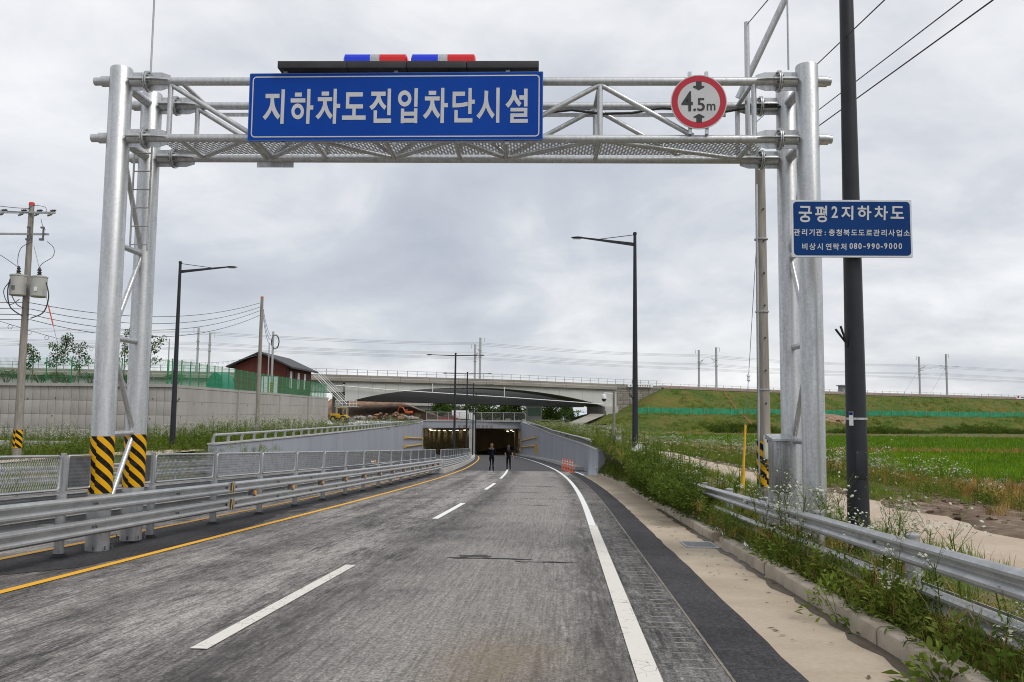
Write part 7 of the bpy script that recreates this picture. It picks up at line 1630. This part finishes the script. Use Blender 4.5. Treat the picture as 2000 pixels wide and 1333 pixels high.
# beyond the side road: fleabane bands, dry grass, green grass
items = []
def zone(n, fx, kinds, a, b, tl, th):
    for _ in range(n):
        x, y = fx(); items.append((kinds[R.integers(len(kinds))], x, y, gz(x, y) - 0.02, R.uniform(a, b), R.uniform(0.8, 1.2), R.uniform(0, 6.3), R.uniform(tl, th)))
zone(620, lambda: (8.3 + 1.9 * R.random() ** 1.2, R.uniform(24, 58)), [2, 3, 0, 1, 6, 0, 6], 0.7, 1.2, 0.4, 1.0)
zone(380, lambda: (R.uniform(9.4, 12.8), R.uniform(19, 40)), [2, 3, 1, 6, 1], 0.8, 1.3, 0.4, 1.0)
zone(160, lambda: (R.uniform(10.6, 14.5), R.uniform(15.5, 26)), [6, 5, 1, 0], 0.7, 1.2, 0.1, 0.7)
zone(420, lambda: (R.uniform(8.3, 9.4), R.uniform(19, 56)), [9, 7, 6], 0.5, 0.9, 0.4, 1.0)
scatter('fleabane_band', W3, items, VM, 'band of white flowering fleabane between the side road and the rice', 'wildflowers')
G3 = [p_grass(26, 0.42, 0.012, 0.16, 20), p_grass(20, 0.3, 0.01, 0.18, 21, 0, 0.9), p_grass(30, 0.55, 0.012, 0.15, 22)]
items = []
zone(2600, lambda: (R.uniform(11.0, 30) , R.uniform(12.5, 44)), [0, 1, 2], 0.8, 1.45, 0.1, 1.0)
zone(900, lambda: (R.uniform(9.8, 16), R.uniform(27, 60)), [0, 1, 2], 0.9, 1.5, 0.1, 1.0)
zone(260, lambda: (R.uniform(9.2, 13), R.uniform(9, 17)), [1, 1, 0], 0.4, 0.8, 0.0, 0.9)
zone(2600, lambda: (R.uniform(14, 110), R.uniform(91.5, 97.5)), [0, 1, 2], 0.8, 1.5, 0.0, 0.9)
zone(500, lambda: (R.uniform(14, 120), R.uniform(150, 156)), [0, 1, 2], 0.9, 1.6, 0.0, 0.9)
zone(340, lambda: (R.uniform(12.5, 15.5), R.uniform(42, 92)), [0, 1, 2], 0.9, 1.5, 0.0, 0.9)
scatter('dry_grass', G3, items, [M_dry], 'dry straw coloured grass round the rice fields and the muddy corner', 'dry grass')
items = []
zone(900, lambda: (R.uniform(8.6, 14), R.uniform(7.5, 13.2)), [0, 1, 2], 0.5, 0.95, 0.3, 1.0)
zone(300, lambda: (R.uniform(8.3, 20), R.uniform(12, 32)), [0, 1], 0.4, 0.9, 0.2, 1.0)
zone(500, lambda: (R.uniform(8.1, 9.2), R.uniform(18, 58)), [0, 1], 0.5, 0.9, 0.2, 1.0)
zone(400, lambda: (R.uniform(13, 26), R.uniform(26, 36)), [0, 1, 2], 0.6, 1.2, 0.2, 1.0)
for Y in np.arange(4, 50, 0.07): items.append((int(R.integers(3)), side_edges(Y)[0] - R.uniform(0.0, 0.5), Y, gz(side_edges(Y)[0] - 0.2, Y) - 0.02, R.uniform(0.35, 0.75), 1, R.uniform(0, 6), R.uniform(0.3, 1.0)))
scatter('green_grass', G3, items, [M_grass], 'short green grass on the verges beside the side road', 'grass')
# soil clods
m = MB()
for _ in range(420):
    x, y = R.uniform(8.1, 13), R.uniform(8, 22); s = R.uniform(0.02, 0.08); c = Vector((x, y, gz(x, y) + 0.06)); m.box(c, (s * 1.6, s * 1.3, s), Matrix.Rotation(R.uniform(0, 3), 3, 'Z') @ Matrix.Rotation(R.uniform(-0.6, 0.6), 3, 'X'))
m.build('soil_clods', M_soil, None, 0, kind='stuff', label='loose clods lying on the bare wet soil', category='clods')
# rice in rows
# wooded bank closing the view under the bridges
WB = [p_bush(1.5, 1.9, 220, 0.55, 0.3, 50), p_bush(1.2, 1.5, 180, 0.5, 0.26, 51)]
items = []
for _ in range(330):
    px_, Y_ = R.uniform(660, 1200), R.uniform(264, 290); k_ = (px_ - 1000) / FPX; items.append((int(R.integers(2)), k_ * Y_, Y_, -0.5, R.uniform(0.9, 1.45), R.uniform(0.8, 1.2), R.uniform(0, 6), R.uniform(0.0, 0.9)))
scatter('wooded_bank', WB, items, [M_leaf], 'mass of green undergrowth closing the view beneath the bridges', 'undergrowth')
RT = [p_grass(11, 0.5, 0.02, 0.07, 30, 0, 0.55), p_grass(11, 0.46, 0.022, 0.08, 31, 0, 0.7), p_grass(7, 0.5, 0.05, 0.2, 32, 0, 0.5), p_grass(9, 0.5, 0.09, 0.45, 33, 0, 0.5)]
def bil(q, a, b): P = [Vector((c[0], c[1], 0)) for c in q]; return P[0].lerp(P[1], a).lerp(P[3].lerp(P[2], a), b)
items = []
Y = 31.5
while Y < 92:
    dy = 0.3 if Y < 48 else (0.55 if Y < 66 else 0.9); x0_, x1_ = max(15.1, 14.0 + (62 - Y) * 36 / 31), min(62 + (Y - 36) * 0.6, 26 + Y * 0.72); dx = 0.22 if Y < 48 else (0.45 if Y < 66 else 0.8); x = x0_
    pi_ = 0 if Y < 48 else (2 if Y < 66 else 3)
    while x < x1_:
        xx, yy = x + R.normal() * 0.04, Y + R.normal() * 0.05; items.append((pi_ if pi_ > 1 else int(R.integers(2)), xx, yy, gz(xx, yy) + 0.03, R.uniform(0.85, 1.15), 1 + 0.12 * math.sin(xx * 0.7 + yy * 0.4), R.uniform(0, 6.3), min(1, max(0, 0.45 + 0.22 * math.sin(xx * 0.23 + 1.3 * math.sin(yy * 0.21)) + 0.2 * R.normal())))); x += dx
    Y += dy
while Y < 97: Y += 1
while Y < 150:
    x = 14.3
    while x < 30 + Y * 0.65:
        items.append((3, x + R.normal() * 0.2, Y, gz(x, Y) + 0.03, R.uniform(1.0, 1.4), 0.8, R.uniform(0, 6.3), R.uniform(0.0, 0.5))); x += 1.1
    Y += 1.3
scatter('rice_crop', RT, items, [M_rice], 'bright green young rice standing in the two paddy fields', 'rice')
# hedge at the foot of the embankment and tussocks over it
EB = [p_bush(0.9, 1.0, 110, 0.3, 0.13, 40), p_bush(0.7, 0.8, 90, 0.26, 0.1, 41), p_grass(16, 0.6, 0.07, 0.45, 42)]
items = []
for _ in range(1300):
    t_ = R.uniform(bt(1262), bt(2120)); d = 29.5 + R.normal() * 1.3 + 1.5 * math.sin(t_ * 0.11); p = BP(t_, -d, 0); z = max(emb_z(t_, min(d, 31)), gz(p.x, p.y)); items.append((int(R.integers(2)), p.x, p.y, z - 0.1, R.uniform(0.6, 1.25) * (0.85 + 0.3 * math.sin(t_ * 0.2)), R.uniform(0.8, 1.25), R.uniform(0, 6), R.uniform(0.0, 0.5)))
scatter('hedge_scrub', EB, items, [M_leaf], 'dark scrubby hedge along the foot of the railway embankment', 'hedge')
items = []
for _ in range(5200):
    t_ = R.uniform(bt(1120), bt(2120)); d = R.uniform(1.2 if t_ > bt(1300) else 14, 30); p = BP(t_, -d, emb_z(t_, d)); big_ = 0.5 + 0.5 * math.sin(t_ * 0.17 + 2 * math.sin(d * 0.3)); items.append((2 if R.random() < 0.8 else 1, p.x, p.y, p.z - 0.15, R.uniform(0.35, 0.9) * (0.7 + 0.6 * big_), 0.9, R.uniform(0, 6), R.uniform(0.1, 1.0)))
scatter('slope_tussocks', EB, items, [M_grass], 'uneven grass tussocks covering the railway embankment', 'grass')
# weeds above the right trough wall and at its end
items = []
veg(10.55, 12.5, 50, 105, 900, [0, 1, 1, 0, 3, 6, 5], 0.9, 1.7, 0.3, 1.0, 0.0); veg(12, 19, 52, 140, 1000, [2, 0, 1, 0, 1, 6], 0.9, 1.6, 0.5, 1.0, 0.0); veg(10.6, 13, 100, 160, 420, [0, 1, 6, 2], 0.7, 1.2, 0.2, 1.0, 0.0)
scatter('wall_top_weeds', W3, items, VM, 'pale flowering weeds growing above the dark trough wall', 'weeds')
# left: weeds before the retaining wall and behind the trough wall
items = []
def lz(n, f, kinds, a, b, tl, th):
    for _ in range(n):
        x, y = f(); items.append((kinds[R.integers(len(kinds))], x, y, gz(x, y) - 0.03, R.uniform(a, b), R.uniform(0.8, 1.3), R.uniform(0, 6.3), R.uniform(tl, th)))
lz(1700, lambda: (R.uniform(-46, -17), R.uniform(50, 69)), [0, 1, 1, 5, 6, 2, 3], 0.9, 1.7, 0.1, 0.9)
lz(900, lambda: (R.uniform(-27.5, -15.5), R.uniform(43, 58)), [0, 1, 5, 6, 4, 5], 1.0, 1.7, 0.0, 0.9)
lz(800, lambda: (R.uniform(-27.4, -17), R.uniform(62, 80)), [2, 3, 3, 1, 0], 1.0, 1.9, 0.2, 1.0)
lz(900, lambda: (R.uniform(-28, -14.5), R.uniform(78, 136)), [0, 1, 2, 3, 6, 5], 0.9, 1.7, 0.2, 1.0)
lz(420, lambda: (R.uniform(-24, -10.8), R.uniform(9, 44)), [9, 6, 7, 5, 0], 0.5, 1.0, 0.2, 0.9)
lz(300, lambda: (R.uniform(-18.5, -14.2), R.uniform(41.5, 60)), [9, 6, 8, 0, 1], 0.6, 1.1, 0.2, 0.9)
scatter('wall_foot_weeds', W3, items, VM, 'tangled green weeds before the retaining wall and behind the lighter trough wall', 'weeds')
pth = MB(); P = [(-40, 33.5), (-24, 34.5), (-19.5, 36.5), (-17.5, 40), (-16.2, 45), (-17.6, 46), (-19.5, 42), (-22, 38.5), (-27, 36.4), (-40, 35.6)]
pth.add([(x, y, gz(x, y) + 0.06) for x, y in P], [tuple(range(len(P)))]); pth.build('path', M_path, None, 0, False, kind='structure')

# ------------------------------------------------------------------ trees and shrubs
TL = leafmat('tree_leaf', [(0.018, 0.045, 0.01), (0.035, 0.08, 0.014), (0.06, 0.12, 0.02), (0.1, 0.16, 0.03)])
def leaf_cloud(centers, radii, n_per, ll, lw, seed):
    g = np.random.default_rng(seed); V, F, T = [], [], []
    for c, r in zip(centers, radii):
        tint = g.random()
        for _ in range(n_per):
            v = unit(g.normal(size=3)); q = r * (0.35 + 0.65 * g.random() ** 0.6); b = np.array(c) + v * q * np.array((1, 1, 0.75)); d = unit(v + g.normal(size=3) * 0.8 + np.array((0, 0, -0.2))); sd = unit(np.cross(d, g.normal(size=3))) * lw / 2; m = b + d * ll * 0.5; k = len(V)
            V += [b, m + sd, b + d * ll, m - sd]; F.append((k, k + 1, k + 2, k + 3)); t_ = min(1, max(0, 0.6 * tint + 0.4 * g.random())); T += [t_] * 4
    return np.array(V), np.array(F), np.array(T)
def tree(base, H, cr, lab, seed, nclump=16, ll=0.28, lw=0.16, n_per=60, tr=0.12, group=None, low=0.25):
    g = np.random.default_rng(seed); r = thing('broadleaf_tree', lab, 'tree', base, group); m = MB(); b = Vector(base); top = b + Vector((g.normal() * 0.2, g.normal() * 0.2, H * 0.72)); m.path([b - Vector((0, 0, 0.2)), b.lerp(top, 0.4) + Vector((0.1, 0, 0)), top], [tr, tr * 0.75, tr * 0.3], 8)
    cs, rs = [], []
    for i in range(nclump):
        w = g.random() * 6.283; q = math.sqrt(g.random()); z = H * (low + (1 - low) * g.random()); k = math.sin(PI * min(1, max(0.12, (z / H - low + 0.15) / (1.2 - low)))); c = b + Vector((math.cos(w) * cr * q * k, math.sin(w) * cr * q * k, z * 0.95)); cs.append(tuple(c)); rs.append(cr * (0.28 + 0.2 * g.random()))
        if i % 2 == 0: m.path([b.lerp(top, 0.35 + 0.5 * g.random()), c], [tr * 0.35, tr * 0.1], 5)
    m.build('trunk', M_bark, r, 50); V, F, T = leaf_cloud(cs, rs, n_per, ll, lw, seed + 100); put(np_mesh('crown', V - np.array(base), F, TL, None, {'tint': T}), 'crown', r)
    return r
for i, (px, Y, H_, cr) in enumerate(((862, 214, 4.3, 2.4), (893, 218, 4.8, 2.8), (925, 213, 4.4, 2.6), (955, 217, 4.6, 2.6), (985, 215, 4.5, 2.4), (1008, 213, 3.9, 2.1))):
    p = atY(px, 810, Y); tree((p.x, Y, -0.4), H_ * 1.1, cr * 1.15, ['leafy tree under the arch right beside the double lamps', 'fullest leafy tree behind the double lamps under the arch', 'leafy tree under the arch above the parked truck', 'leafy tree under the arch above the two walkers', 'leafy tree under the arch beside the pump house', 'smallest leafy tree under the arch at the pump house'][i], 200 + i, 26, 0.42, 0.26, 90, 0.14, 'trees behind the portal fence', 0.12)
for i, (px, Y, H_, cr) in enumerate(((1075, 215, 4.6, 2.6), (1098, 219, 5.0, 2.8), (1112, 226, 4.0, 2.0), (1172, 214, 4.2, 2.0))):
    p = atY(px, 810, Y); tree((p.x, Y, -0.4), H_, cr, ['dark tree between the pump house and the greenhouse', 'taller dark tree touching the near end of the greenhouse', 'small dark tree behind the greenhouse end', 'dark tree beside the right bridge abutment'][i], 240 + i, 22, 0.42, 0.24, 80, 0.14, 'dark trees by the greenhouse', 0.1)
def young_tree(px, pyt, Y, lab, seed, dense):
    p = atY(px, 746, Y); b = Vector((p.x, Y, ZW - 0.15)); H_ = atY(px, pyt, Y).z - b.z; g = np.random.default_rng(seed); r = thing('young_tree', lab, 'tree', b, 'staked young trees behind the green fence'); m = MB(); m.path([b, b + Vector((0.05, 0, H_ * 0.5)), b + Vector((0.0, 0, H_ * 0.95))], [0.05, 0.035, 0.01], 6); cs = []
    for k in range(9): z = H_ * (0.4 + 0.55 * k / 8); w = g.random() * 6.3; e = b + Vector((math.cos(w) * H_ * 0.24, math.sin(w) * H_ * 0.15, z + H_ * 0.1)); m.path([b + Vector((0, 0, z - H_ * 0.08)), e], [0.018, 0.006], 5); cs += [tuple(e), tuple((b + Vector((0, 0, z))).lerp(e, 0.6))]
    m.build('trunk', M_bark, r, 50); V, F, T = leaf_cloud(cs, [0.34] * len(cs), dense * 2, 0.19, 0.12, seed); put(np_mesh('crown', V - np.array(b), F, TL, None, {'tint': T}), 'crown', r)
    for w in (0.6, 2.7, 4.8): MB().tube(b + Vector((0.75 * math.cos(w), 0.75 * math.sin(w), 0)), b + Vector((0.05 * math.cos(w), 0.05 * math.sin(w), 1.35)), 0.03, n=6).build('stake', M_pole, r)
for i, (px, pyt, Y, dn, lab) in enumerate(((62, 678, 73, 16, 'slender young staked tree close to the transformer pole'), (108, 662, 74, 22, 'tallest and leafiest young staked tree on the retaining wall'), (153, 678, 73, 13, 'thin young staked tree with brownish leaves beside the gantry column'), (240, 648, 74, 14, 'young staked tree seen between the two gantry columns'), (291, 660, 73.5, 14, 'young staked tree just past the gantry columns'))): young_tree(px, pyt, Y, lab, 300 + i, dn)
def shrub(px, Y, r_, h_, lab, seed):
    p = atY(px, 740, Y); b = Vector((p.x, Y, ZW - 0.15)); g = np.random.default_rng(seed); o = thing('clipped_shrub', lab, 'shrub', b, 'clipped shrubs on the retaining wall'); m = MB(); cs, rs = [], []
    for k in range(7): w = k * 0.9; c = b + Vector((math.cos(w) * r_ * 0.55, math.sin(w) * r_ * 0.4, h_ * (0.68 + 0.14 * g.random()))); cs.append(tuple(c)); rs.append(r_ * 0.55); m.path([b, b.lerp(c, 0.5) + Vector((0.05, 0, 0)), c], [0.05, 0.035, 0.02], 5)
    m.build('trunk', M_bark, o, 50); V, F, T = leaf_cloud(cs, rs, 120, 0.14, 0.05, seed); V[:, 2] = (V[:, 2] - (b.z + h_ * 0.72)) * 0.62 + b.z + h_ * 0.72; put(np_mesh('crown', V - np.array(b), F, TL, None, {'tint': T * 0.7}), 'crown', o)
for i, (px, Y, r_, h_) in enumerate(((12, 72.5, 1.1, 1.45), (42, 74, 0.9, 1.1), (78, 75, 1.0, 1.0), (108, 73, 0.95, 1.25), (128, 75, 0.9, 0.8), (176, 73, 1.0, 1.2), (250, 74, 0.8, 1.1), (343, 75, 0.9, 1.35))):
    shrub(px, Y, r_, h_, ['widest clipped shrub at the far end of the fence from the house', 'low clipped shrub against the transformer pole', 'flat clipped shrub under the slender staked tree', 'clipped shrub under the leafiest staked tree', 'small clipped shrub past the leafiest staked tree', 'dense round clipped shrub beside the striped gantry column', 'clipped shrub between the two gantry columns', 'clipped shrub at the green lamp sleeve'][i], 400 + i)
# litter of leaves and twigs on the shoulder
m = MB()
for _ in range(70):
    s, u = R.uniform(5, 22), min(9.98, 9.3 + abs(R.normal()) * 0.35); Mx = RM(s, u, 0.012) @ Matrix.Rotation(R.uniform(0, 6), 4, 'Z'); L_ = R.uniform(0.01, 0.06); m.add([Mx @ Vector(p) for p in ((-L_, 0, 0), (0, L_ * 0.25, 0.006), (L_, 0, 0.002), (0, -L_ * 0.25, 0))], [(0, 1, 2, 3)])
m.build('leaf_litter', mixed('dead_leaf', (0.09, 0.05, 0.025), (0.16, 0.095, 0.05), 20, 0.9), None, 0, False, kind='stuff', label='scattered dead leaves and twigs on the concrete shoulder', category='litter')
